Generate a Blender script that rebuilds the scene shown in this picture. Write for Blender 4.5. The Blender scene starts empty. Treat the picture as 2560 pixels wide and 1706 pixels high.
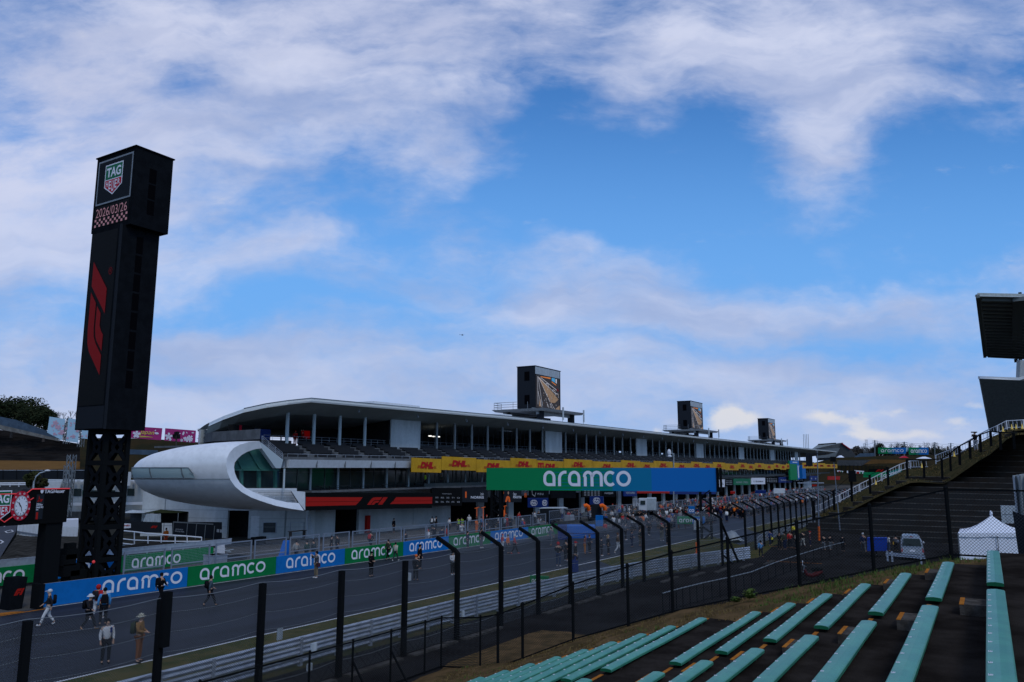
import bpy, bmesh, math, random
import numpy as np
from mathutils import Vector, Matrix
random.seed(7)
rad = math.radians
# ------------------------------------------------------------------ camera
CAM_Z = 7.4                       # eye height above the track
FPX, PITCH, AZ = 1950.0, rad(9.2335), rad(31.0413)   # focal length (2560 px wide frame), pitch, heading left of the track axis
scene = bpy.context.scene
col = scene.collection
hd = np.array([math.cos(AZ), math.sin(AZ), 0]); rt = np.array([math.sin(AZ), -math.cos(AZ), 0]); zz = np.array([0, 0, 1.0])
fw = hd*math.cos(PITCH)+zz*math.sin(PITCH); up = -hd*math.sin(PITCH)+zz*math.cos(PITCH)
cd = bpy.data.cameras.new('camera'); cam = bpy.data.objects.new('camera', cd); col.objects.link(cam)
cd.sensor_width = 36; cd.lens = 36*FPX/2560; cd.clip_end = 6000; cd.clip_start = 0.1
cam.matrix_world = Matrix(((rt[0], up[0], -fw[0], 0), (rt[1], up[1], -fw[1], 0), (rt[2], up[2], -fw[2], CAM_Z), (0, 0, 0, 1)))
scene.camera = cam
CP = np.array([0, 0, CAM_Z])
def ray(x, y): return (x-1280)*rt-(y-853)*up+FPX*fw          # survey helpers: bearing of a point seen from the stand
def gz(x, y, z=0.0): d = ray(x, y); return CP+d*((z-CAM_Z)/d[2])
def gn(x, y, n): d = ray(x, y); return CP+d*(n/d[1])
def pd(x, y, depth): return CP+ray(x, y)*(depth/FPX)
def zg(T): return -0.008*min(max(T-25, 0), 150)              # the straight falls gently away
def gr(x, y, off=0.0):
    P = gz(x, y, off)
    for _ in range(8): P = gz(x, y, zg(P[0])+off)
    return P
# ------------------------------------------------------------------ world, sun, exposure
W = bpy.data.worlds.new("World"); scene.world = W; W.use_nodes = True
nt = W.node_tree; nt.nodes.clear()
class NB:
    def __init__(s, nt): s.nt = nt
    def n(s, t, **k):
        o = s.nt.nodes.new(t)
        for a, b in k.items():
            if a == 'i':
                for kk, vv in b.items():
                    if hasattr(vv, 'is_output') or isinstance(vv, bpy.types.NodeSocket): s.nt.links.new(vv, o.inputs[kk])
                    else: o.inputs[kk].default_value = vv
            else: setattr(o, a, b)
        return o
    def m(s, op, a, b=0.0, c=0.0, clamp=False):
        return s.n('ShaderNodeMath', operation=op, use_clamp=clamp, i={0: a, 1: b, 2: c}).outputs[0]
    def v(s, op, a, b=(0, 0, 0)):
        o = s.n('ShaderNodeVectorMath', operation=op, i={0: a, 1: b})
        return o.outputs['Value'] if op in ('DOT_PRODUCT', 'LENGTH') else o.outputs[0]
    def mix(s, f, a, b, bt='MIX'):
        o = s.n('ShaderNodeMix', data_type='RGBA', blend_type=bt)
        for k, vv in ((0, f), (6, a), (7, b)):
            if isinstance(vv, bpy.types.NodeSocket): s.nt.links.new(vv, o.inputs[k])
            else: o.inputs[k].default_value = vv if k == 0 else (*vv[:3], 1)
        return o.outputs[2]
    def noise(s, vec, sc, det=4, rough=.55, dist=0):
        return s.n('ShaderNodeTexNoise', i={'Vector': vec, 'Scale': sc, 'Detail': det, 'Roughness': rough, 'Distortion': dist})
    def ramp(s, f, lo, hi):
        o = s.n('ShaderNodeMapRange', interpolation_type='SMOOTHSTEP', i={0: f, 1: lo, 2: hi, 3: 0.0, 4: 1.0}); return o.outputs[0]
B = NB(nt)
SUN_EL, SUN_AZ = rad(48), rad(-125)       # behind the viewer's right shoulder, veiled by cloud
tc = B.n('ShaderNodeTexCoord').outputs['Generated']
sky = B.n('ShaderNodeTexSky', sky_type='NISHITA', sun_disc=False, sun_elevation=SUN_EL, sun_rotation=math.pi/2-SUN_AZ)
hf = B.m('MAXIMUM', B.v('DOT_PRODUCT', tc, tuple(hd)), 0.18)
pa = B.m('DIVIDE', B.v('DOT_PRODUCT', tc, tuple(rt)), hf)
sz = B.n('ShaderNodeSeparateXYZ', i={0: tc}).outputs[2]
pb = B.m('DIVIDE', sz, hf)
P0 = B.n('ShaderNodeCombineXYZ', i={0: pa, 1: pb, 2: 0.0}).outputs[0]
w1 = B.noise(P0, 2.2, 5, .6); w2 = B.noise(P0, 7.0, 4, .6)
wp = B.v('SUBTRACT', w1.outputs['Color'], (.5, .5, .5)); wp = B.v('MULTIPLY', wp, (.34, .20, 0))
wq = B.v('MULTIPLY', B.v('SUBTRACT', w2.outputs['Color'], (.5, .5, .5)), (.09, .06, 0))
P = B.v('ADD', B.v('ADD', P0, wp), wq)
def blob(x, y, sx, sy, amp, rot=0.0, Pv=None):
    """one bank of cloud (or gap) centred on a bearing given in the 2353-wide survey frame"""
    d = ray(x*1.088, y*1.088); cx, cy = float(d@rt/(d@hd)), float(d@hd and d[2]/(d@hd))
    s = B.v('SUBTRACT', Pv or P, (cx, cy, 0))
    if rot: s = B.n('ShaderNodeVectorRotate', rotation_type='Z_AXIS', i={'Vector': s, 'Angle': rot}).outputs[0]
    L = B.v('LENGTH', B.v('MULTIPLY', s, (1814/sx, 1814/sy, 0)))
    return B.m('MULTIPLY', B.m('EXPONENT', B.m('MULTIPLY', B.m('MULTIPLY', L, L), -1.0)), amp)
BL = [(1620, 430, 700, 190, -.95, rad(4)), (1250, 260, 200, 130, -.75), (720, 450, 200, 70, -.75, rad(-25)), (400, 205, 130, 60, -.6),
      (1150, 520, 420, 110, -.6), (2230, 420, 220, 210, -.75), (620, 705, 330, 42, -.65), (1300, 640, 330, 50, -.35), (2050, 620, 380, 60, -.45),
      (60, 690, 190, 50, -.45), (1560, 130, 340, 120, .75, rad(-25)), (1900, 330, 140, 210, 1.0, rad(8)), (1040, 330, 160, 190, .55), (620, 170, 480, 170, .6),
      (200, 470, 360, 170, .75), (640, 560, 150, 90, .6, rad(-35)), (1420, 610, 300, 80, .85), (1650, 690, 500, 60, .4), (2250, 70, 260, 100, .45), (1000, 900, 1500, 130, .45), (1500, 780, 900, 30, -.35, rad(2)), (420, 860, 160, 22, -.5), (500, 770, 260, 25, .4), (1340, 540, 110, 40, .5),
      (1700, 700, 500, 60, .35), (880, 400, 190, 60, .3)]
acc = None
for b in BL:
    o = blob(*b); acc = o if acc is None else B.m('ADD', acc, o)
fb = B.noise(B.v('MULTIPLY', P0, (1.0, 1.9, 1)), 3.2, 8, .6, .25).outputs[0]
fine = B.noise(B.v('MULTIPLY', P0, (1.0, 2.2, 1)), 11.0, 6, .6).outputs[0]
wisp = B.noise(B.v('MULTIPLY', P, (1.0, 3.4, 1)), 6.5, 8, .62, .4).outputs[0]
cov = B.m('ADD', acc, B.m('ADD', B.m('MULTIPLY', B.m('SUBTRACT', fb, .5), 2.5), B.m('MULTIPLY', B.m('SUBTRACT', fine, .5), 1.0)))
mask = B.m('MULTIPLY', B.ramp(B.m('ADD', cov, B.m('MULTIPLY', B.m('SUBTRACT', wisp, .5), 1.1)), -.75, .72), B.m('SUBTRACT', .97, B.m('MULTIPLY', B.ramp(pb, .62, .25), .13)))
# cloud tone: bright lavender white, greyer streaks, darker low bank
tone = B.noise(B.v('MULTIPLY', P, (1.0, 3.6, 1)), 2.6, 6, .55).outputs[0]
K = 10.0
cl = B.mix(B.ramp(tone, .34, .66), (.37*K, .45*K, .69*K), (.62*K, .67*K, .86*K))
low = B.ramp(pb, .22, .02)
cl = B.mix(B.m('MULTIPLY', low, .55), cl, (.52*K, .57*K, .74*K))
lb = B.m('ADD', blob(60, 330, 330, 250, .75), blob(900, 60, 600, 130, .35))
cl = B.mix(B.m('MULTIPLY', lb, 1.0, clamp=True), cl, (.70*K, .71*K, .86*K))
# low cumulus
cP = B.v('ADD', P0, B.v('MULTIPLY', B.v('SUBTRACT', B.noise(P0, 14, 5, .6).outputs['Color'], (.5, .5, .5)), (.05, .035, 0)))
cu = None
for b in [(1675, 955, 45, 26, 1.1), (1715, 972, 55, 18, .7), (1640, 975, 40, 14, .5), (1905, 960, 45, 18, .8), (1975, 968, 45, 26, .9), (2010, 1000, 60, 18, .7), (1940, 1000, 50, 10, .4), (2120, 1000, 60, 16, .6), (2200, 970, 50, 16, .6), (2240, 935, 40, 14, .5), (1505, 985, 22, 10, .6), (2060, 940, 40, 8, .4)]:
    o = blob(*b, 0.0, cP); cu = o if cu is None else B.m('ADD', cu, o)
cum = B.ramp(B.m('ADD', cu, B.m('MULTIPLY', B.m('SUBTRACT', fine, .5), 1.6)), .18, .95)
blue = B.mix(1.0, sky.outputs[0], (.46, 1.02, 1.62), 'MULTIPLY')
blue = B.mix(B.ramp(pb, .55, .10), blue, (.17*K, .42*K, .86*K))
skyc = B.mix(mask, blue, cl)
skyc = B.mix(B.m('MULTIPLY', cum, .8), skyc, (.78*K, .76*K, .76*K))
haz = B.ramp(pb, .09, -.01)
skyc = B.mix(B.m('MULTIPLY', haz, .45), skyc, (.62*K, .66*K, .80*K))
bg = B.n('ShaderNodeBackground', i={0: skyc, 1: .1}); wo = B.n('ShaderNodeOutputWorld', i={0: bg.outputs[0]})
sd = bpy.data.lights.new('sun', 'SUN'); sd.energy = 0.9; sd.angle = rad(14); sd.color = (1, .96, .9)
sun = bpy.data.objects.new('sun', sd); col.objects.link(sun)
sv = Vector((math.cos(SUN_EL)*math.cos(SUN_AZ), math.cos(SUN_EL)*math.sin(SUN_AZ), math.sin(SUN_EL)))
sun.rotation_euler = sv.to_track_quat('Z', 'Y').to_euler(); sun.location = (0, 0, 60)
vs = scene.view_settings; vs.view_transform = 'Standard'; vs.look = 'None'; vs.exposure = 0; vs.gamma = 1
scene.cycles.max_bounces = 6; scene.cycles.transparent_max_bounces = 24; scene.cycles.diffuse_bounces = 3

# ------------------------------------------------------------------ materials
M = {}
def mat(name, color, rough=.7, metal=0.0, var=0.0, vscale=3.0, bump=0.0, bscale=40.0, emit=None, spec=None, color2=None, coat=0, streak=None, objcol=False, detail=5):
    m = bpy.data.materials.new(name); m.use_nodes = True; t = m.node_tree; b = t.nodes['Principled BSDF']; N = NB(t)
    b.inputs['Roughness'].default_value = rough; b.inputs['Metallic'].default_value = metal
    c = (*color, 1); b.inputs['Base Color'].default_value = c
    pos = N.n('ShaderNodeNewGeometry').outputs['Position']
    if objcol:
        oc = N.n('ShaderNodeObjectInfo').outputs['Color']
        ns = N.noise(pos, 9, 3).outputs[0]
        out = N.mix(N.m('MULTIPLY', ns, .35), oc, (.02, .02, .02)); t.links.new(out, b.inputs['Base Color'])
    elif var or color2:
        v = pos
        if streak: v = N.v('MULTIPLY', pos, streak)
        ns = N.noise(v, vscale, detail, .6).outputs[0]
        c2 = color2 or tuple(x*(1-var) for x in color)
        out = N.mix(N.ramp(ns, .35, .65), c, c2)
        ns2 = N.noise(pos, vscale*7, 3).outputs[0]
        out = N.mix(N.m('MULTIPLY', N.ramp(ns2, .4, .7), .25), out, tuple(x*.6 for x in color))
        t.links.new(out, b.inputs['Base Color'])
    if bump:
        bn = N.n('ShaderNodeBump', i={'Strength': bump, 'Distance': .02, 'Height': N.noise(pos, bscale, 4).outputs[0]})
        t.links.new(bn.outputs[0], b.inputs['Normal'])
    b.inputs['Specular IOR Level'].default_value = spec if spec is not None else ((.0 if rough >= .7 else .06) if rough >= .4 and metal == 0 else .5)
    if coat: b.inputs['Coat Weight'].default_value = coat; b.inputs['Coat Roughness'].default_value = .15
    if emit: b.inputs['Emission Color'].default_value = (*emit[0], 1); b.inputs['Emission Strength'].default_value = emit[1]
    M[name] = m; return m
def link_mat(name, d, pitch=.07, wire=.1, color=(.02, .02, .02), square=False, metal=0.0, fill=0.0):
    """woven wire: thin strands with open holes between, laid out in metres along direction d and height"""
    m = bpy.data.materials.new(name); m.use_nodes = True; t = m.node_tree; N = NB(t); b = t.nodes['Principled BSDF']
    b.inputs['Base Color'].default_value = (*color, 1); b.inputs['Roughness'].default_value = .5; b.inputs['Metallic'].default_value = metal
    pos = N.n('ShaderNodeNewGeometry').outputs['Position']
    u = N.v('DOT_PRODUCT', pos, (*d, 0)); z = N.n('ShaderNodeSeparateXYZ', i={0: pos}).outputs[2]
    if square: a1, a2 = u, z
    else: a1, a2 = N.m('ADD', u, z), N.m('SUBTRACT', u, z)
    ws = []
    for a in (a1, a2):
        f = N.m('FRACT', N.m('DIVIDE', a, pitch)); ws.append(N.m('LESS_THAN', N.m('ABSOLUTE', N.m('SUBTRACT', f, .5)), wire/2))
    mx = N.m('MAXIMUM', ws[0], ws[1])
    if fill: mx = N.m('MAXIMUM', mx, fill)
    tr = N.n('ShaderNodeBsdfTransparent'); ms = N.n('ShaderNodeMixShader', i={0: mx, 1: tr.outputs[0], 2: b.outputs[0]})
    t.links.new(ms.outputs[0], t.nodes['Material Output'].inputs[0]); M[name] = m; return m
mat('asphalt_track', (.030, .034, .046), .60, vscale=.5, bump=.3, bscale=30, streak=(.06, 1.1, 1), color2=(.019, .021, .027), detail=7)
mat('asphalt_road', (.022, .021, .021), .75, var=.5, vscale=.35, bump=.3, bscale=25, color2=(.013, .012, .012))
mat('asphalt_terrace', (.036, .030, .026), .8, vscale=1.1, bump=.9, bscale=70, color2=(.014, .0115, .010), detail=10)
mat('terrace_face', (.035, .03, .026), .9, vscale=5, bump=.7, bscale=40, color2=(.010, .009, .008))
mat('apron', (.10, .095, .09), .8, var=.3, vscale=.15, bump=.2, streak=(.3, 1, 1))
mat('grass_dry', (.10, .082, .032), .95, vscale=.9, bump=1, bscale=14, color2=(.045, .055, .018), detail=9)
mat('dirt_bank', (.13, .080, .038), .95, vscale=1.3, bump=1, bscale=12, color2=(.060, .042, .020), detail=9)
mat('dirt_far', (.17, .09, .032), .95, vscale=.08, color2=(.13, .07, .028))
mat('grass_bank_dark', (.022, .021, .012), .95, vscale=.25, color2=(.035, .025, .013))
mat('bank_olive', (.062, .048, .022), .95, vscale=.5, color2=(.035, .034, .016), bump=.6, bscale=8)
mat('earth', (.035, .035, .03), .95, var=.3, vscale=.02)
mat('wall_dirt', (.05, .047, .042), .95, vscale=.7, bump=.8, color2=(.02, .019, .017), bscale=8)
mat('line_white', (.62, .62, .62), .6, var=.3, vscale=2)
mat('line_orange', (.40, .155, .03), .7, vscale=9, color2=(.30, .10, .02), bump=.3)
mat('concrete', (.22, .215, .20), .85, var=.4, vscale=1.2, bump=.3)
mat('concrete_dark', (.075, .07, .065), .9, var=.5, vscale=2.2, bump=.6, bscale=50)
mat('white_panel', (.62, .64, .66), .45, var=.08, vscale=.4)
mat('white_wall', (.50, .53, .54), .7, var=.22, vscale=.5, streak=(1, 1, .15))
mat('pod_skin', (.80, .81, .82), .30, .08, var=.06, vscale=.25)
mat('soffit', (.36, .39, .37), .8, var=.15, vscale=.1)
mat('steel_grey', (.20, .22, .23), .5, .3, var=.2)
mat('rail_dim', (.05, .06, .06), .5)
mat('deck_grey', (.13, .135, .14), .8, var=.3, vscale=1)
mat('seat_dark', (.022, .023, .026), .5)
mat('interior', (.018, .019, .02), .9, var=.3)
mat('interior_grey', (.07, .075, .08), .8, var=.3)
mat('step_concrete', (.09, .080, .07), .9, vscale=6, bump=.6, color2=(.045, .04, .035))
mat('black_paint', (.008, .009, .010), .7)
mat('tower_black', (.009, .0105, .013), .8, var=.3, vscale=1.5, bump=.05)
mat('tower_panel', (.018, .021, .026), .75)
mat('led_black', (.004, .004, .004), .6)
mat('vent_black', (.003, .003, .004), .9)
mat('led_red', (.03, .001, .001), .5, emit=((.30, .001, .001), .20))
mat('led_pink', (.2, .1, .12), .5, emit=((.42, .22, .26), .35))
mat('red_paint', (.36, .014, .010), .5)
mat('red_neon', (.5, .05, .05), .5, emit=((.8, .05, .07), .28))
mat('white_sign', (.68, .68, .72), .5)
mat('grey_sign', (.35, .36, .38), .5)
mat('banner_green', (.004, .165, .045), .5, var=.08, vscale=.6)
mat('banner_blue', (.006, .14, .42), .5, var=.08, vscale=.6)
mat('gantry_green', (.004, .19, .065), .5)
mat('gantry_blue', (.008, .13, .40), .5)
mat('navy_sign', (.010, .028, .14), .5)
mat('logo_green', (.01, .13, .06), .5)
mat('logo_red', (.42, .012, .03), .5)
mat('yellow_banner', (.56, .30, .02), .6, var=.18, vscale=.7)
mat('yellow_red', (.38, .015, .015), .6)
mat('galvanised', (.52, .56, .62), .42, .55, var=.25, vscale=3, bump=.1)
mat('galv_post', (.40, .44, .50), .5, .4, var=.2)
mat('fence_grey', (.22, .25, .30), .5, .4)
mat('white_metal', (.62, .63, .66), .45)
mat('teal', (.056, .262, .168), .38, vscale=2.2, color2=(.036, .205, .145), bump=.12, bscale=120, coat=.12, spec=.25)
mat('teal_edge', (.010, .10, .045), .5)
mat('glass_dark', (.03, .045, .045), .08, spec=.8)
mat('glass_green', (.05, .16, .13), .10, spec=.8, color2=(.035, .12, .10), vscale=.5)
mat('glass_pale', (.36, .46, .46), .1, spec=.8)
mat('light_strip', (.8, .8, .76), .3)
mat('foliage', (.028, .038, .016), .8, vscale=.6, color2=(.055, .05, .02))
mat('foliage_dark', (.014, .022, .012), .85, vscale=.8, color2=(.03, .034, .016))
mat('foliage_bright', (.07, .13, .03), .8, vscale=2, color2=(.10, .11, .03))
mat('straw', (.20, .145, .06), .9, vscale=3, color2=(.12, .08, .03))
mat('bark', (.07, .06, .055), .9)
mat('van_paint', (.30, .31, .33), .3, .5, coat=.5)
mat('tyre', (.012, .012, .012), .85)
mat('tail_red', (.30, .015, .015), .3)
mat('tent_white', (.72, .74, .80), .7)
mat('tarp_grey', (.45, .50, .53), .6, var=.3, vscale=2, streak=(4, 4, .3))
mat('blue_plastic', (.01, .045, .30), .5)
mat('blue_bright', (.01, .12, .45), .5)
mat('orange_plastic', (.75, .12, .015), .5)
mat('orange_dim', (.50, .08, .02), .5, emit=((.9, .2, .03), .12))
mat('yellow_cone', (.75, .52, .12), .6)
mat('hivis', (.50, .80, .05), .6)
mat('cloth', (.1, .1, .1), .85, objcol=True)
mat('skin', (.42, .25, .17), .6)
mat('pink_board', (.46, .045, .20), .6, var=.15, vscale=.3)
mat('pale_blue_board', (.42, .60, .72), .6)
mat('petal_pink', (.62, .38, .46), .6)
mat('petal_white', (.75, .70, .78), .6)
mat('script_yellow', (.75, .62, .08), .6)
mat('lamp_on', (1, 1, 1), .3, emit=((1, .97, .9), 1.4))
mat('scr_brown', (.2, .12, .07), .4, emit=((.26, .17, .10), .55))
mat('scr_dark', (.02, .018, .018), .4, emit=((.03, .025, .025), .6))
mat('scr_white', (.4, .4, .42), .4, emit=((.5, .48, .5), .55))
mat('scr_orange', (.4, .12, .03), .4, emit=((.6, .18, .03), .55))
mat('scr_blue', (.05, .2, .4), .4, emit=((.06, .35, .55), .5))
mat('pale_head', (.40, .46, .48), .5)
for nm, d in (('x', (1, 0)), ('y', (0, 1))):
    link_mat('chain_'+nm, d, .085, .13, (.012, .014, .016))
    link_mat('debris_'+nm, d, .075, .18, (.055, .06, .065))
    link_mat('weld_'+nm, d, .10, .10, (.20, .23, .27), square=True)
link_mat('screen_dark', (1, 0), .05, .75, (.016, .018, .02), square=True)

# ------------------------------------------------------------------ mesh building
class MB:
    def __init__(s): s.v = []; s.f = []; s.m = []; s.sm = []
    def add(s, vs, fs, mi=0, smooth=False):
        o = len(s.v); s.v += [tuple(map(float, p)) for p in vs]
        for f in fs: s.f.append(tuple(o+i for i in f)); s.m.append(mi); s.sm.append(smooth)
        return s
    def box(s, x0, x1, y0, y1, z0, z1, mi=0):
        vs = [(x, y, z) for z in (z0, z1) for y in (y0, y1) for x in (x0, x1)]
        return s.add(vs, [(0, 2, 3, 1), (4, 5, 7, 6), (0, 1, 5, 4), (2, 6, 7, 3), (0, 4, 6, 2), (1, 3, 7, 5)], mi)
    def hexa(s, p, mi=0):     # p: 4 bottom then 4 top corners
        return s.add(p, [(3, 2, 1, 0), (4, 5, 6, 7), (0, 1, 5, 4), (1, 2, 6, 5), (2, 3, 7, 6), (3, 0, 4, 7)], mi)
    def quad(s, a, b, c, d, mi=0): return s.add([a, b, c, d], [(0, 1, 2, 3)], mi)
    def poly(s, pts, mi=0): return s.add(pts, [tuple(range(len(pts)))], mi)
    def tube(s, pts, r, n=8, mi=0, smooth=True, cap=True):
        pts = [Vector(p) for p in pts]; rs = r if isinstance(r, (list, tuple)) else [r]*len(pts); vs = []
        for i, p in enumerate(pts):
            d = (pts[min(i+1, len(pts)-1)]-pts[max(i-1, 0)]).normalized()
            a = d.cross(Vector((0, 0, 1)) if abs(d.z) < .95 else Vector((1, 0, 0))).normalized(); b = a.cross(d)
            for k in range(n):
                t = 2*math.pi*k/n; vs.append(p+(a*math.cos(t)+b*math.sin(t))*rs[i])
        fs = [(i*n+k, i*n+(k+1) % n, (i+1)*n+(k+1) % n, (i+1)*n+k) for i in range(len(pts)-1) for k in range(n)]
        s.add(vs, fs, mi, smooth)
        if cap: s.add(vs[:n], [tuple(range(n))], mi); s.add(vs[-n:], [tuple(range(n-1, -1, -1))], mi)
        return s
    def bar(s, a, b, w, h=None, mi=0):
        a, b = Vector(a), Vector(b); h = h or w; d = (b-a).normalized()
        x = d.cross(Vector((0, 0, 1)) if abs(d.z) < .95 else Vector((1, 0, 0))).normalized()*w/2; y = x.cross(d).normalized()*h/2
        return s.hexa([a-x-y, a+x-y, a+x+y, a-x+y, b-x-y, b+x-y, b+x+y, b-x+y], mi)
    def prism(s, pts, off, mi=0):      # polygon pts swept by vector off
        n = len(pts); q = [tuple(Vector(p)+Vector(off)) for p in pts]
        s.add(list(pts)+q, [tuple(range(n-1, -1, -1)), tuple(range(n, 2*n))]+[(i, (i+1) % n, n+(i+1) % n, n+i) for i in range(n)], mi); return s
    def grid(s, rows, mi=0, smooth=False, closed=False):
        n = len(rows[0]); vs = [p for r in rows for p in r]; e = n if closed else n-1
        return s.add(vs, [(i*n+j, i*n+(j+1) % n, (i+1)*n+(j+1) % n, (i+1)*n+j) for i in range(len(rows)-1) for j in range(e)], mi, smooth)
    def ball(s, c, r, n=8, mi=0):
        r = r if isinstance(r, (tuple, list)) else (r, r, r); rows = []
        for i in range(n+1):
            t = math.pi*i/n; rows.append([(c[0]+r[0]*math.sin(t)*math.cos(2*math.pi*j/(n+2)), c[1]+r[1]*math.sin(t)*math.sin(2*math.pi*j/(n+2)), c[2]+r[2]*math.cos(t)) for j in range(n+2)])
        return s.grid(rows, mi, True, True)
    def build(s, name, mats, parent=None, loc=None):
        me = bpy.data.meshes.new(name); org = Vector(loc) if loc is not None else Vector((0, 0, 0))
        me.from_pydata([tuple(Vector(p)-org) for p in s.v], [], s.f)
        for mm in (mats if isinstance(mats, (list, tuple)) else [mats]): me.materials.append(M[mm])
        me.polygons.foreach_set('material_index', s.m); me.polygons.foreach_set('use_smooth', s.sm); me.update()
        o = bpy.data.objects.new(name, me); col.objects.link(o); o.location = org
        if parent is not None:
            o.parent = parent; o.location = org-Vector(parent.location) if parent.type == 'EMPTY' else org
        return o
def tag(o, label=None, cat=None, group=None, kind=None):
    if label: o['label'] = label
    if cat: o['category'] = cat
    if group: o['group'] = group
    if kind: o['kind'] = kind
    return o
def thing(name, label, cat, loc=(0, 0, 0), group=None):
    o = bpy.data.objects.new(name, None); col.objects.link(o); o.location = loc; o.empty_display_size = .3
    return tag(o, label, cat, group)
def structure(name, mb, m): return tag(mb.build(name, m), kind='structure')
def copy_tree(o, parent=None):
    c = o.copy(); col.objects.link(c); c.parent = parent
    for ch in list(o.children): copy_tree(ch, c)
    return c
ORD = ['first', 'second', 'third', 'fourth', 'fifth', 'sixth', 'seventh', 'eighth', 'ninth', 'tenth', 'eleventh', 'twelfth', 'thirteenth', 'fourteenth', 'fifteenth', 'sixteenth', 'seventeenth', 'eighteenth', 'nineteenth', 'twentieth',
       'twenty-first', 'twenty-second', 'twenty-third', 'twenty-fourth']
# ------------------------------------------------------------------ lettering
def frame(o, u, v):
    o, u, v = Vector(o), Vector(u).normalized(), Vector(v).normalized(); return o, u, v, u.cross(v).normalized()
_tc = {}
def glyph_mesh(txt, bold=0.0):
    if (txt, bold) in _tc: return _tc[(txt, bold)]
    c = bpy.data.curves.new('t', 'FONT'); c.body = txt; c.offset = bold; c.resolution_u = 3
    o = bpy.data.objects.new('t', c); col.objects.link(o)
    dg = bpy.context.evaluated_depsgraph_get(); me = bpy.data.meshes.new_from_object(o.evaluated_get(dg))
    vs = [(v.co.x, v.co.y) for v in me.vertices]; fs = [tuple(p.vertices) for p in me.polygons]
    bpy.data.objects.remove(o); bpy.data.curves.remove(c); bpy.data.meshes.remove(me)
    x0 = min(p[0] for p in vs); x1 = max(p[0] for p in vs); y0 = min(p[1] for p in vs); y1 = max(p[1] for p in vs)
    vs = [((p[0]-x0)/(x1-x0), (p[1]-y0)/(y1-y0)) for p in vs]; _tc[(txt, bold)] = (vs, fs); return vs, fs
def text(mb, txt, fr, x, y, w, h, mi=0, lift=.012, bold=.01, shear=0.0):
    o, u, v, n = fr; vs, fs = glyph_mesh(txt, bold)
    mb.add([o+u*(x+(a+shear*b*h/w)*w)+v*(y+b*h)+n*lift for a, b in vs], fs, mi)
def flat(mb, pts, fr, mi=0, lift=.01):
    o, u, v, n = fr; mb.poly([o+u*a+v*b+n*lift for a, b in pts], mi)
def rect(mb, fr, x0, y0, x1, y1, mi=0, lift=.008): flat(mb, [(x0, y0), (x1, y0), (x1, y1), (x0, y1)], fr, mi, lift)
def ribbon(mb, path, w, fr, mi, lift, closed=False):
    o, u, v, n = fr; L, R = [], []; N = len(path)
    for i, p in enumerate(path):
        a = path[(i-1) % N] if (closed or i) else p; b = path[(i+1) % N] if (closed or i < N-1) else p
        dx, dy = b[0]-a[0], b[1]-a[1]; l = math.hypot(dx, dy) or 1; nx, ny = -dy/l*w/2, dx/l*w/2
        L.append(o+u*(p[0]+nx)+v*(p[1]+ny)+n*lift); R.append(o+u*(p[0]-nx)+v*(p[1]-ny)+n*lift)
    rng = range(N if closed else N-1)
    mb.add(L+R, [(N+i, N+(i+1) % N, (i+1) % N, i) for i in rng], mi)
def arc(cx, cy, rx, ry, a0, a1, n=10): return [(cx+rx*math.cos(rad(a0+(a1-a0)*i/n)), cy+ry*math.sin(rad(a0+(a1-a0)*i/n))) for i in range(n+1)]
def aramco(mb, fr, x, y, w, h, mi, lift=.012):
    st = .19; s2 = st/2; X = 0; sx = w/5.64
    def A(X): return ([(X+.80-s2, 0), (X+.80-s2, .55)]+arc(X+.40, .55, .40-s2, .45-s2, 0, 180)+[(X+s2, .40)]+arc(X+.33, .36, .33-s2, .36-s2, 180, 270, 6)+[(X+.80-st, s2)], False)
    G = [A(0), ([(.97+s2, 0), (.97+s2, .5)]+arc(1.42, .5, .45-s2, .5-s2, 180, 95, 6)+[(1.52, 1-s2)], False), A(1.62),
         ([(2.64+s2, 0), (2.64+s2, .6)]+arc(2.92, .62, .29-s2/2, .38-s2, 180, 0)+[(3.17, 0)], False), (arc(3.48, .62, .31-s2/3, .38-s2, 180, 0)+[(3.81-s2/2, 0)], False),
         (arc(4.33, .5, .42-s2, .5-s2, 48, 312, 16), False), (arc(5.17, .5, .465-s2, .5-s2, 0, 345, 22), True)]
    for p, cl in G: ribbon(mb, [(x+a*sx, y+b*h) for a, b in p], st*min(h, sx*1.25), fr, mi, lift, cl)
F1A = [(0, 0), (.5, .8), (.68, .95), (.95, 1), (1.75, 1), (1.5, .62), (.98, .62), (.8, .57), (.66, .42), (.4, 0)]
F1B = [(.48, 0), (.70, .36), (.80, .47), (.97, .53), (1.44, .53), (1.27, .26), (1.02, .26), (.9, .14), (.82, 0)]
F1C = [(1.88, 1), (2.4, 1), (1.77, 0), (1.25, 0)]
def f1(mb, fr, x, y, w, h, mi, vert=False, lift=.014):
    for p in (F1A, F1B, F1C):
        if vert: q = [(x+(1-b)*w, y+a/2.4*h) for a, b in p]
        else: q = [(x+a/2.4*w, y+b*h) for a, b in p]
        flat(mb, q, fr, mi, lift)
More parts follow.
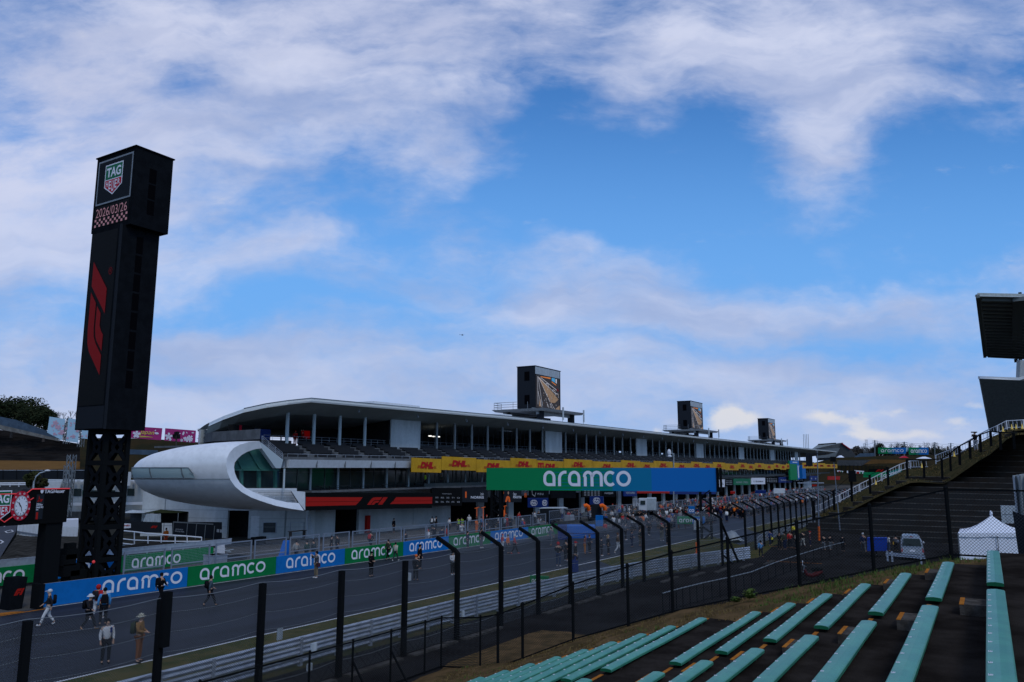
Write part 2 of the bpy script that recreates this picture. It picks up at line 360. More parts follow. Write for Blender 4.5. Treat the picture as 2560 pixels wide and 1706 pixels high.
def shield(mb, fr, x, y, w, h, W, G, R, lift=.012):    # corner-cut shield: green upper field, red lower point, white edge and letters
    def P(a, b): return (x+a*w, y+b*h)
    flat(mb, [P(0, .28), P(.5, 0), P(1, .28), P(1, 1), P(0, 1)], fr, W, lift)
    flat(mb, [P(.04, .52), P(.96, .52), P(.96, .965), P(.04, .965)], fr, G, lift+.006)
    flat(mb, [P(.04, .30), P(.5, .045), P(.96, .30), P(.96, .49), P(.04, .49)], fr, R, lift+.006)
    text(mb, 'TAG', fr, x+.10*w, y+.58*h, .80*w, .31*h, W, lift+.012, .03)
    hs = (.17, .27, .36, .27, .17)
    for i, c in enumerate('HEUER'): text(mb, c, fr, x+(.10+.165*i)*w, y+(.455-hs[i])*h, .125*w, hs[i]*h, W, lift+.012, .02)
def wl(p):
    L = Vector((0, 0, 0))
    while p is not None: L += p.location; p = p.parent
    return L
_b0 = MB.build
def _build(s, name, mats, parent=None, loc=None):
    o = _b0(s, name, mats, None, loc)
    if parent is not None: o.location = o.location-wl(parent); o.parent = parent
    return o
MB.build = _build
# ================================================================== SETTING
def strip(mb, n0, n1, T0, T1, off, mi=0, step=12.0):
    ks = sorted(set([T0, T1]+[t for t in (25, 175) if T0 < t < T1]))
    f0 = n0 if callable(n0) else (lambda T: n0); f1_ = n1 if callable(n1) else (lambda T: n1)
    if callable(n0) or callable(n1): ks = sorted(set(ks+[T0+step*i for i in range(int((T1-T0)/step)+1)]))
    for a, b in zip(ks, ks[1:]): mb.quad((a, f0(a), zg(a)+off), (b, f0(b), zg(b)+off), (b, f1_(b), zg(b)+off), (a, f1_(a), zg(a)+off), mi)
def nb(T): return 43.9+min(max(T-24, 0), 60)*.018           # face of the pit wall
def nw(T): return 28.7+.004*max(T-28, 0) if T < 100 else 28.95-.004*(T-100)
def na(T): return float(np.interp(T, [-60, 32, 46, 52.6, 62, 70, 90, 130, 200, 360], [22.4, 22.9, 22.5, 21.8, 19.9, 17.9, 20.5, 22, 22.5, 22.5]))
g = MB()
for a, b in ((-400, 25), (25, 175), (175, 400), (400, 3000)): g.quad((a, -1500, zg(a)-.03), (b, -1500, zg(b)-.03), (b, 2600, zg(b)-.03), (a, 2600, zg(a)-.03))
structure('ground', g, 'earth')
t = MB(); strip(t, lambda T: nw(T)-.1, lambda T: nb(T)+.1, -60, 420, 0.0); structure('track', t, 'asphalt_track')
t = MB(); strip(t, lambda T: nb(T)+.1, 66.5, -60, 420, 0.0); structure('pit_apron', t, 'apron')
t = MB(); strip(t, lambda T: na(T)-.3, lambda T: nw(T)-.1, -60, 420, 0.004); structure('grass_verge', t, 'grass_dry')
t = MB(); strip(t, -60, lambda T: na(T)-.3, -60, 135, 0.0); structure('service_road', t, 'asphalt_road')
t = MB(); strip(t, lambda T: nw(T)-.28, lambda T: nw(T)-.13, -60, 420, .012, step=8)
strip(t, lambda T: nb(T)-.16, lambda T: nb(T)-.03, 24.3, 84.5, .012, step=8)
for nn in (46.6, 47.1, 52.0, 52.5, 58.0): strip(t, nn, nn+.1, 42, 300, .012)
structure('line_markings', t, 'line_white')
t = MB()
t.quad((50.3, 24.2, zg(50)+.010), (55.0, 23.0, zg(55)+.010), (61.5, nw(61)-.3, zg(61)+.010), (56.0, nw(56)-.3, zg(56)+.010))
t.quad((83, 22.5, zg(83)+.010), (96, 22.5, zg(96)+.010), (108, nw(100)-.3, zg(104)+.010), (93, nw(93)-.3, zg(93)+.010))
structure('escape_road', t, 'asphalt_track')
t = MB()
a, b = gr(1916, 1366), gr(2055, 1374)
for a, b in ((gr(1916, 1366), gr(1990, 1371)), (gr(1917, 1403), gr(2055, 1410))):
    d = (b-a)/np.linalg.norm(b-a); pz = np.array([-d[1], d[0], 0])*.07
    t.quad(a-pz+zz*.012, b-pz+zz*.012, b+pz+zz*.012, a+pz+zz*.012)
structure('yellow_lines', t, 'line_orange')
# concrete edge strip at the foot of the debris fence
t = MB()
for k in range(-2, 19):
    T = 3.68*k; nn = min(20.35, na(T+2)-2.2)
    if k in (4, 9, 13): continue
    t.box(T+.15, T+3.2, nn-.22, nn+.1, zg(T)-.1, zg(T)+.07)
structure('kerb_blocks', t, 'concrete_dark')
# ---------------------------------------------------------------- near stand (terraces run parallel to the track, falling towards it)
TE = 13.5
def zb(k): return CAM_Z-TE*(.1203+.0205*k)               # top of the plank of row k
def nk(k): return TE*(.0096+.0595*k)+(.50 if k >= 7 else 0)
def fl(k): return zb(k)-.10
def tend(k): return TE*(1.415+.004*k)+.25
LAST = 17
st = MB()
for k in range(-3, LAST+1):
    z0 = fl(k); a, b = (nk(k-1) if k > -3 else -6), nk(k); T0, T1 = -3, tend(k)
    st.quad((T0, a, z0), (T1, a, z0), (T1, b, z0), (T0, b, z0), 0)
    zn = fl(k+1) if k < LAST else z0-.35
    st.quad((T1, b, z0), (T1, b, zn), (T0, b, zn), (T0, b, z0), 1)
    st.quad((T1, a, z0), (T1, a, z0-.8), (T1, b, z0-.8), (T1, b, z0), 1)
structure('terrace', st, ['asphalt_terrace', 'terrace_face'])
T_A0, T_A1 = TE*.942, TE*1.0
om = MB()
for k in range(0, LAST):
    z = fl(k)+.004
    om.box(T_A0+.02, T_A1-.02, nk(k)-.055, nk(k)+.006, z-.05, z+.004)
    om.box(tend(k)-.55, tend(k)-.05, nk(k)-.08, nk(k)+.006, z-.05, z+.003)
structure('orange_edge_lines', om, 'line_orange')
def bench(k, T0, T1, label):
    w = .212; z1 = zb(k); n1 = nk(k)+.02; n0 = n1-w; th = .050; mb = MB()
    sec = [(n1, z1-th), (n1, z1-.014), (n1-.012, z1-.003), (n1-.05, z1+.003), ((n0+n1)/2, z1+.008), (n0+.05, z1+.003), (n0+.012, z1-.003), (n0, z1-.014), (n0, z1-th)]
    N = max(2, int((T1-T0)/1.2)); rows = []
    for i in range(N+1):
        T = T0+(T1-T0)*i/N; sag = .006*math.sin(i*1.7+k); rows.append([(T, n, z+sag) for n, z in sec])
    mb.grid(rows, 0, False)
    for r in (rows[0], rows[-1]): mb.poly(r if r is rows[-1] else r[::-1], 1)
    lf = Vector((0, 0, z1+.0)); fr = frame((0, 0, z1), (0, -1, 0), (1, 0, 0))
    s = .463; T = T0+.25; j = 1
    while T < T1-.15:
        i = min(N-1, int((T-T0)/(T1-T0)*N)); u = (T-T0)/(T1-T0)*N-i; zt = rows[i][3][2]*(1-u)+rows[i+1][3][2]*u
        mb.box(T-.016, T+.016, n1-.052, n1-.018, zt-.02, zt+.004, 2)
        if T < 13: text(mb, str(j % 30+1), (Vector((T, n1-.046, zt+.0045)), Vector((0, 1, 0)), Vector((-1, 0, 0)), Vector((0, 0, 1))), 0, -.010, .022, .020, 3, .001)
        T += s; j += 1
    T = T0+.5
    while T < T1:      # low concrete bearers under the plank
        mb.box(T, T+.1, n0+.03, n1-.05, fl(k)-.002, z1-th-.001, 4); T += 1.6
    o = mb.build('bench', ['teal', 'teal_edge', 'white_sign', 'black_paint', 'concrete_dark'])
    tag(o, label, 'bench', 'teal plank benches on the near stand'); return o
for k in range(0, LAST+1):
    r = 'topmost row' if k == 0 else ORD[k]+' row below the topmost'
    bench(k, T_A1, TE*(1.375+.006*min(k, 9)), 'teal plank bench beyond the aisle, '+r+' at the right edge')
    if k <= 9: bench(k, 2.2, T_A0, 'teal plank bench before the aisle, '+r+' at the right edge')
for k in range(0, 14):
    mb = MB(); z0 = fl(k+1); a = nk(k)
    mb.box(T_A0+.06, T_A1-.08, a+.012, a+.36, z0-.02, z0+.145, 0); mb.box(T_A0+.058, T_A1-.078, a+.305, a+.363, z0+.140, z0+.149, 1)
    o = mb.build('step_block', ['step_concrete', 'line_orange']); tag(o, 'orange-edged concrete step block in the aisle, '+('topmost' if k == 0 else ORD[k]+' below the topmost'), 'step', 'step blocks in the stand aisle')
    if k in (1, 2, 3, 4, 5, 6):
        mb = MB(); T = tend(k)
        mb.box(T-.75, T-.02, a+.012, a+.36, z0-.02, z0+.145, 0); mb.box(T-.752, T-.018, a+.305, a+.363, z0+.140, z0+.149, 1)
        o = mb.build('step_block', ['step_concrete', 'line_orange']); tag(o, 'orange-edged concrete step block at the grassy end of the stand, '+ORD[k]+' from the top', 'step', 'step blocks at the far end of the stand')
# ---------------------------------------------------------------- grass bank round the stand
def fz(n):  # height of the ground along the far end of the stand
    return float(np.interp(n, [-8, 1, 3, 4.9, 7, 8.7, 10.1, 12.2, 14.2, 15.8, 18.2], [5.2, 5.0, 4.49, 4.0, 3.42, 2.96, 2.49, 1.75, .9, .35, 0]))
def tz(n):
    if n < nk(0): return fl(0)
    for k in range(0, LAST): 
        if nk(k) <= n < nk(k+1): return fl(k)+(fl(k+1)-fl(k))*(n-nk(k))/(nk(k+1)-nk(k))
    return fl(LAST)
from mathutils import noise as mn
bk = MB(); rows = []
ns = [-8+.4*i for i in range(int((18.6+8)/.4)+1)]
for T in [18.6+.45*i for i in range(14)]+[26, 28, 30, 32, 34]:
    r = []
    for n in ns:
        e = max(18.75, tend(0)-.4); a = min(max((T-e)/(24.3-e), 0), 1)
        z = (tz(min(n, nk(LAST)))-.10)*(1-a)+fz(n)*a if n < 14.5 else float(np.interp(n, [14.5, 18.2], [(tz(nk(LAST))-.3)*(1-a)+fz(14.5)*a, -.05]))
        if T < 19.5 and n < nk(LAST)+.3: z -= .45
        if T > 24.6: z = fz(n)*max(0, 1-(T-24.6)/9.0)**1.3+(-.1 if T > 33 else 0)
        z += (mn.noise(Vector((T*.9, n*.9, 0)))*.10+mn.noise(Vector((T*3, n*3, 1)))*.035)*(1 if T < 24.3 else .6)*(0.2 if n > 17.6 else 1)
        r.append((T, n, z))
    rows.append(r)
bk.grid(rows, 0, True)
rows = []
for T in [-3+.5*i for i in range(44)]+[18.75]:
    r = []
    for n in [nk(LAST)-.05+.3*i for i in range(15)]:
        a = min(max((n-nk(LAST))/(18.0-nk(LAST)), 0), 1); z = (fl(LAST)-.12)*(1-a)**1.2-.02
        z += (mn.noise(Vector((T*.9, n*.9, 3)))*.08+mn.noise(Vector((T*3, n*3, 1)))*.03)*(1-a)
        r.append((T, n, z))
    rows.append(r)
bk.grid(rows, 0, True); bko = structure('bank', bk, 'dirt_bank')
# dry grass and weeds on the bank
gt = MB(); rnd = random.Random(3)
def tuft(mb, x, y, z, h, mi, n=4, w=.010):
    for _ in range(n):
        a = rnd.uniform(0, 6.28); l = h*rnd.uniform(.5, 1.1); dx, dy = math.cos(a)*l*.5, math.sin(a)*l*.5; px, py = -math.sin(a)*w, math.cos(a)*w
        mb.add([(x-px, y-py, z-.02), (x+px, y+py, z-.02), (x+dx, y+dy, z+l*.8)], [(0, 1, 2)], mi)
for i in range(9500):
    if rnd.random() < .62: T, n = rnd.uniform(19.5, 25.5), rnd.uniform(-2, 17)
    else: T, n = rnd.uniform(7, 19), rnd.uniform(nk(LAST)+.1, 17.8)
    if T >= 18.9:
        e = 18.75; a = min((T-e)/(24.3-e), 1); z = (tz(min(n, nk(LAST)))-.10)*(1-a)+fz(n)*a if n < 14.5 else float(np.interp(n, [14.5, 18.2], [(tz(nk(LAST))-.3)*(1-a)+fz(14.5)*a, -.05]))
        if T > 24.6: z = fz(n)*(1-(T-24.6)/9.0)**1.3
    else: a = min((n-nk(LAST))/(18-nk(LAST)), 1); z = (fl(LAST)-.12)*(1-a)**1.2
    green = (n < 5.5 and T > 20 and rnd.random() < .75) or (mn.noise(Vector((T*.5, n*.5, 9))) > .25 and rnd.random() < .4)
    tuft(gt, T, n, z, rnd.uniform(.03, .10) if not green else rnd.uniform(.06, .17), 1 if green else 0)
tag(gt.build('dry_grass', ['straw', 'foliage_bright']), kind='stuff')
vg = MB()
for i in range(5000):
    T = rnd.uniform(10, 75); n = rnd.uniform(na(T)+.1, nw(T)-.5); tuft(vg, T, n, zg(T), rnd.uniform(.04, .10), 0 if rnd.random() < .7 else 1, 3, .02)
tag(vg.build('verge_grass', ['straw', 'foliage']), kind='stuff')
for (x, y, h, lab) in ((1875, 1497, .30, 'bright green leafy weed on the brown bank behind the benches'), (1840, 1506, .18, 'smaller green weed low on the brown bank left of the leafy one')):
    P = gx_ = None; d = ray(x, y); tt = 22.4/d[0]; P = CP+d*tt; mb = MB(); rnd2 = random.Random(x)
    for _ in range(90):
        a = rnd2.uniform(0, 6.28); l = rnd2.uniform(.3, 1)*h; e = rnd2.uniform(.3, 1.2)
        c = (P[0]+math.cos(a)*l*math.cos(e)*.8, P[1]+math.sin(a)*l*math.cos(e)*.8, P[2]+l*math.sin(e)); s = .035
        mb.add([(P[0], P[1], P[2]), (c[0]-s*math.sin(a), c[1]+s*math.cos(a), c[2]), (c[0]+math.cos(a)*.06, c[1]+math.sin(a)*.06, c[2]-.01), (c[0]+s*math.sin(a), c[1]-s*math.cos(a), c[2])], [(0, 1, 2, 3)], 0)
    tag(mb.build('weed', 'foliage_bright', loc=tuple(P)), lab, 'weed')
# ---------------------------------------------------------------- guardrails
def wrail(mb, pts, side, mi=0):   # W-beam section swept along pts (T, n, zc)
    sec = [(-.155, 0), (-.12, .04), (-.085, .08), (-.05, .04), (-.01, .0), (.01, .0), (.05, .04), (.085, .08), (.12, .04), (.155, 0)]
    rows = []
    for i, p in enumerate(pts):
        a = Vector(pts[max(i-1, 0)]); b = Vector(pts[min(i+1, len(pts)-1)]); d = (b-a).normalized(); nrm = Vector((-d.y, d.x, 0))*side
        rows.append([Vector(p)+nrm*o+Vector((0, 0, h)) for h, o in sec])
    mb.grid(rows, mi, True)
gd = thing('guardrail', 'silver three-rail crash barrier between the grass verge and the fence posts', 'crash barrier', (20, 22.4, 0))
Ts = [6+2*i for i in range(32)]+[69.6]
for lev in (.24, .58, .92):
    mb = MB(); wrail(mb, [(T, na(T)+.08, zg(T)+lev) for T in Ts], -1); mb2 = mb; o = mb.build('rail', 'galvanised', gd)
for i in range(0, 32):
    T = 6.5+2*i; 
    if T > 69: break
    p = MB(); p.box(T-.06, T+.06, na(T)-.02, na(T)+.14, zg(T)-.1, zg(T)+1.06); p.build('post', 'galv_post', gd, loc=(T, na(T), zg(T)))
gd2 = thing('guardrail', 'silver crash barrier continuing beyond the gap in the fence along the far verge', 'crash barrier', (84, 20, -.5))
for lev in (.24, .58, .92):
    mb = MB(); wrail(mb, [(T, na(T)+.9, zg(T)+lev) for T in range(80, 220, 4)], -1); mb.build('rail', 'galvanised', gd2)
# ---------------------------------------------------------------- debris fence
def debris_fence(label, Ts, nf, h=3.8, cat='fence', armfrom=-99, lean=0):
    T0 = Ts[0]; root = thing('debris_fence', label, cat, (T0, nf(T0), zg(T0)))
    for T in Ts:
        n = nf(T); z = zg(T); mb = MB(); w = .088
        mb.box(T-w, T+w, n-w, n+w, z-.3, z+h-.12)
        if T > armfrom:
            mb.hexa([(T-w, n-w, z+h-.12), (T+w, n-w, z+h-.12), (T+w, n+w, z+h-.12), (T-w, n+w, z+h-.12), (T-w, n+.25-w, z+h+.12), (T+w, n+.25-w, z+h+.12), (T+w, n+.12+w*2, z+h-.02), (T-w, n+.12+w*2, z+h-.02)])
            mb.bar((T, n+.14, z+h+.0), (T, n+1.15, z+h+.52), .15, .15)
        mb.build('post', 'black_paint', root, loc=(T, n, z))
    for a, b in zip(Ts, Ts[1:]):
        mb = MB(); sg = lambda i, N: .16*math.sin(math.pi*i/N)
        N = 6; top = []; bot = []; 
        for i in range(N+1):
            T = a+(b-a)*i/N; n = nf(a)+(nf(b)-nf(a))*i/N+.1; drop = sg(i, N) if b <= armfrom+4 else 0
            bot.append((T, n, zg(T)+.05)); top.append((T, n, zg(T)+h-.1-drop))
        mb.grid([bot, top]); 
        if a > armfrom:
            mb.grid([[(p[0], p[1], p[2]) for p in top], [(p[0], p[1]+1.05, p[2]+.55) for p in top]])
        mb.build('mesh_panel', 'debris_x', root, loc=bot[0])
    for lev in (.55, 1.1, 1.65, 2.2, 2.75, 3.3, 3.7):
        mb = MB(); pts = []
        for a, b in zip(Ts, Ts[1:]):
            for i in range(4):
                T = a+(b-a)*i/4; pts.append((T, nf(T)+.12, zg(T)+lev-.10*math.sin(math.pi*i/4)))
        pts.append((Ts[-1], nf(Ts[-1])+.12, zg(Ts[-1])+lev)); mb.tube(pts, .011, 4, cap=False); mb.build('cable', 'steel_grey', root, loc=pts[0])
    return root
ps = 3.68
nfn = lambda T: 20.55-.0*T if T < 52 else 20.55-(T-52)*.16
debris_fence('tall black wire debris fence nearest the camera, its right posts cranked over the track', [ps*k+.0 for k in range(2, 16)]+[59.6, 63.6], nfn, armfrom=28)
nf2 = lambda T: 19.6+min(T-75, 40)*.06
f2 = debris_fence('tall black debris fence with cranked tops starting beyond the gap by the crowd', [74+4.6*k for k in range(27)], nf2, 4.0, armfrom=0)
mb = MB(); mb.bar((63.6, nfn(63.6), zg(63)+3.4), (66.8, nfn(66), zg(66)), .14); mb.bar((63.6, nfn(63.6), zg(63)+.9), (65.2, nfn(66), zg(66)), .1)
o = mb.build('brace', 'black_paint', [c for c in bpy.data.objects if c.name == 'debris_fence'][0])
# ---------------------------------------------------------------- chain-link fences
def chain_fence(label, pts, h, m, bars=True, mid=False, postr=.035, step=None, group=None):
    root = thing('chain_link_fence', label, 'fence', pts[0], group)
    for p in pts:
        mb = MB(); mb.tube([(p[0], p[1], p[2]-.3), (p[0], p[1], p[2]+h+.04)], postr, 8); mb.ball((p[0], p[1], p[2]+h+.05), postr*1.25, 5); mb.build('post', 'black_paint', root, loc=p)
    for a, b in zip(pts, pts[1:]):
        mb = MB(); mb.quad((a[0], a[1], a[2]+.06), (b[0], b[1], b[2]+.06), (b[0], b[1], b[2]+h), (a[0], a[1], a[2]+h)); mb.build('mesh_panel', m, root, loc=a)
    for lev in ([0.06, h] if bars else [h]):
        mb = MB()
        for a, b in zip(pts, pts[1:]): mb.bar((a[0], a[1], a[2]+lev), (b[0], b[1], b[2]+lev), .045)
        mb.build('rail', 'black_paint', root, loc=pts[0])
    return root
lf = chain_fence('low black chain-link fence along the service road below the near stand', [(T, 18.45-.012*T, 0.0) for T in (4.6, 6.6, 8.6, 10.5, 12.4, 14.4, 16.3, 18.3, 20.2, 22.1, 24.0, 25.0)]+[(24.7, 16.2, .25), (24.3, 15.2, .5)], 1.8, 'chain_x')
for T in (16.3, 20.2, 22.1):
    mb = MB(); mb.bar((T, 18.2, 1.2), (T-.1, 17.2, .05), .05); mb.build('stay', 'black_paint', lf, loc=(T, 18.2, 1))
cross = [(24.3, 15.2, .5), (24.3, 14.2, .9), (24.2, 12.2, 1.75), (23.9, 10.1, 2.49), (24.1, 8.7, 2.96), (24.4, 7.0, 3.42), (24.2, 4.9, 4.0), (24.9, 3.0, 4.49), (25.0, 1.04, 5.0), (25.0, -1.6, 5.0), (25, -4, 5.0)]
chain_fence('black chain-link fence climbing the grassy bank before the van and tent', cross, 1.8, 'chain_y', postr=.05)
# ramp handrail
root = thing('handrail', 'long black handrail with thin uprights following the ramp below the stand', 'railing', (40, 15, 0))
hp = [gr(1658, 1536), gr(1708, 1520), gr(1760, 1505), gr(1820, 1490), gr(1880, 1473), gr(1940, 1445), gr(1994, 1424), gr(2054, 1402), gr(2112, 1385)]
hp = [tuple(p) for p in hp]; H_ = 1.05
mb = MB(); mb.tube([(p[0], p[1], p[2]+H_) for p in hp], .03, 6); mb.build('top_rail', 'steel_grey', root)
mb = MB(); mb.tube([(p[0], p[1], p[2]+.12) for p in hp], .02, 6); mb.build('bottom_rail', 'black_paint', root)
for a, b in zip(hp, hp[1:]):
    for s in range(3):
        q = [a[i]+(b[i]-a[i])*s/3 for i in range(3)]; mb = MB(); mb.tube([q, (q[0], q[1], q[2]+H_)], .024, 6); mb.build('upright', 'black_paint', root, loc=q)
# small crash barrier by the van
root = thing('guardrail', 'short weathered crash barrier standing in front of the silver van', 'crash barrier', tuple(gr(2262, 1405)))
a, b = gr(2215, 1403), gr(2314, 1413); mb = MB(); wrail(mb, [tuple(a+(b-a)*i/4+zz*.62) for i in range(5)], 1); mb.build('rail', 'galvanised', root)
for f_ in (.05, .17, .9): q = a+(b-a)*f_; mb = MB(); mb.box(q[0]-.06, q[0]+.06, q[1]-.07, q[1]+.07, q[2]-.1, q[2]+.85); mb.build('post', 'galv_post', root, loc=tuple(q))
# small things fixed to the fence
for (x, y, nn, w, h, lab) in ((784, 1618, 18.3, .22, .24, 'pale square plate tilted on the low chain-link fence'), (773, 1668, 18.3, .20, .2, 'smaller pale plate low down on the chain-link fence'), (1157, 1536, 20.4, .16, .30, 'small white junction box on a cranked black fence post'), (699, 1585, 20.7, .2, .38, 'clear grey plate hanging in the debris fence wires')):
    P = gn(x, y, nn); mb = MB(); mb.box(P[0]-w/2, P[0]+w/2, P[1]-.04, P[1]+.02, P[2]-h/2, P[2]+h/2); tag(mb.build('plate', 'tarp_grey', loc=tuple(P)), lab, 'plate')
mb = MB(); P = gn(415, 1530, 20.4); mb.box(P[0]-.12, P[0]+.10, P[1]-.12, P[1]+.1, P[2]-.95, P[2]+.55); tag(mb.build('speaker', 'black_paint', loc=tuple(P)), 'tall black loudspeaker column strapped to the second fence post from the left', 'speaker')
# ---------------------------------------------------------------- pit wall with its banners
pw = MB()
Tn = [24.2, 33.3, 40.7, 47.9, 55.4, 62.4, 70.0, 78.1, 85.3]
for a, b in zip(Tn, Tn[1:]):
    pw.hexa([(a, nb(a)+.02, zg(a)-.2), (b, nb(b)+.02, zg(b)-.2), (b, nb(b)+.5, zg(b)-.2), (a, nb(a)+.5, zg(a)-.2), (a, nb(a)+.02, zg(a)+1.2), (b, nb(b)+.02, zg(b)+1.2), (b, nb(b)+.5, zg(b)+1.2), (a, nb(a)+.5, zg(a)+1.2)])
tag(pw.build('pit_wall', 'concrete', loc=(24.2, nb(24.2), 0)), 'long concrete pit wall carrying the blue and green lettered banners', 'wall')
desc = ['longest blue banner with white lettering at the left end of the pit wall', 'green banner on the pit wall just right of the longest blue one',
        'blue banner on the pit wall behind the person photographing with a phone', 'green banner on the pit wall behind the pair walking together', 'blue banner on the pit wall, fifth from its left end, between two green ones',
        'green banner on the pit wall partly behind the first cranked fence post', 'blue banner on the pit wall partly behind the second cranked fence post', 'rightmost green banner on the pit wall']
tx = [(.37, .96), (.12, .87), (.13, .85), (.10, .80), (.12, .85), (.10, .85), (.1, .85), (.1, .85)]
for i in range(8):
    a, b = Tn[i], Tn[i+1]-.03; za, zb_ = zg(a)+.05, zg(b)+.05; h = 1.2; A_ = Vector((a, nb(a), za)); B_ = Vector((b, nb(b), zb_)); L = (B_-A_).length
    fr = frame(A_, B_-A_, Vector((0, 0, 1))); mb = MB()
    mb.hexa([A_+Vector((0, -.02, 0)), B_+Vector((0, -.02, 0)), B_+Vector((0, .018, 0)), A_+Vector((0, .018, 0)), A_+Vector((0, -.02, h)), B_+Vector((0, -.02, h)), B_+Vector((0, .018, h)), A_+Vector((0, .018, h))], 0)
    bo = mb.build('banner', 'banner_blue' if i % 2 == 0 else 'banner_green', loc=tuple(A_)); tag(bo, desc[i], 'banner', 'banners along the pit wall')
    lm = MB(); fr = (A_+Vector((0, -.02, 0)), fr[1], fr[2], Vector((0, -1, 0))); x0, x1 = tx[i]
    aramco(lm, fr, L*x0, h*.22, L*(x1-x0), h*.62, 0, .006); lm.build('lettering', 'white_sign', bo)
# grey mesh frames standing on the wall
gi = 0
frames = [(32.6-6.6, 32.6-2.6), (31.2, 34.6), (35.0, 38.6), (39.1, 42.6), (42.9, 46.4), (46.9, 50.2), (50.7, 54.0), (54.5, 57.8), (58.4, 61.4), (61.9, 65.2), (65.7, 69.6), (70.1, 74.4), (74.8, 78.8), (79.2, 83.2)]
frames = [(gn(x0, 1340, 45.2)[0], gn(x1, 1340, 45.2)[0]) for x0, x1 in ((308, 407), (427, 520), (538, 625), (636, 713), (725, 797), (809, 873), (883, 943), (951, 1006), (1014, 1068), (1073, 1119), (1127, 1170), (1177, 1216), (1222, 1258), (1263, 1300), (1306, 1338), (1344, 1376))]
for i, (a, b) in enumerate(frames):
    n = nb(a)+.9; z = zg(a)+.75; root = thing('mesh_frame', 'grey steel mesh frame on the pit wall, '+ORD[i]+' from the timing tower', 'mesh screen', (a, n, z), 'mesh frames on the pit wall')
    mb = MB(); h = 1.7
    for T in (a, b): mb.bar((T, n, z-.6), (T, n, z+h), .08)
    mb.bar((a, n, z+h-.04), (b, n, z+h-.04), .07); mb.bar((a, n, z+.62), (b, n, z+.62), .07); mb.build('frame', 'fence_grey', root, loc=(a, n, z))
    mb = MB(); mb.quad((a, n, z), (b, n, z), (b, n, z+h-.05), (a, n, z+h-.05)); mb.build('mesh_panel', 'weld_x', root, loc=(a, n, z))
# far continuation of the pit wall fence
root = thing('pit_lane_fence', 'far run of grey mesh fence between the crowded track and the pit lane', 'fence', (88, 47, -.5))
for i in range(46):
    a = 88+4.2*i; n = 47.5; z = zg(a); mb = MB(); mb.bar((a, n, z), (a, n, z+2.6), .08); mb.bar((a, n, z+2.55), (a+4, n, z+2.55), .07); mb.bar((a, n, z+1.5), (a+4, n, z+1.5), .06); mb.bar((a+4, n, z), (a+4, n, z+2.6), .08); mb.build('frame', 'fence_grey', root, loc=(a, n, z))
for i in range(4):
    mb = MB(); a = 88+48*i; mb.quad((a, 47.5, zg(a)+1.2), (a+48, 47.5, zg(a+48)+1.2), (a+48, 47.5, zg(a+48)+2.5), (a, 47.5, zg(a)+2.5)); mb.build('mesh_panel', 'weld_x', root, loc=(a, 47.5, 0))
mb = MB()
for a, b in ((88, 175), (175, 330)): mb.hexa([(a, 46.9, zg(a)-.1), (b, 46.9, zg(b)-.1), (b, 47.3, zg(b)-.1), (a, 47.3, zg(a)-.1), (a, 46.9, zg(a)+1.15), (b, 46.9, zg(b)+1.15), (b, 47.3, zg(b)+1.15), (a, 47.3, zg(a)+1.15)])
mb.build('base_wall', 'interior_grey', root)
# end block of the wall with the red emblem
A_ = gr(20, 1527); Bp = gr(67, 1524); mb = MB(); w = .9
mb.hexa([(A_[0], A_[1], 0), (Bp[0], A_[1], 0), (Bp[0], A_[1]+w, 0), (A_[0], A_[1]+w, 0), (A_[0]+.15, A_[1], 1.62), (Bp[0]+.15, A_[1], 1.62), (Bp[0]+.1, A_[1]+w, 1.62), (A_[0]+.1, A_[1]+w, 1.62)])
o = mb.build('end_block', 'tower_black', loc=tuple(A_)); tag(o, 'black padded block with a red emblem at the left end of the pit wall', 'barrier block')
lm = MB(); f1(lm, (Vector((A_[0]+.07, A_[1]-.004, 0)), Vector((1, 0, 0)), Vector((0, 0, 1)), Vector((0, -1, 0))), .14, .72, (Bp[0]-A_[0])*.75, .34, 0); lm.build('emblem', 'red_paint', o)
mb = MB(); mb.box(Bp[0]+.25, 24.15, nb(24)-.3, nb(24)+.5, 0, 1.28); tag(mb.build('end_block', 'black_paint', loc=(Bp[0], nb(24), 0)), 'plain black block between the emblem block and the first blue banner', 'barrier block')
t = MB(); a = gr(0, 1540); b = gr(112, 1522); t.quad((a[0]-3, a[1]-.25, .012), (b[0], b[1]-.25, .012), (b[0], b[1]-.05, .012), (a[0]-3, a[1]-.05, .012)); t2 = gr(0, 1520)
t.quad((a[0]-3, a[1]+.1, .012), (b[0]-1, b[1]+.0, .012), (b[0]-1.4, b[1]+.5, .012), (a[0]-3, a[1]+1.6, .012)); structure('yellow_kerb_marks', t, 'line_orange')
# ================================================================== PIT BUILDING
bld = thing('pit_building', 'long white pit building with a curved roof and tiered open seating', 'building', (58, 65, 0))
E0, E1 = 58.0, 356.0
def X(px, n, py=1250): return float(gn(px, py, n)[0])
# ground floor wall with openings
op = [(X(840, 65), X(899, 65))]
Tq = X(1127, 65)
while Tq < 340: op.append((Tq, Tq+7.0)); Tq += 8.6
segs = []; c = 64.2
for a, b in op: segs.append((c, a)); c = b
segs.append((c, E1))
mb = MB()
for a, b in segs: mb.box(a, b, 65, 65.4, zg(a)-.3, 4.72)
for a, b in op: mb.box(a, b, 65.003, 65.39, 3.15+zg(a)*.3, 4.7)

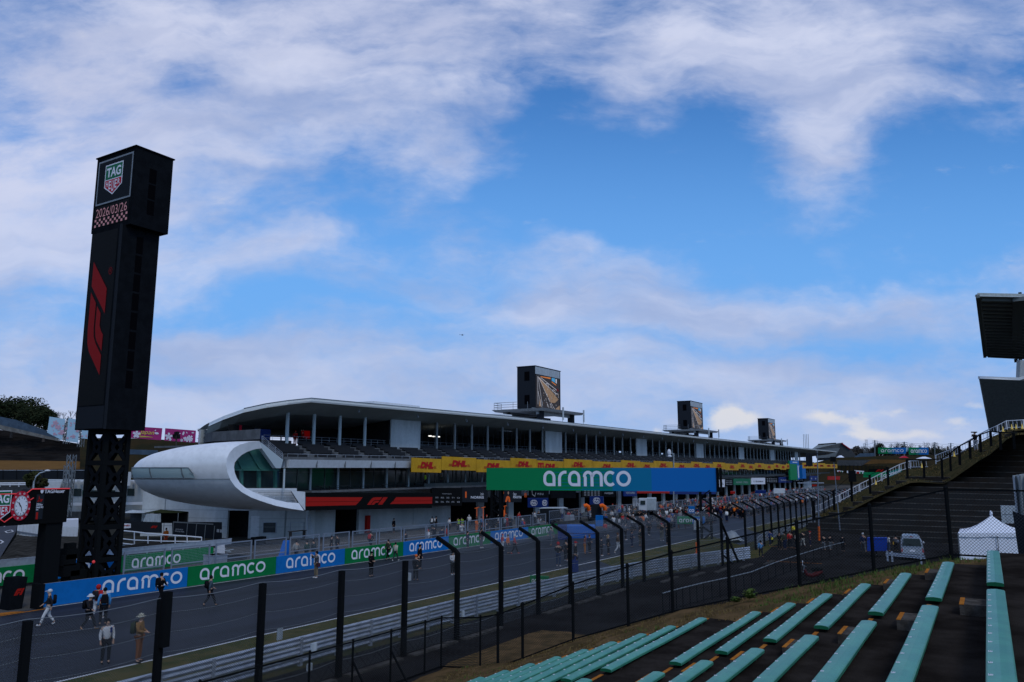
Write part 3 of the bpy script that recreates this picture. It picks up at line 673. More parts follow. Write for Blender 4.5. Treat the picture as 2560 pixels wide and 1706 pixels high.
WA = [gr(350, 1340), gr(408, 1340), gr(594, 1346), gr(786, 1346)]
WA = [Vector((float(p[0]), float(p[1]), -.4)) for p in WA]+[Vector((64.2, 65.0, -.4))]
def onw(x, y, out=0.0):
    '''point of the rounded end wall seen at bearing x, y'''
    d = ray(x, y); best = None
    for a, b in zip(WA, WA[1:]):
        e = b-a; n_ = Vector((e.y, -e.x, 0)).normalized(); n_ = n_ if n_.dot(Vector((hd[0], hd[1], 0))) < 0 else -n_; q = a+n_*out
        den = d[0]*n_.x+d[1]*n_.y; t_ = (q.x*n_.x+q.y*n_.y)/den; P = Vector(CP)+Vector(d)*t_; u = (P-q).dot(e)/e.length_squared
        if t_ > 0 and -.02 <= u <= 1.02: best = P
    return best
def wseg(xa, xb, y0=None, y1=None, out=0.0, th=.3, z0=-.4, z1=4.7):
    a, b = onw(xa, 1330, out), onw(xb, 1330, out); za = onw((xa+xb)/2, y1, out).z if y1 else z0; zb2 = onw((xa+xb)/2, y0, out).z if y0 else z1; e = (b-a).normalized(); n_ = Vector((-e.y, e.x, 0)); n_ = n_ if n_.dot(Vector((hd[0], hd[1], 0))) > 0 else -n_
    q = [a, b, b+n_*th, a+n_*th]; return [Vector((p.x, p.y, za)) for p in q]+[Vector((p.x, p.y, zb2)) for p in q]
for xa, xb in ((351, 408), (408, 567), (620, 785)): mb.hexa(wseg(xa, xb))
mb.hexa(wseg(567.1, 619.9, y1=1277)); a_, b_ = WA[3], WA[4]; mb.quad(a_, b_, b_+Vector((0, 0, 5.1)), a_+Vector((0, 0, 5.1)))
mb.build('ground_floor_wall', 'white_wall', bld, loc=(58, 65, 0))
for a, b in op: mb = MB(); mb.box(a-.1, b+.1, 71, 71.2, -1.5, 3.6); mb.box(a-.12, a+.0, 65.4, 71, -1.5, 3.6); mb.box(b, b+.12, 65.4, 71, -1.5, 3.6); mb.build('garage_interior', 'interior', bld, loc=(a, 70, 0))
mb = MB()
for px in (963, 1034): T = X(px, 64.98); mb.box(T-.02, T+.02, 64.985, 65, 0, 3.1)
for xa, xb in ((352, 407), (409, 566), (621, 784)):
    for z in (.9, 1.8, 2.7): mb.hexa(wseg(xa, xb, out=.02, th=.02, z0=z, z1=z+.03))
mb.hexa(wseg(710, 713.5, out=.1, th=.1)); mb.hexa(wseg(407.5, 409, out=.03, th=.03))
mb.build('panel_joints', 'steel_grey', bld, loc=(60, 65, 0))
for (a, b, y0, y1) in ((657, 690, 1333, 1306), (725, 759, 1333, 1306)):
    mb = MB(); q = wseg(a, b, y1, y0, out=.03, th=.04); mb.hexa(q); w = mb.build('window', 'interior_grey', bld, loc=tuple(q[0])); mb = MB()
    for c, d in ((0, 1), (1, 5), (5, 4), (4, 0)): mb.bar(q[c], q[d], .09)
    mb.build('window_frame', 'galv_post', w, loc=tuple(q[0]))
for (a, b) in ((845, 899), (1034, 1112)):
    pass
for px0, px1 in ((923, 1020), (1034, 1112)):
    a, b = X(px0, 64.97), X(px1, 64.97); mb = MB(); mb.box(a, b, 64.94, 65, -.4, 3.05)
    for i in range(1, 12): mb.box(a+.02, b-.02, 64.93, 64.94, -.3+i*.27, -.285+i*.27)
    mb.build('roller_door', 'white_wall', bld, loc=(a, 65, 0))
mb = MB(); q = wseg(626, 647, z0=-.3, z1=2.1, out=.03, th=.04); mb.hexa(q); mb.build('door', 'white_panel', bld, loc=tuple(q[0]))
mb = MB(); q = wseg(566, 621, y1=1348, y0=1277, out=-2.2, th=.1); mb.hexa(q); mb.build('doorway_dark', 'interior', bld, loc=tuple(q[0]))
p = gn(917, 1327, 64.8); mb = MB(); mb.box(p[0]-.2, p[0]+.38, 64.6, 64.99, -.5, 1.7); tag(mb.build('vending_cabinet', 'red_paint', loc=tuple(p)), 'tall red cabinet against the white ground floor wall beside the dark doorway', 'cabinet')
# first floor slab and glazed lounge
mb = MB(); mb.box(60.6, E1, 61.0, 72, 4.78, 5.0); mb.build('first_floor_slab', 'deck_grey', bld, loc=(58, 61, 5))
mb = MB(); mb.box(53.5, E1, 65.5, 65.6, 4.9, 7.42); mb.build('lounge_glazing', 'glass_dark', bld, loc=(58, 65, 5))
mb = MB()      # seating tiers seen through the glazing
for r in range(7): mb.box(59, 120, 66.2+r*.75, 66.9+r*.75, 5.0+r*.3, 5.25+r*.3)
mb.build('lounge_tiers', 'interior_grey', bld, loc=(60, 66, 5))
for i in range(70):
    T = 62.5+4.25*i
    mb = MB(); mb.tube([(T, 63.2, 5.0), (T, 63.2, 7.4)], .13, 8); mb.build('lower_column', 'pale_head', bld, loc=(T, 63.2, 5))
mb = MB()
T = 58.5
while T < 340: mb.box(T-.02, T+.02, 65.42, 65.5, 5.0, 7.4); T += 2.12
mb.box(58.5, E1, 65.42, 65.48, 6.9, 6.94); mb.build('mullions', 'steel_grey', bld, loc=(58, 65.4, 5))
T = 62.0; i = 0
while T < 200:
    mb = MB(); mb.box(T, T+2.0, 61.25, 61.65, 5.42, 5.46); mb.box(T+.3, T+.36, 61.4, 61.5, 5.0, 5.42); mb.box(T+1.6, T+1.66, 61.4, 61.5, 5.0, 5.42); mb.box(T-.1, T+2.1, 61.75, 61.95, 5.22, 5.26)
    if i < 26: mb.build('deck_bench', 'seat_dark', bld, loc=(T, 61, 5))
    T += 2.9+(i % 3)*.5; i += 1
mb = MB()
for a in range(0, 5): mb.box(80+a*60, 139+a*60, 61.05, 61.08, 5.0, 5.45)
mb.build('deck_balustrade', 'rail_dim', bld, loc=(80, 61, 5))
# ledge of the upper tribune
mb = MB(); mb.hexa([(56.5, 60.3, 7.4), (E1, 60.3, 7.4), (E1, 66, 7.4), (56.5, 66, 7.4), (56.5, 60, 8.22), (E1, 60, 8.22), (E1, 66, 8.22), (56.5, 66, 8.22)]); mb.build('upper_ledge', 'white_panel', bld, loc=(58, 60, 8))
mb = MB(); T = 56
while T < 120: mb.box(T-.015, T+.015, 60.0, 60.2, 7.42, 8.2); T += 4.25
mb.build('ledge_joints', 'steel_grey', bld, loc=(58, 60, 8))
mb = MB()
for r in range(5): mb.box(55.8-.25*r, E1, 60.35+r*.75, 61.15+r*.75+(4 if r == 4 else 0), 8.225, 8.5+r*.32)
mb.build('upper_tiers', 'deck_grey', bld, loc=(58, 61, 8))
rest = MB()
for r in range(5):
    T = 56.6+r*.12; b = 0
    while T < 345:
        z = 8.5+r*.32-.02 if r else 8.24
        mb = MB() if b < 16 else rest
        mb.box(T, T+3.2, 60.62+r*.75, 61.0+r*.75, z+.02+.12, z+.20); mb.box(T, T+3.2, 61.0+r*.75, 61.05+r*.75, z+.14, z+.52); mb.box(T+.2, T+.3, 60.7+r*.75, 60.9+r*.75, z, z+.14); mb.box(T+2.8, T+2.9, 60.7+r*.75, 60.9+r*.75, z, z+.14)
        if b < 16: mb.build('seat_row', 'seat_dark', bld, loc=(T, 61, z))
        T += 4.25; b += 1
o = rest.build('seat_rows', 'seat_dark', bld, loc=(130, 61, 8)); o['kind'] = 'stuff'
mb = MB(); zt = 8.9
for (n, z0) in ((60.45, 8.25),): 
    T = 56.5
    while T < 200: mb.tube([(T, n, z0), (T, n, z0+.55)], .018, 4, cap=False); T += 1.4
    mb.tube([(56.5, n, z0+.55), (200, n, z0+.55)], .02, 4)
T = 57
while T < 80: mb.tube([(T, 64.6, 9.8), (T, 64.6, 10.8)], .02, 4, cap=False); T += 1.2
for z in (10.2, 10.5, 10.8): mb.tube([(57, 64.6, z), (80, 64.6, z)], .015, 4)
mb.build('balustrade', 'galv_post', bld, loc=(58, 61, 9))
# stair stringer and rail at the end
mb = MB(); a, b = gn(649, 1103, 61.5), gn(706, 1150, 60.2); a2, b2 = gn(655, 1112, 61.5), gn(694, 1172, 60.2)
mb.prism([tuple(gn(650, 1105, 60.05)), tuple(gn(708, 1150, 60.05)), tuple(gn(702, 1171, 60.05)), tuple(gn(690, 1171, 60.05)), tuple(gn(654, 1121, 60.05))], (0, .5, 0)); mb.build('stair_stringer', 'pale_head', bld, loc=tuple(a))
mb = MB()
for k in range(5): mb.tube([gn(655, 1090+k*4.5, 60.4), gn(706, 1132+k*4.5, 60.2)], .022, 5)
for t_ in (0, .33, .66, 1): x, y = 655+51*t_, 1090+42*t_; mb.tube([gn(x, y, 60.3), gn(x, y+22, 60.3)], .025, 5)
mb.build('stair_railing', 'galv_post', bld, loc=tuple(a))
# top deck
mb = MB(); mb.box(55, E1, 65.2, 80, 9.6, 9.8); mb.box(82.5, E1, 64.3, 64.45, 9.5, 10.35); mb.build('top_deck', 'deck_grey', bld, loc=(58, 66, 9.7))
cT = [59.6, 63.5, 67.6, 71.9]+[86.4+4.26*i for i in range(58)]
for T in cT:
    if any(abs(T-(79.7+40.55*j)) < 3.2 for j in range(8)): continue
    mb = MB(); mb.tube([(T, 64, 9.4), (T, 64, 13.7)], .2, 10); mb.build('column', 'pale_head' if T < 75 else 'steel_grey', bld, loc=(T, 64, 9.5))
for j in range(8):
    T = 76.7+40.55*j
    if T > 345: break
    mb = MB(); mb.box(T, T+6, 63.9, 64.1, 9.75, 13.6); mb.build('white_screen_wall', 'white_wall', bld, loc=(T, 64, 10))
mb = MB(); mb.box(70, 166, 73, 73.2, 9.8, 13.5); mb.box(199, E1, 73, 73.2, 9.8, 13.5); mb.box(166, 199, 73, 73.2, 9.8, 10.9); mb.box(76.5, 76.7, 64.1, 73, 9.8, 13.6)
mb.build('lounge_back_wall', 'interior', bld, loc=(70, 73, 10))
T = 166.2
while T < 199: mb = MB(); mb.box(T, T+.75, 73, 73.2, 10.9, 13.6); mb.build('back_wall_slat', 'interior', bld, loc=(T, 73, 11)); T += 1.25 if int(T) % 7 else 2.6
mb = MB(); T = 83
while T < 300:
    mb.box(T-.02, T+.02, 66, 66.06, 9.8, 13.5); T += 1.4
mb.build('inner_mullions', 'interior_grey', bld, loc=(83, 66, 10))
mb = MB()
T = 83
for a, b in ((83, 116), (124, 157), (165, 198), (206, 239)):
    t_ = a
    while t_ < b: mb.tube([(t_, 64.9, 9.8), (t_, 64.9, 10.85)], .018, 4, cap=False); t_ += 1.4
    for z in (10.2, 10.5, 10.85): mb.tube([(a, 64.9, z), (b, 64.9, z)], .016, 4)
mb.build('deck_railing', 'fence_grey', bld, loc=(83, 65, 10))
for (T, n, z) in ((87.5, 66, 11.7), (89.2, 66.5, 11.7), (90.2, 66.5, 11.7)):
    mb = MB(); mb.box(T, T+.5, n, n+.3, z, z+.14); mb.build('lit_lamp', 'lamp_on', bld, loc=(T, n, z))
for i in range(16):
    T = 68+11*i; mb = MB(); mb.tube([(T, 61.6, 14.15), (T, 61.5, 13.7)], [.05, .13], 8); mb.build('floodlight', 'galv_post', bld, loc=(T, 61.6, 14))
# furniture on the open top deck
mb = MB(); mb.box(67.0, 69.2, 70, 70.2, 10.2, 12.2); o = mb.build('display', 'interior', loc=(67, 70, 10)); tag(o, 'black display stand with a glowing red picture on the open top deck', 'screen'); 
mb = MB(); mb.box(67.5, 68.8, 69.95, 70, 10.9, 11.8); mb.build('picture', 'led_red', o, loc=(67, 70, 10))
mb = MB(); mb.box(X(563, 68), X(628, 68), 68, 68.2, 9.8, 11.9); mb.box(X(588, 68), X(593, 68), 67.9, 68, 9.8, 11.9, 1); tag(mb.build('partition', ['interior', 'logo_red'], loc=(55, 68, 10)), 'black partition with a red stripe on the rounded end of the top deck', 'partition')
mb = MB(); mb.box(X(630, 66.5), X(668, 66.5), 66.5, 66.7, 9.8, 11.5); tag(mb.build('partition', 'navy_sign', loc=(58, 66, 10)), 'dark blue partition on the top deck left of the first column', 'partition')
for i, (T, n) in enumerate(((61.5, 67), (63, 68.5), (65, 67), (74, 68))):
    mb = MB(); mb.tube([(T, n, 10.85), (T, n, 10.9)], .4, 12); mb.tube([(T, n, 9.8), (T, n, 10.85)], .04, 6); mb.tube([(T, n, 9.8), (T, n, 9.83)], .25, 10)
    tag(mb.build('standing_table', 'seat_dark', loc=(T, n, 9.8)), ORD[i]+' dark standing table from the left on the open top deck', 'table', 'standing tables on the top deck')
# ---- roof: long wing with a rounded, drooping end
tip = [gn(779, 996, 60.2), gn(720, 1002, 61.0), gn(665, 1010, 62.8), gn(610, 1022, 65.5), gn(560, 1040, 69.5), gn(523, 1057, 75.0)]
tip = [Vector(p) for p in tip]
back = [Vector((T, 88, z)) for T, z in ((70, 12.6), (69, 12.5), (68, 12.4), (67.5, 12.3), (67, 12.2), (66.5, 12.1))]
ft = [Vector((E1+40, 60.2, 15.0))]+[Vector((T, 60.2, 14.95)) for T in range(340, 70, -30)]+tip
bk_ = [Vector((p.x, 88, 12.9)) for p in ft[:len(ft)-len(tip)]]+back
mb = MB(); rows = []
for f_, b_ in zip(ft, bk_):
    r = []
    for i in range(7):
        t_ = i/6; p = f_.lerp(b_, t_); p = Vector((p.x, p.y, p.z+.35*math.sin(math.pi*t_)*.3)); r.append(p)
    rows.append(r)
mb.grid(rows, 0, True); mb.build('roof', 'white_panel', bld, loc=(60, 62, 14))
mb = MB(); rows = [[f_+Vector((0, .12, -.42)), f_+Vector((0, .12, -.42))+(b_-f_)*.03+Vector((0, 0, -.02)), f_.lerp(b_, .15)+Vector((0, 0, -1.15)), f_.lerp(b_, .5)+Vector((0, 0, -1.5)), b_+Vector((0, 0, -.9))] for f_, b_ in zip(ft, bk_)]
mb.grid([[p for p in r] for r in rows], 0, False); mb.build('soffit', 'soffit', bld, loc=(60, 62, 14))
mb = MB(); mb.grid([[f_, f_+Vector((0, .03, -.26)), f_+Vector((0, .12, -.42))] for f_ in ft]); mb.build('fascia', 'light_strip', bld, loc=(60, 60, 15))
mb = MB(); mb.tube([f_+Vector((0, .0, .02)) for f_ in ft[:-2]], .05, 5); mb.build('gutter', 'steel_grey', bld, loc=(60, 60, 15))
mb = MB(); mb.tube([gn(538, 1065, 74.5), gn(541, 1112, 74.5)], .22, 10); mb.build('column', 'pale_head', bld, loc=tuple(gn(538, 1100, 74.5)))
for (x0, x1, y0, y1, n, lab) in ((935, 1049, 1009, 1030, 70, 'a'), (1252, 1280, 1036, 1050, 66, 'b'), (1900, 1960, 1107, 1120, 70, 'c')):
    a, b = gn(x0, y1, n), gn(x1, y1, n); z = gn((x0+x1)/2, y0, n)[2]; mb = MB(); mb.box(a[0], b[0], n, n+4, 13.2, z); mb.build('rooftop_plant', 'white_panel', bld, loc=tuple(a))
# round balcony front at the pod
mb = MB(); pts = [gn(509, 1106, 76), gn(512, 1088, 76)]
arcp = [(44.5+8*0, 0)]
dk = [gn(510, 1107, 76), gn(530, 1104, 70), gn(575, 1102, 66), gn(620, 1100, 63), gn(650, 1098, 61)]
mb.grid([[Vector(p), Vector(p)+Vector((0, 0, 1.0))] for p in dk]); mb.build('balcony_front', 'deck_grey', bld, loc=tuple(dk[0]))
mb = MB(); mb.poly([tuple(p) for p in dk]+[(60, 66, dk[-1][2]), (60, 80, dk[0][2])][::1]); mb.build('balcony_floor', 'deck_grey', bld, loc=tuple(dk[0]))
mb = MB(); a, b = gn(500, 1110, 80), gn(538, 1076, 80); mb.box(a[0], b[0]+3, 80, 80.3, 5, b[2]); mb.build('side_wall', 'white_wall', bld, loc=tuple(a))
# ---- the pod
rimo = [(649, 1103), (622, 1106), (600, 1112), (585, 1120), (574, 1132), (567, 1147), (566, 1165), (569, 1183), (576, 1200), (588, 1217), (605, 1231), (628, 1244), (655, 1254), (690, 1265), (725, 1272), (760, 1277)]
rimi = [(655, 1121), (635, 1124), (618, 1130), (604, 1138), (594, 1147), (587, 1157), (585, 1168), (587, 1182), (592, 1195), (600, 1208), (612, 1219), (630, 1229), (660, 1241), (690, 1250), (718, 1256), (747, 1258)]
RO = [Vector(gn(x, y, 59.6)) for x, y in rimo]; RI = [Vector(gn(x, y, 59.8)) for x, y in rimi]
# hull: rings shrinking from the rim towards a nose pointing back along the straight
NOSEX, NOSEN, QE = 366, 70.5, 1.12; nose = Vector(gn(NOSEX, 1196, NOSEN)); top0 = RO[0]; base = Vector((56.5, 60, 6.45))
# close the ring inside the building
ring = RO
NOSEX, NOSEN, QE = 366, 70.5, 1.12
rows = []; NS = 28
for i in range(NS+1):
    s = i/NS*math.pi/2; q = math.cos(s)**QE; cpt = base.lerp(nose, math.sin(s)); r = []
    for p in ring:
        v = p-base; qz = math.cos(s)**(.62 if v.z < 0 else 1.0); r.append(cpt+Vector((v.x*q, v.y*q, v.z*qz)))
    rows.append(r)
pod = thing('control_pod', 'smooth white egg-shaped pod with a ribbon window at the end of the pit building', 'control room', tuple(base))
hull = MB(); keep_rows = rows
n = len(ring)
vs = [p for r in rows for p in r]; fs = []
hull.add(vs, [(i*n+(j+1) % n, i*n+j, (i+1)*n+j, (i+1)*n+(j+1) % n) for i in range(NS) for j in range(n-1)], 0, True)
hull.build('hull', 'pod_skin', pod, loc=tuple(base))
mb = MB(); mb.grid([[a, b] for a, b in zip(RO, RI)], 0, True); mb.grid([[b, b+Vector((.25, .8, 0))] for b in RI], 0, True); mb.build('rim', 'pod_skin', pod, loc=tuple(base))
# ribbon window and seam follow the hull: sample it along constant height
def hull_at(z, t_):      # point of the hull's front-left flank: i fraction t_, ring height closest to z
    i = t_*NS; i0 = min(int(i), NS-1); f_ = i-i0; r = [rows[i0][j].lerp(rows[i0+1][j], f_) for j in range(2, 14)]
    best = None
    for a, b in zip(r, r[1:]):
        if (a.z-z)*(b.z-z) <= 0 and abs(a.z-b.z) > 1e-6: u = (z-a.z)/(b.z-a.z); return a.lerp(b, u)
    return min(r, key=lambda p: abs(p.z-z))
nz = nose.z
mb = MB(); sm = []
for i in range(0, 41):
    p = hull_at(nz-.02, i/40*.985); o_ = (p-Vector((60, 72, p.z))).normalized()*.02; sm.append(p+o_)
mb.grid([[p+Vector((0, 0, .035)), p-Vector((0, 0, .035))] for p in sm]); mb.build('seam', 'steel_grey', pod, loc=tuple(base))
wr = []
for i in range(0, 41):
    t_ = .15+(.86-.15)*i/40
    lo, hi = nz+.09, nz+1.02
    e = min(1, (i+.6)/1.6); 
    r = []
    for k in range(5):
        z = lo+(hi-lo)*e*k/4; p = hull_at(z, t_); o_ = (p-Vector((60, 72, p.z))).normalized()*.16; r.append(p+o_)
    wr.append(r)
mb = MB(); mb.grid(wr, 0, True); wo_ = mb.build('ribbon_window', 'glass_pale', pod, loc=tuple(base))
mb = MB(); mb.tube([r[0] for r in wr], .035, 5); mb.tube([r[-1] for r in wr], .045, 5); mb.tube([r[2]-Vector((0, 0, 0)) for r in wr[:2]], .02, 4)
for i in (3, 14, 27, 36): mb.tube(wr[i], .06, 5)
mb.build('window_frame', 'steel_grey', wo_, loc=tuple(base))
# glass lounge inside the rim
gl = [Vector(gn(x, y, 62.0)) for x, y in ((655, 1121), (635, 1124), (612, 1134), (594, 1150), (586, 1171), (690, 1175), (692, 1173))]
mb = MB(); mb.poly([Vector(gn(x, y, 61.0)) for x, y in ((657, 1121), (630, 1124), (608, 1135), (592, 1150), (584, 1172), (693, 1175))]); mb.build('slanted_glass_roof', 'glass_green', pod, loc=tuple(base))
mb = MB(); mb.poly([Vector(gn(x, y, 62.2)) for x, y in ((584, 1174), (590, 1200), (612, 1222), (697, 1222), (697, 1174))]); mb.build('glass_wall', 'glass_dark', pod, loc=tuple(base))
mb = MB()
for a, b in (((594, 1150), (606, 1175)), ((622, 1127), (652, 1176)), ((657, 1121), (694, 1176)), ((586, 1175), (697, 1176))): mb.bar(gn(*a, 60.9), gn(*b, 60.9), .12)
for x in (603, 647, 688): mb.bar(gn(x, 1176, 61.5), gn(x, 1220, 61.5), .28)
mb.build('glazing_bars', 'glass_green', pod, loc=tuple(base))
mb = MB(); mb.poly([Vector(gn(x, y, 61)) for x, y in ((612, 1221), (742, 1221), (742, 1258), (700, 1253), (640, 1236))])
for i in range(7): pass
mb.build('inner_sill', 'white_panel', pod, loc=tuple(base))
mb = MB()
for i in range(8): x0 = 632+i*14; mb.bar(gn(x0, 1228+i*3.9, 60.6), gn(738, 1228+i*3.9, 60.6), .05)
mb.bar(gn(728, 1229, 60.4), gn(746, 1258, 60.4), .07); mb.build('stair_treads', 'steel_grey', pod, loc=tuple(base))
mb = MB(); mb.tube([gn(711, 1172, 60.3), gn(709, 1228, 60.3)], .10, 8); mb.build('slim_column', 'pale_head', pod, loc=tuple(base))
mb = MB(); mb.poly([Vector(gn(x, y, 60.2)) for x, y in ((728, 1227), (763, 1230), (763, 1277), (748, 1258))]); mb.build('end_panel', 'white_panel', pod, loc=tuple(base))
# ---- fascia boards over the garages
def board(px0, px1, y0, y1, n, m, label, name='fascia_board', cat='sign', th=.25, grp='boards over the garages', yr0=None, yr1=None):
    a, b = gn(px0, y1, n), gn(px1, yr1 or y1, n); c, d = gn(px0, y0, n), gn(px1, yr0 or y0, n); mb = MB()
    mb.hexa([a, b, b+np.array([0, th, 0]), a+np.array([0, th, 0]), c, d, d+np.array([0, th, 0]), c+np.array([0, th, 0])]); o = mb.build(name, m, loc=tuple(a)); tag(o, label, cat, grp)
    A = Vector(a); U = (Vector(b)-A); return o, (A, U.normalized(), Vector((0, 0, 1)), Vector((0, -1, 0))), U.length, float(c[2]-a[2])
o, fr, L, h = board(763, 1080, 1232, 1277, 60.9, 'led_black', 'black board with red stripes and a red emblem beside the pod', yr0=1233, yr1=1270)
for q in ([(0, h*.24), (L*.35, h*.26), (L*.375, h*.47), (0, h*.47)], [(0, h*.49), (L*.378, h*.49), (L*.40, h*.73), (0, h*.75)], [(L*.62, h*.30), (L, h*.28), (L, h*.47), (L*.645, h*.47)], [(L*.648, h*.49), (L, h*.49), (L, h*.73), (L*.672, h*.73)]): mb = MB(); flat(mb, q, fr, 0); mb.build('stripe', 'red_paint', o)
mb = MB(); f1(mb, fr, L*.435, h*.27, L*.165, h*.46, 0); mb.build('emblem', 'red_paint', o)
o, fr, L, h = board(1080, 1155, 1220, 1265, 60.9, 'led_black', 'black board with ten small grey sponsor marks left of the orange number one')
mb = MB(); text(mb, 'PARTNERS', fr, L*.33, h*.66, L*.3, h*.045, 0)
for r_, ws in ((.42, ('OKX', 'BOSS', 'CISCO', 'T+', 'O')), (.18, ('DELL', 'DHL', 'ESTRO', 'FX', 'o'))):
    for i, w_ in enumerate(ws): text(mb, w_, fr, L*(.10+.18*i), h*r_, L*.10, h*.085, 0)
mb.build('lettering', 'grey_sign', o)
o, fr, L, h = board(1156, 1219, 1219, 1256, 60.9, 'tower_panel', 'dark board with an orange figure one and a white surname')
mb = MB(); text(mb, '1', fr, L*.10, h*.30, L*.055, h*.42, 1, bold=.03); text(mb, 'NORRIS', fr, L*.32, h*.25, L*.52, h*.17, 0, bold=.02); text(mb, 'Lando', fr, L*.70, h*.48, L*.13, h*.22, 0, bold=-.005, shear=.1); mb.build('lettering', ['white_sign', 'orange_dim'], o)
o, fr, L, h = board(1243, 1304, 1220, 1256, 60.9, 'tower_panel', 'dark board with twin orange discs, a figure in orange and a white surname')
mb = MB(); flat(mb, arc(L*.14, h*.66, L*.075, h*.19, 0, 342, 18), fr, 1); flat(mb, arc(L*.20, h*.66, L*.065, h*.17, 0, 342, 18), fr, 3, .012)
flat(mb, [(L*.31, h*.02), (L*.36, h*.38), (L*.43, h*.46), (L*.50, h*.36), (L*.53, h*.02), (L*.45, h*.02), (L*.44, h*.30), (L*.38, h*.02)], fr, 2); flat(mb, arc(L*.44, h*.66, L*.03, h*.11, 0, 340, 12), fr, 4)
text(mb, 'PIASTRI', fr, L*.64, h*.28, L*.35, h*.17, 0, bold=.02); text(mb, 'Oscar', fr, L*.64, h*.48, L*.14, h*.22, 0); text(mb, '81', fr, L*1.12, h*.35, L*.10, h*.34, 3); mb.build('lettering', ['white_sign', 'logo_red', 'orange_dim', 'orange_plastic', 'skin'], o)
o, fr, L, h = board(1325, 1372, 1222, 1246, 60.9, 'tower_black', 'dark board with white pipe-like drawing behind the gantry')
mb = MB(); ribbon(mb, [(L*.1, h*.8), (L*.12, h*.4), (L*.25, h*.2), (L*.3, h*.6)], .12, fr, 0, .01); text(mb, 'F E U', fr, L*.4, h*.35, L*.3, h*.2, 0); mb.build('drawing', 'grey_sign', o)
spec = [(1378, 1440, 1224, 1246, 'tower_black', 'black board with white antler-shaped mark right of the pipe drawing', None), (1455, 1505, 1223, 1244, 'led_black', 'black board with rows of small sponsor marks under the lettered gantry', 'x'),
        (1507, 1538, 1222, 1243, 'tower_black', 'dark board reading HADJAR under the gantry', 'HADJAR'), (1560, 1592, 1222, 1241, 'navy_sign', 'navy board reading VERSTAPPEN under the gantry', 'VERSTAPPEN'),
        (1593, 1674, 1223, 1234, 'red_paint', 'plain red board under the blue end of the gantry', None), (1675, 1790, 1221, 1236, 'navy_sign', 'dark navy board behind the gantry leg', None),
        (1794, 1812, 1199, 1218, 'white_sign', 'small white board with a black surname right of the gantry', 'G. RUSSELL'), (1813, 1833, 1199, 1216, 'tower_black', 'black sponsor board between the white and the green boards', 'x'), (1834, 1877, 1197, 1213, 'logo_green', 'dark green board with pale figures', 'ALONSO   STROLL'),
        (1879, 1913, 1195, 1211, 'white_sign', 'wider white board with black surnames right of the green one', 'K. BEARMAN'), (1914, 1946, 1194, 1209, 'tower_black', 'black board right of the wider white one', 'x'), (1947, 1980, 1193, 1207, 'navy_sign', 'navy board with pale surnames near the far end', 'SAINZ'), (1981, 2010, 1192, 1205, 'tower_black', 'last black board on the garage row', 'x'),
        (2011, 2024, 1190, 1203, 'led_black', 'small black board with two red figures', None), (2025, 2043, 1190, 1202, 'navy_sign', 'small blue board with two pale figures', '11'), (2070, 2100, 1191, 1200, 'red_paint', 'red lettered strip at the far end of the garages', None)]
for x0, x1, y0, y1, m_, lab, tx_ in spec:
    o, fr, L, h = board(x0, x1, y0, y1, 60.9, m_, lab)
    if tx_:
        mb = MB(); im = 'black_paint' if m_ == 'white_sign' else 'grey_sign'
        if tx_ == 'x':
            for r_ in (.25, .5, .75):
                for i in range(5): rect(mb, fr, L*(.1+.17*i), h*r_, L*(.2+.17*i), h*(r_+.08), 0)
        else: text(mb, tx_, fr, L*.15, h*.3, L*.7, h*.28, 0)
        mb.build('lettering', im, o)
# ---- yellow banners along the tribune
ex = [1027, 1103, 1190, 1274.6, 1341, 1408, 1480, 1551, 1600, 1633, 1680, 1726, 1755, 1781, 1812, 1844.5, 1866, 1885.6, 1909, 1933, 1949, 1963.7, 1973]
for i, (a, b) in enumerate(zip(ex, ex[1:])):
    Ta, Tb = X(a, 59.6, 1150), X(b, 59.6, 1150)-.1; hi = (i % 2 == 1); z1a = 8.62 if i == 0 else (8.85 if hi else 8.55); z1b = z1a-.12; hh = 1.72
    if Tb-Ta < 2: Tb = Ta+4
    A = Vector((Ta, 59.5, z1a-hh)); Bv = Vector((Tb, 59.5, z1b-hh)); mb = MB(); N = 8; r0, r1 = [], []
    for k in range(N+1):
        p = A.lerp(Bv, k/N); w_ = .03*math.sin(k*1.9+i); r0.append(p+Vector((0, w_, 0))); r1.append(p+Vector((0, 0, hh)))
    mb.grid([r0, r1], 0, True); mb.grid([[p+Vector((0, .06, 0)) for p in r1], [p+Vector((0, .06, 0)) for p in r0]], 0, True); mb.grid([r1, [p+Vector((0, .06, 0)) for p in r1]])
    pos_ = 'leftmost' if i == 0 else ORD[i]+' from the left'
    o = mb.build('banner', 'yellow_banner', loc=tuple(A)); tag(o, 'yellow banner with red lettering on the pit building tribune, '+pos_, 'banner', 'yellow banners on the tribune')
    fr = (A+Vector((0, -.05, 0)), (Bv-A).normalized(), Vector((0, 0, 1)), Vector((0, -1, 0))); L = (Bv-A).length; lm = MB(); w = min(L*.62, 5.2)
    x0 = (L-w)/2 if i else L*.2; text(lm, 'DHL', fr, x0+w*.12, hh*.27, w*.70, hh*.48, 0, bold=.085, shear=.38)
    for s_ in range(3): rect(lm, fr, x0-w*.02+s_*.05, hh*(.30+.07*s_), x0+w*(.11+.02*s_), hh*(.33+.07*s_)); rect(lm, fr, x0+w*.86, hh*(.30+.07*s_), x0+w*(1.0-.02*s_), hh*(.33+.07*s_))
    if i == 4: rect(lm, fr, L*.02, hh*.15, L*.02+1.9, hh*.8); 
    lm.build('lettering', 'yellow_red', o)
    if i == 4: lm = MB(); text(lm, '2.12', fr, L*.02+.2, hh*.3, 1.5, hh*.32, 0, .02); lm.build('figures', 'yellow_banner', o)
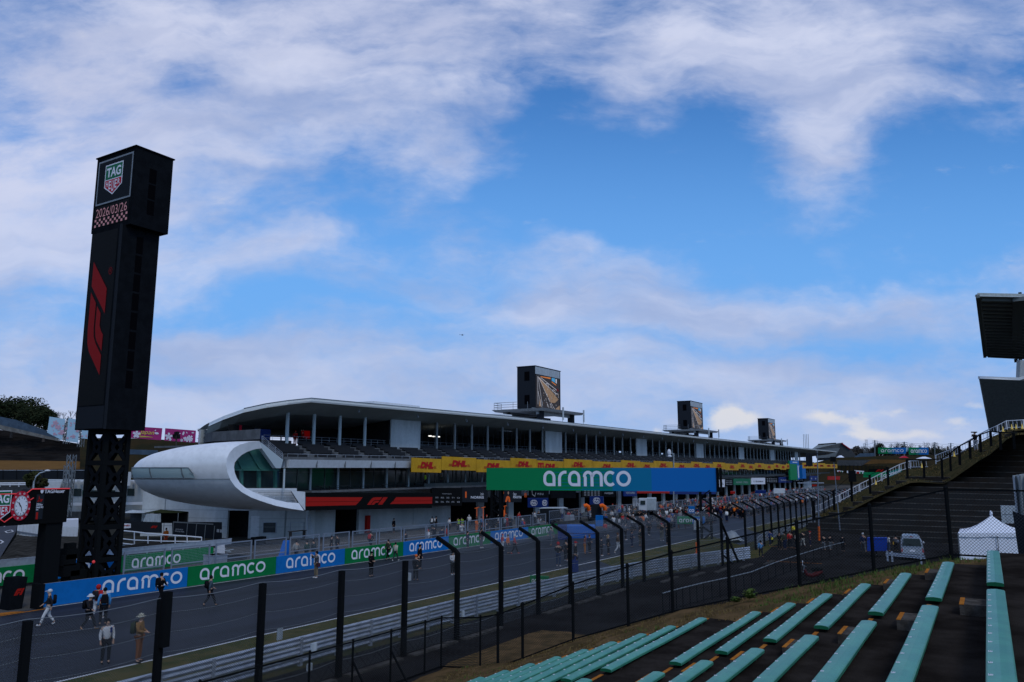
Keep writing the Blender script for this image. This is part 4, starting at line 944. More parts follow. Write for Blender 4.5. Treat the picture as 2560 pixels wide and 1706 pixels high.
# ---- roof screens
def screen(T0, T1, label):
    root = thing('video_screen', label, 'screen', (T0, 66, 17), 'video screens on the roof')
    mb = MB(); mb.box(T0, T1, 66, 69.6, 17.6, 24.9); mb.box(T0-.1, T1+.1, 65.9, 69.7, 24.9, 25.0); mb.build('cabinet', 'tower_panel', root, loc=(T0, 66, 17))
    for z in (18.3, 22.4): mb = MB(); mb.box(T0-.03, T0+.02, 67.1, 68.1, z, z+1.6); mb.build('vent', 'vent_black', root, loc=(T0, 67, z))
    fr = (Vector((T0, 65.97, 17.6)), Vector((1, 0, 0)), Vector((0, 0, 1)), Vector((0, -1, 0))); L = T1-T0
    mb = MB(); rect(mb, fr, .05, 5.95, L-.3, 7.25, 0, .0); mb.build('header_panel', 'tarp_grey', root, loc=(T0, 66, 23))
    mb = MB(); S = lambda a, b: (.25+a*(L-.7), .1+b*5.75); rect(mb, fr, *S(0, 0), *S(1, 1), 0, .002)
    poly = lambda pts, mi, l_: flat(mb, [S(*p) for p in pts], fr, mi, l_)
    poly([(.10, .93), (.16, .93), (.95, .35), (.80, .22), (.62, .20)], 1, .008); poly([(.95, .0), (1, .0), (1, .16), (.80, .02), (.78, .0)], 1, .008); poly([(.12, .05), (.2, .05), (.18, .3), (.14, .2)], 1, .008)
    for p, q in (((.07, .95), (.08, .10)), ((.09, .95), (.26, .05)), ((.11, .93), (.58, .22)), ((.08, .5), (.22, .03)), ((.14, .9), (.85, .5)), ((.45, .2), (.52, .05)), ((.58, .18), (.68, .03)), ((.62, .2), (.78, .02)), ((.2, .93), (.9, .62))):
        (x0, y0), (x1, y1) = S(*p), S(*q); ribbon(mb, [(x0, y0), (x1, y1)], .09, fr, 2, .014)
    poly([(.18, .97), (.62, .99), (.6, .94), (.2, .95)], 3, .014); poly([(.66, .99), (.80, .99), (.80, .86), (.66, .90)], 4, .014); poly([(.83, .98), (.88, .98), (.88, .84), (.83, .85)], 2, .014); poly([(.66, .88), (.85, .80), (.85, .77), (.66, .85)], 3, .014); poly([(.86, .70), (.95, .66), (.97, .60), (.88, .60)], 5, .014)
    for cx, cy in ((.42, .72), (.70, .56), (.84, .46)): ribbon(mb, [S(cx, cy), S(cx, cy+.06), S(cx+.1, cy+.05), S(cx+.11, cy-.06)], .1, fr, 2, .016)
    rp = random.Random(int(T0))
    for _ in range(90):
        x, y = rp.uniform(.3, .98), rp.uniform(.03, .6); x0, y0 = S(x, y); rect(mb, fr, x0, y0, x0+.08, y0+.22, rp.choice([0, 0, 1, 2, 0]), .018)
    mb.build('picture', ['scr_dark', 'scr_brown', 'scr_white', 'scr_orange', 'scr_blue', 'led_red'], root, loc=(T0, 66, 18))
    mb = MB(); mb.hexa([(T0-2.6, 63.0, 16.9), (T1+2.6, 63.0, 16.9), (T1+2.6, 72.5, 16.9), (T0-2.6, 72.5, 16.9), (T0-3.0, 62.6, 17.3), (T1+3.0, 62.6, 17.3), (T1+3.0, 73, 17.3), (T0-3.0, 73, 17.3)]); mb.bar((T0-1, 66, 17.45), (T1+1, 66, 17.45), .3); mb.bar((T0-2, 64.5, 16.6), (T1+2, 64.5, 16.6), .5); mb.bar((T0-2, 71, 16.6), (T1+2, 71, 16.6), .5); mb.build('platform', 'steel_grey', root, loc=(T0, 66, 17))
    for T in (T0-1.2, T1+.8):
        for n in (64.3, 71): mb = MB(); mb.bar((T, n, 13.9), (T, n, 16.9), 1.0, .8); mb.build('leg', 'tower_panel', root, loc=(T, n, 14))
    mb = MB()
    for T in (T0-2.8, T0-1.6, T0-.4):
        mb.tube([(T, 72.6, 17.3), (T, 72.6, 18.5)], .04, 4); mb.tube([(T0-2.8, 63+2.4*(T-T0+2.8), 17.3), (T0-2.8, 63+2.4*(T-T0+2.8), 18.5)], .04, 4)
    for z in (17.7, 18.1, 18.5): mb.tube([(T0-2.8, 68, z), (T0-2.8, 72.6, z), (T0-.4, 72.6, z)], .035, 4)
    mb.build('guard_rail', 'steel_grey', root, loc=(T0, 66, 17))
    for T in (T0+3.5, T1+2.2): mb = MB(); mb.tube([(T, 62.5, 14.4), (T, 62.5, 17.6)], .05, 6); mb.tube([(T, 62.4, 15.6), (T, 62.4, 17.8)], .16, 8); mb.build('antenna', 'tarp_grey', root, loc=(T, 62, 15))
    mb = MB(); mb.box(T0+2, T1-2, 67, 70, 14.6, 16.2); mb.build('equipment', 'interior', root, loc=(T0, 67, 15))
    mb = MB(); mb.box(T0+1, T1+2.5, 62.4, 72, 14.2, 14.85); mb.build('base', 'white_panel', root, loc=(T0, 66, 14.3))
screen(117.4, 126.9, 'nearest and largest big screen standing on the pit building roof'); screen(201.2, 211.5, 'middle of the three big screens on the pit building roof'); screen(287.4, 298.2, 'farthest big screen on the pit building roof')
# LED column and far end of the building
mb = MB(); a, b = X(1973, 59.5, 1160), X(1996, 59.5, 1160); mb.box(a, b, 59.3, 59.9, 3.2, 9.9); o = mb.build('display_column', 'gantry_green', loc=(a, 60, 3)); tag(o, 'tall green and blue display column at the far end of the yellow banners', 'display')
fr = (Vector((a, 59.28, 3.2)), Vector((1, 0, 0)), Vector((0, 0, 1)), Vector((0, -1, 0))); mb = MB(); rect(mb, fr, (b-a)*.75, 0, b-a, 5.6, 0); rect(mb, fr, 0, 5.6, b-a, 6.7, 0); mb.build('blue_panel', 'gantry_blue', o); mb = MB(); rect(mb, fr, (b-a)*.82, .6, (b-a)*.92, 5, 0, .02); rect(mb, fr, (b-a)*.3, 6, (b-a)*.8, 6.3, 0, .02); mb.build('lettering', 'white_sign', o)
mb = MB(); a, b = X(2003, 59.5, 1160), X(2012, 59.5, 1160); mb.box(a, b, 59.3, 61, 3.4, 8.4); tag(mb.build('display_column', 'gantry_blue', loc=(a, 60, 3)), 'narrow dark blue display column right of the tall green one', 'display')
for i, (x0, x1) in enumerate(((2005, 2029), (2029, 2062), (2062, 2092))):
    a, b = X(x0, 59.4, 1160), X(x1, 59.4, 1160)-.3; mb = MB(); mb.box(a, b, 59.2, 59.4, 7.2, 9.3 if i < 2 else 9.0); o = mb.build('banner', 'yellow_banner', loc=(a, 59, 8)); tag(o, ('left', 'middle', 'right')[i]+' yellow banner on the far end block beyond the green display column', 'banner', 'yellow banners on the far end')
    mb = MB(); fr = (Vector((a, 59.19, 7.2)), Vector((1, 0, 0)), Vector((0, 0, 1)), Vector((0, -1, 0)))
    for q in (.12, .55): text(mb, 'DHL', fr, (b-a)*q, .7, (b-a)*.3, .7, 0, .04, .3)
    mb.build('lettering', 'yellow_red', o)
# ================================================================== TIMING TOWER
tw = thing('timing_tower', 'tall black timing tower with a green and red shield and a red emblem', 'tower', (28.2, 46, 0))
T0, T1, N0, N1 = 28.15, 30.88, 46.0, 49.13; zc0, zc1 = 22.75, 27.95; zs0 = 9.75
mb = MB(); mb.box(28.45, 31.15, 45.5, 49.79, zc0, zc1); mb.box(28.37, 31.23, 45.42, 49.87, zc1, zc1+.08); mb.build('head', 'tower_black', tw, loc=(28.4, 45.5, zc0))
mb = MB(); mb.box(T0, T1, N0, N1, zs0, zc0); mb.build('shaft', 'tower_black', tw, loc=(T0, N0, zs0))
frc = (Vector((28.445, 49.79, zc0)), Vector((0, -1, 0)), Vector((0, 0, 1)), Vector((-1, 0, 0))); WC = 4.29; HC = zc1-zc0
mb = MB(); rect(mb, frc, .25, 1.85, WC-.22, HC-.28, 0, .01); mb.build('panel_frame', 'steel_grey', tw, loc=(28.4, 47, 25)); mb = MB(); rect(mb, frc, .38, 1.97, WC-.35, HC-.40, 0, .025); mb.build('panel', 'tower_panel', tw, loc=(28.4, 47, 25))
mb = MB(); o_, u_, v_, n_ = frc; shield(mb, frc, 1.12, 2.35, 1.95, 2.15, 0, 1, 2, .04); mb.build('shield', ['white_sign', 'logo_green', 'logo_red'], tw, loc=(28.4, 47, 25))
mb = MB(); rect(mb, frc, .30, .30, WC-.30, 1.72, 0, .01); dm = mb.build('dot_matrix', 'led_black', tw, loc=(28.4, 47, 23))
mb = MB(); text(mb, '2026/03/26', frc, .42, .98, 3.4, .60, 0, .025, bold=-.004)
for r in range(3):
    for c in range(15):
        if (r+c) % 2 == 0: rect(mb, frc, .34+c*.242, .34+r*.19, .34+(c+.8)*.242, .34+(r+.85)*.19, 0, .025)
mb.build('lit_figures', 'led_pink', dm, loc=(28.4, 47, 23))
frs = (Vector((T0-.005, N1, zs0)), Vector((0, -1, 0)), Vector((0, 0, 1)), Vector((-1, 0, 0))); WS = N1-N0
mb = MB(); rect(mb, frs, .14, 1.5, WS-.26, zc0-zs0-.25, 0, .01); lp = mb.build('led_panel', 'led_black', tw, loc=(T0, 47, 16))
mb = MB(); f1(mb, frs, .52, 3.35, 1.70, 7.5, 0, vert=True, lift=.03); mb.build('emblem', 'led_red', lp, loc=(T0, 47, 16))
mb = MB(); ribbon(mb, arc(2.45, 10.0, .17, .22, 0, 345, 16), .035, frs, 0, .03, True); text(mb, 'R', frs, 2.38, 9.9, .14, .2, 0, .03); mb.build('mark', 'led_red', lp, loc=(T0, 47, 16))
mb = MB(); rect(mb, frs, .14, .05, WS-.14, 1.42, 0, .012); mb.build('base_panel', 'tower_panel', tw, loc=(T0, 47, 10))
for i in range(8): z = zs0+2.6+1.25*i; mb = MB(); mb.box(T0+1.15, T0+1.6, N0-.012, N0+.1, z, z+1.1); mb.build('vent', 'vent_black', tw, loc=(T0, N0, z))
for i in range(3): z = zc0+.95+1.08*i; mb = MB(); mb.box(29.5, 30.0, 45.488, 45.6, z, z+.95); mb.build('vent', 'vent_black', tw, loc=(29, 45, z))
mb = MB(); mb.box(T0-.01, T0+.12, N0-.02, N0+.1, zs0, zc0); mb.build('corner_trim', 'tower_panel', tw, loc=(T0, N0, zs0))
# lattice: corner posts, rings, cut-out bracing plates
S0, S1, Q0, Q1 = T0, T1, N0, N1; T0, T1, N0, N1 = 28.66, 30.36, 46.6, 48.52
for T in (T0+.13, T1-.13):
    for n in (N0+.13, N1-.13): mb = MB(); mb.bar((T, n, 0), (T, n, zs0), .26); mb.build('post', 'black_paint', tw, loc=(T, n, 0))
cells = 5; ch = zs0/cells
for c in range(cells):
    z0 = c*ch; mb = MB()
    for (a, b) in (((T0+.1, N0+.1), (T1-.1, N0+.1)), ((T0+.1, N1-.1), (T1-.1, N1-.1)), ((T0+.1, N0+.1), (T0+.1, N1-.1)), ((T1-.1, N0+.1), (T1-.1, N1-.1))): mb.bar((*a, z0+ch-.1), (*b, z0+ch-.1), .22, .30)
    mb.build('ring', 'black_paint', tw, loc=(T0, N0, z0))
    for fi, (a, b) in enumerate((((T0+.1, N0+.1), (T1-.1, N0+.1)), ((T0+.1, N0+.1), (T0+.1, N1-.1)), ((T1-.12, N0+.1), (T1-.12, N1-.1)), ((T0+.1, N1-.12), (T1-.1, N1-.12)))):
        A, Bq = Vector((*a, z0)), Vector((*b, z0)); U = Bq-A; P = lambda u, v: A+U*u+Vector((0, 0, v*(ch-.2))); mb = MB()
        # X of broad plates with clipped gussets
        for p, q in (((.05, 0), (.5, .5)), ((.5, .5), (.95, 0)), ((.05, 1), (.5, .5)), ((.5, .5), (.95, 1))): mb.bar(P(*p), P(*q), .07, .26)
        off = U.normalized().cross(Vector((0, 0, 1)))*.03
        mb.prism([P(.5+.27*math.cos(rad(t_)), .5+.22*math.sin(rad(t_)))+off for t_ in range(22, 360, 45)], -off*2); mb.build('brace_plate', 'tower_black', tw, loc=tuple(A))
mb = MB(); mb.bar((T0+.8, N0+.9, 0), (T0+.8, N0+.9, zs0), .4); mb.tube([(T0+.4, N0+.5, 0), (T0+.4, N0+.5, zs0)], .05, 6); mb.build('core_duct', 'black_paint', tw, loc=(T0, N0, 0))
mb = MB(); p = gn(234, 1405, 45.7); mb.ball(tuple(p), .09, 6); mb.build('red_lamp', 'red_neon', tw, loc=tuple(p))
mb = MB()
for (x, y, r) in ((165, 1400, .45), (172, 1425, .5), (190, 1440, .5), (176, 1385, .4)): p = gn(x, y, 47.5); mb.box(p[0]-r, p[0]+r, 47.2, 48.2, p[2]-r*.7, p[2]+r*.7)
p = gn(170, 1410, 47.6); mb.box(p[0]-.25, p[0]+.3, 47.4, 47.8, 0, p[2]+1.2); tag(mb.build('lamp_cluster', 'black_paint', loc=tuple(p)), 'black cluster of signal lamp boxes at the left foot of the timing tower', 'signal lamps')
# ================================================================== LEFT CLOCK GANTRY
gt_ = thing('clock_gantry', 'black gantry board with a red neon outline, shield and round red clock', 'gantry', (26, 46, 0))
A = gn(163.5, 1305, 46.0); zt = 6.2; zb0 = 4.28; XL = 14.0; xr = float(A[0])
x1, x2 = float(gn(78, 1219, 46)[0]), float(gn(63, 1230, 46)[0])
vz = float(gn(0, 1306, 46)[2]); xv = float(gn(11, 1307, 46)[0])
prof = [(xr, zb0+.02), (xr+.02, zt), (x1, zt+.02), (x2, zt-.22), (XL, zt-.22), (XL, zb0), (xv-.6, zb0)]
mb = MB(); mb.prism([(x, 45.9, z) for x, z in prof][::1], (0, .9, 0)); mb.build('board', 'led_black', gt_, loc=(xr, 46, 5))
frg = (Vector((0, 45.89, 0)), Vector((1, 0, 0)), Vector((0, 0, 1)), Vector((0, -1, 0)))
mb = MB(); mb.tube([(xr, 45.86, zt+.01), (x1, 45.86, zt+.03), (x2, 45.86, zt-.21), (XL, 45.86, zt-.21)], .035, 5, cap=True); mb.build('neon_edge', 'red_neon', gt_, loc=(xr, 46, 6))
q = [gn(x, y, 45.86) for x, y in ((84, 1245), (68, 1256))]; q2 = [gn(x, y, 45.86) for x, y in ((38, 1287), (11, 1306), (0, 1298), (-20, 1280))]
mb = MB(); mb.tube(q, .025, 5); mb.tube(q2, .03, 5); mb.build('neon_line', 'red_neon', gt_, loc=(xr, 46, 5))
c_ = gn(51, 1265, 45.86); cx, cz = float(c_[0]), float(c_[2]); mb = MB(); mb.prism([(cx+.52*math.cos(t_*math.pi/14), 45.88, cz+.80*math.sin(t_*math.pi/14)) for t_ in range(28)], (0, -.06, 0)); ck = mb.build('clock', 'logo_red', gt_, loc=(cx, 46, cz))
mb = MB(); flat(mb, arc(cx, cz, .36, .56, 0, 348, 24), frg, 1, .10); flat(mb, arc(cx, cz, .32, .50, 0, 348, 24), frg, 0, .12)
for a in range(12): t_ = rad(a*30); mb.add([], []); ribbon(mb, [(cx+.24*math.cos(t_), cz+.39*math.sin(t_)), (cx+.30*math.cos(t_), cz+.47*math.sin(t_))], .03, frg, 2, .135)
for a in range(0, 12): t_ = rad(a*30+15); text(mb, str((14-a) % 12*5 or 60), frg, cx+.44*math.cos(t_)-.05, cz+.68*math.sin(t_)-.05, .10, .10, 0, .10)
ribbon(mb, [(cx-.02, cz-.05), (cx-.16, cz+.20)], .05, frg, 2, .14); ribbon(mb, [(cx, cz-.05), (cx+.05, cz-.3)], .03, frg, 2, .14); mb.build('dial', ['white_sign', 'grey_sign', 'black_paint'], ck, loc=(cx, 46, cz))
a, b = gn(-4, 1290, 45.86), gn(29, 1243, 45.86); mb = MB(); w_ = float(b[0]-a[0])+.55; shield(mb, frg, float(b[0])-w_, cz-.75, w_, 1.6, 0, 1, 2, .03); mb.build('shield', ['white_sign', 'logo_green', 'logo_red'], gt_, loc=(cx, 46, cz))
a, b = gn(86, 1299, 45.88), gn(111, 1236, 45.88); mb = MB(); rect(mb, frg, float(a[0]), float(a[2]), float(b[0]), float(b[2]), 0, .02); pl = mb.build('poster', 'tower_panel', gt_, loc=tuple(a)); X0, X1, Z0, Z1 = float(a[0]), float(b[0]), float(a[2]), float(b[2]); W_, H_2 = X1-X0, Z1-Z0
mb = MB(); f1(mb, frg, X0+.04, Z0+H_2*.70, .32, .14, 0, lift=.03); rect(mb, frg, X0+.05, Z0, X0+.16, Z0+H_2*.28, 0, .03); flat(mb, [(X0+.12, Z1-.05), (X0+.2, Z1-.3), (X0+.12, Z1-.42)], frg, 0, .03)
text(mb, 'JAPANESE', frg, X0+.02, Z0+H_2*.53, W_*.8, .10, 1, .03, .03); text(mb, 'GRAND PRIX', frg, X0+.02, Z0+H_2*.44, W_*.95, .10, 1, .03, .03); text(mb, '2026', frg, X0+.02, Z0+H_2*.36, W_*.3, .08, 1, .03, .02); text(mb, 'FORMULA 1', frg, X0+.02, Z0+H_2*.61, W_*.6, .05, 1, .03); mb.build('lettering', ['red_paint', 'white_sign'], pl, loc=tuple(a))
mb = MB(); a = gn(101, 1233, 45.88); text(mb, 'TAGHeuer', frg, float(a[0])+.22, float(a[2])-.02, 1.15, .20, 0, .02, .02); flat(mb, [(float(a[0]), a[2]+.05), (float(a[0])+.08, a[2]-.04), (float(a[0])+.16, a[2]+.05), (float(a[0])+.16, a[2]+.18), (float(a[0]), a[2]+.18)], frg, 0, .02); mb.build('lettering', 'white_sign', gt_, loc=tuple(a))
pa_, pb_ = gn(114, 1305, 46.1), gn(155, 1305, 46.1); mb = MB(); mb.box(float(pa_[0]), float(pb_[0]), 46.0, 46.8, -.2, zb0+.1); mb.build('post', 'black_paint', gt_, loc=tuple(pa_))
# ================================================================== LETTERED SIGN BRIDGE OVER THE TRACK
zt = 7.40; zb1 = 4.72; L_ = Vector((81.5, 52.7, 0)); R_ = Vector((89.0, 26.5, 0)); U = (R_-L_).normalized(); NR = Vector((0, 0, 1)).cross(U); NR = -NR if NR.x > 0 else NR; Lg = (R_-L_).length
gb = thing('sign_bridge', 'green to blue sign bridge with large white lettering spanning the track', 'sign bridge', tuple(L_))
mb = MB(); BK = -NR*1.1
nseg = 30
for i in range(nseg):
    a, b = L_+U*(Lg*i/nseg), L_+U*(Lg*(i+1)/nseg); t_ = (i+.5)/nseg; mi = 0 if t_ < .42 else (1 if t_ > .72 else (2 if t_ < .57 else 3))
    mb.hexa([a+Vector((0, 0, zb1)), b+Vector((0, 0, zb1)), b+BK+Vector((0, 0, zb1)), a+BK+Vector((0, 0, zb1)), a+Vector((0, 0, zt)), b+Vector((0, 0, zt)), b+BK+Vector((0, 0, zt)), a+BK+Vector((0, 0, zt))], mi)
mat('gantry_mix1', (.005, .17, .15), .5); mat('gantry_mix2', (.006, .15, .28), .5)
mb.build('sign_box', ['gantry_green', 'gantry_blue', 'gantry_mix1', 'gantry_mix2'], gb, loc=tuple(L_))
frb = (L_+Vector((0, 0, zb1)), U, Vector((0, 0, 1)), NR)
mb = MB(); 
for i in range(12): z = .15+i*.2; ribbon(mb, [(Lg*.30, z), (Lg*.56, z)], .05, frb, 0 if i % 2 else 1, .006)
mb.build('stripes', ['gantry_green', 'gantry_mix2'], gb, loc=tuple(L_))
mb = MB(); aramco(mb, frb, Lg*.262, .52, Lg*.385, 1.82, 0, .02); mb.build('lettering', 'white_sign', gb, loc=tuple(L_))
mb = MB(); mb.bar(R_+U*.15+Vector((0, 0, zb1)), R_+U*.15+Vector((0, 0, zt)), .25); mb.bar(R_+U*.5+NR*.3+Vector((0, 0, zb1)), R_+U*.5+NR*.3+Vector((0, 0, zt)), .22); mb.build('end_cap', 'black_paint', gb, loc=tuple(R_))
for P_ in (L_+U*1.2, R_-U*1.3):
    mb = MB(); z0 = zg(P_.x)-.2
    for dx, dy in ((-.55, 0), (.55, 0), (-.55, 1.0), (.55, 1.0)): q = P_+U*dx-NR*dy; mb.bar(q+Vector((0, 0, z0)), q+Vector((0, 0, zb1)), .22)
    k = 0; z = z0
    while z < zb1-.6:
        a, b = P_-U*.55, P_+U*.55
        if k % 2: a, b = b, a
        mb.bar(a+Vector((0, 0, z)), b+Vector((0, 0, z+.8)), .12); mb.bar(a-NR+Vector((0, 0, z)), b-NR+Vector((0, 0, z+.8)), .12); mb.bar(a+Vector((0, 0, z)), a-NR+Vector((0, 0, z+.8)), .12); z += .8; k += 1
    mb.build('lattice_leg', 'black_paint', gb, loc=tuple(P_))
# ================================================================== LEFT YARD behind the wall
def quad_board(name, pts, depth, m, label=None, cat=None, th=.2, parent=None, group=None):
    p = [pd(x, y, depth if not isinstance(depth, (list, tuple)) else depth[i]) for i, (x, y) in enumerate(pts)]; mb = MB(); rc_ = ray(sum(q[0] for q in pts)/len(pts), 1170); bk_ = rc_*np.array([1, 1, 0]); bk_ = bk_/np.linalg.norm(bk_)*th
    mb.prism([tuple(q) for q in p], tuple(bk_)); o = mb.build(name, m, parent, loc=tuple(p[0]))
    if label: tag(o, label, cat, group)
    A = Vector(p[0]); Bv = Vector(p[1]); U = Bv-A; V = Vector(p[-1])-A; Vn = (V-U.normalized()*V.dot(U.normalized())).normalized(); n = U.normalized().cross(Vn)
    if n.dot(Vector(hd)) > 0: n = -n
    return o, (A, U.normalized(), Vn, n), U.length, V.length
# rear green / blue banners along the pit exit
def rear(T0, T1, n0, z0, z1, m, lab, frac=(.12, .88), flip=0, n1=None):
    n1 = n1 or n0
    mb = MB(); mb.hexa([(T0, n0, z0), (T1, n1, z0), (T1, n1+.3, z0), (T0, n0+.3, z0), (T0, n0, z1), (T1, n1, z1), (T1, n1+.3, z1), (T0, n0+.3, z1)]); o = mb.build('banner', m, loc=(T0, n0, z0)); tag(o, lab, 'banner')
    L = math.hypot(T1-T0, n1-n0); U = Vector((T1-T0, n1-n0, 0)).normalized(); fr = (Vector((T0, n0, z0)), U, Vector((0, 0, 1)), Vector((U.y, -U.x, 0))); lm = MB(); h = z1-z0; aramco(lm, fr, L*frac[0], h*.18, L*(frac[1]-frac[0]), h*.62, 0, .02); lm.build('lettering', 'white_sign', o)
a0, a1 = gn(305, 1391, 52), gn(534, 1368, 52); rear(float(a0[0]), float(a1[0]), 52, .25, 1.33, 'banner_green', 'green lettered banner behind the pit wall frames right of the timing tower', (.10, .62))
b0, b1 = gn(103, 1410, 52.6), gn(296, 1388, 52.6); rear(float(b0[0]), float(b1[0]), 52.6, .25, 1.33, 'banner_blue', 'blue lettered banner half hidden behind the gantry post and tower legs', (.12, .85))
c0, c1 = gn(-60, 1417, 52.8), gn(99, 1411, 52.8); rear(float(c0[0])-2, float(c1[0]), 52.8, .2, 1.3, 'banner_green', 'green lettered banner low at the left edge of the photo', (.10, .85))
mb = MB(); T = 20
while T < 44: mb.box(T-.03, T+.03, 53.0, 53.06, 1.2, 1.75); T += 1.5
mb.box(20, 44, 53.0, 53.05, 1.7, 1.76); mb.quad((20, 53.02, 1.3), (44, 53.02, 1.3), (44, 53.02, 1.7), (20, 53.02, 1.7)); tag(mb.build('low_rail', 'galv_post', loc=(20, 53, 1)), 'low galvanised rail running along the top of the rear banners', 'railing')
# slip road on the left, earth bank and white corrugated hoarding
t = MB(); t.poly([tuple(gz(x, y, .35)) for x, y in ((-60, 1470), (-60, 1300), (0, 1298), (45, 1300), (40, 1330), (0, 1395))]); structure('side_road', t, 'asphalt_track')
t = MB()
for q in (((8, 1312), (20, 1310), (12, 1319), (6, 1318)),): pass
def gline(pts, w=.12, z=.36, cl=False):
    P_ = [gz(x, y, z) for x, y in pts]+([gz(*pts[0], z)] if cl else [])
    for a, b in zip(P_, P_[1:]):
        d = (b-a)/np.linalg.norm(b-a); s = np.array([-d[1], d[0], 0])*w/2; t.quad(a-s, b-s, b+s, a+s)
gline([(10, 1317), (21, 1311)]); gline([(13, 1329), (28, 1325), (33, 1329), (19, 1333)], .15, cl=True); gline([(-10, 1352), (0, 1350), (8, 1355), (0, 1360)], .15, cl=True); structure('road_markings', t, 'line_white')
t = MB(); base = [(-60, 1440), (0, 1396), (44, 1338), (110, 1345), (200, 1352), (300, 1362), (420, 1345)]
rows = [[tuple(gz(x, y, .3)) for x, y in base], [tuple(gn(x, y+34, 54.5)) for x, y in base]]
rows = [[tuple(Vector(p)+Vector((0, 0, .0))) for p in rows[0]], [(float(gn(x, 1400, 53.6)[0]), 53.6, 1.1) for x, y in base]]
rr = []
for i in range(9):
    r = []
    for j in range(len(base)*6-5):
        f_ = j/6; j0 = min(int(f_), len(base)-2); u = f_-j0; p = Vector(rows[0][j0]).lerp(Vector(rows[0][j0+1]), u); q = Vector(rows[1][j0]).lerp(Vector(rows[1][j0+1]), u); w = p.lerp(q, i/8); w.z += mn.noise(w*1.2)*.18; r.append(w)
    rr.append(r)
t.grid(rr, 0, True); structure('earth_bank', t, 'wall_dirt')
o, fr, L, h = quad_board('hoarding', [(41, 1344), (112, 1355), (112, 1312), (45, 1306)], 88, 'white_panel', 'white corrugated hoarding on the earth bank left of the gantry post', 'hoarding', .15)
mb = MB()
for i in range(9): x = L*(.04+.115*i); ribbon(mb, [(x, 0), (x, h)], .10, fr, 0, .06)
for z in (.18, .36, .42): ribbon(mb, [(0, h*z), (L, h*z)], .10, fr, 1, .09)
mb.build('ribs', ['white_metal', 'fence_grey'], o)
o, fr, L, h = quad_board('hoarding', [(152, 1359), (192, 1362), (196, 1317), (156, 1316)], 88, 'white_panel', 'white corrugated hoarding between the gantry post and the timing tower', 'hoarding', .15)
mb = MB()
for i in range(5): x = L*(.04+.22*i); ribbon(mb, [(x, 0), (x, h)], .10, fr, 0, .06)
for z in (.25, .42): ribbon(mb, [(0, h*z), (L, h*z)], .10, fr, 1, .09)
mb.build('ribs', ['white_metal', 'fence_grey'], o)
quad_board('container', [(157, 1316), (196, 1318), (196, 1299), (158, 1300)], 90, 'white_sign', 'white box container standing behind the hoarding left of the timing tower', 'container', 2.5)
quad_board('container', [(67, 1309), (91, 1309), (91, 1302), (67, 1302)], 90, 'white_sign', 'small white box showing above the hoarding under the clock gantry', 'container', 2)
# long white tubular railing right of the tower
root = thing('white_railing', 'white tubular railing with panels between the timing tower and the pod', 'railing', tuple(gn(304, 1370, 58)))
rp_ = [(304, 1372, 1327), (336, 1376, 1330), (370, 1374, 1334), (403, 1373, 1337), (438, 1372, 1339), (468, 1370, 1341), (504, 1365, 1344)]
P0_ = [(pd(x, yb, 71), pd(x, yt, 71)) for x, yb, yt in rp_]
for a, b in P0_: mb = MB(); mb.tube([a, b], .05, 6); mb.build('post', 'white_metal', root, loc=tuple(a))
for f_ in (1.0, .55, .30, .02):
    mb = MB(); mb.tube([a+(b-a)*f_ for a, b in P0_], .05 if f_ < 1 else .06, 6); mb.build('rail', 'white_metal', root, loc=tuple(P0_[0][0]))
mb = MB(); mb.grid([[a+(b-a)*.0+hd*.1 for a, b in P0_], [a+(b-a)*.30+hd*.1 for a, b in P0_]]); mb.build('panel', 'white_panel', root, loc=tuple(P0_[0][0]))
# dark screened fences in front of the ground floor
o, fr, L, h = quad_board('screen_fence', [(303, 1330), (405, 1333), (405, 1306), (303, 1302)], 82, 'tower_panel', 'dark screened fence with a small red emblem behind the white railing', 'fence')
mb = MB(); f1(mb, fr, L*.72, h*.42, L*.17, h*.22, 0, lift=.03); mb.build('emblem', 'red_paint', o)
o, fr, L, h = quad_board('screen_fence', [(430, 1338), (555, 1350), (555, 1306), (430, 1305)], 80, 'tower_panel', 'dark screened fence with a white caption beside the pit building doorway', 'fence')
mb = MB(); text(mb, 'JAPANESE', fr, L*.06, h*.42, L*.15, h*.10, 0, .03, .02); text(mb, 'GRAND PRIX', fr, L*.05, h*.28, L*.19, h*.10, 0, .03, .02)
rect(mb, fr, L*.88, h*.55, L*.93, h*.78, 0, .03); rect(mb, fr, L*.945, h*.55, L*.99, h*.78, 0, .03); mb.build('lettering', 'grey_sign', o)
mb = MB()
for x in (.0, .28, .46, .64, .82): ribbon(mb, [(L*x+.05, -.2), (L*x+.05, h)], .07, fr, 0, .03)
ribbon(mb, [(0, h), (L*.8, h*1.12)], .12, fr, 0, .03); mb.build('frame', 'steel_grey', o)
o, fr, L, h = quad_board('sign', [(302, 1322), (327, 1320), (327, 1310), (302, 1309)], 80, 'white_sign', 'small white panel with red lettering fixed behind the tower legs', 'sign'); mb = MB(); text(mb, 'aggreko', fr, L*.05, h*.25, L*.9, h*.5, 0, .03, .02); mb.build('lettering', 'red_paint', o)
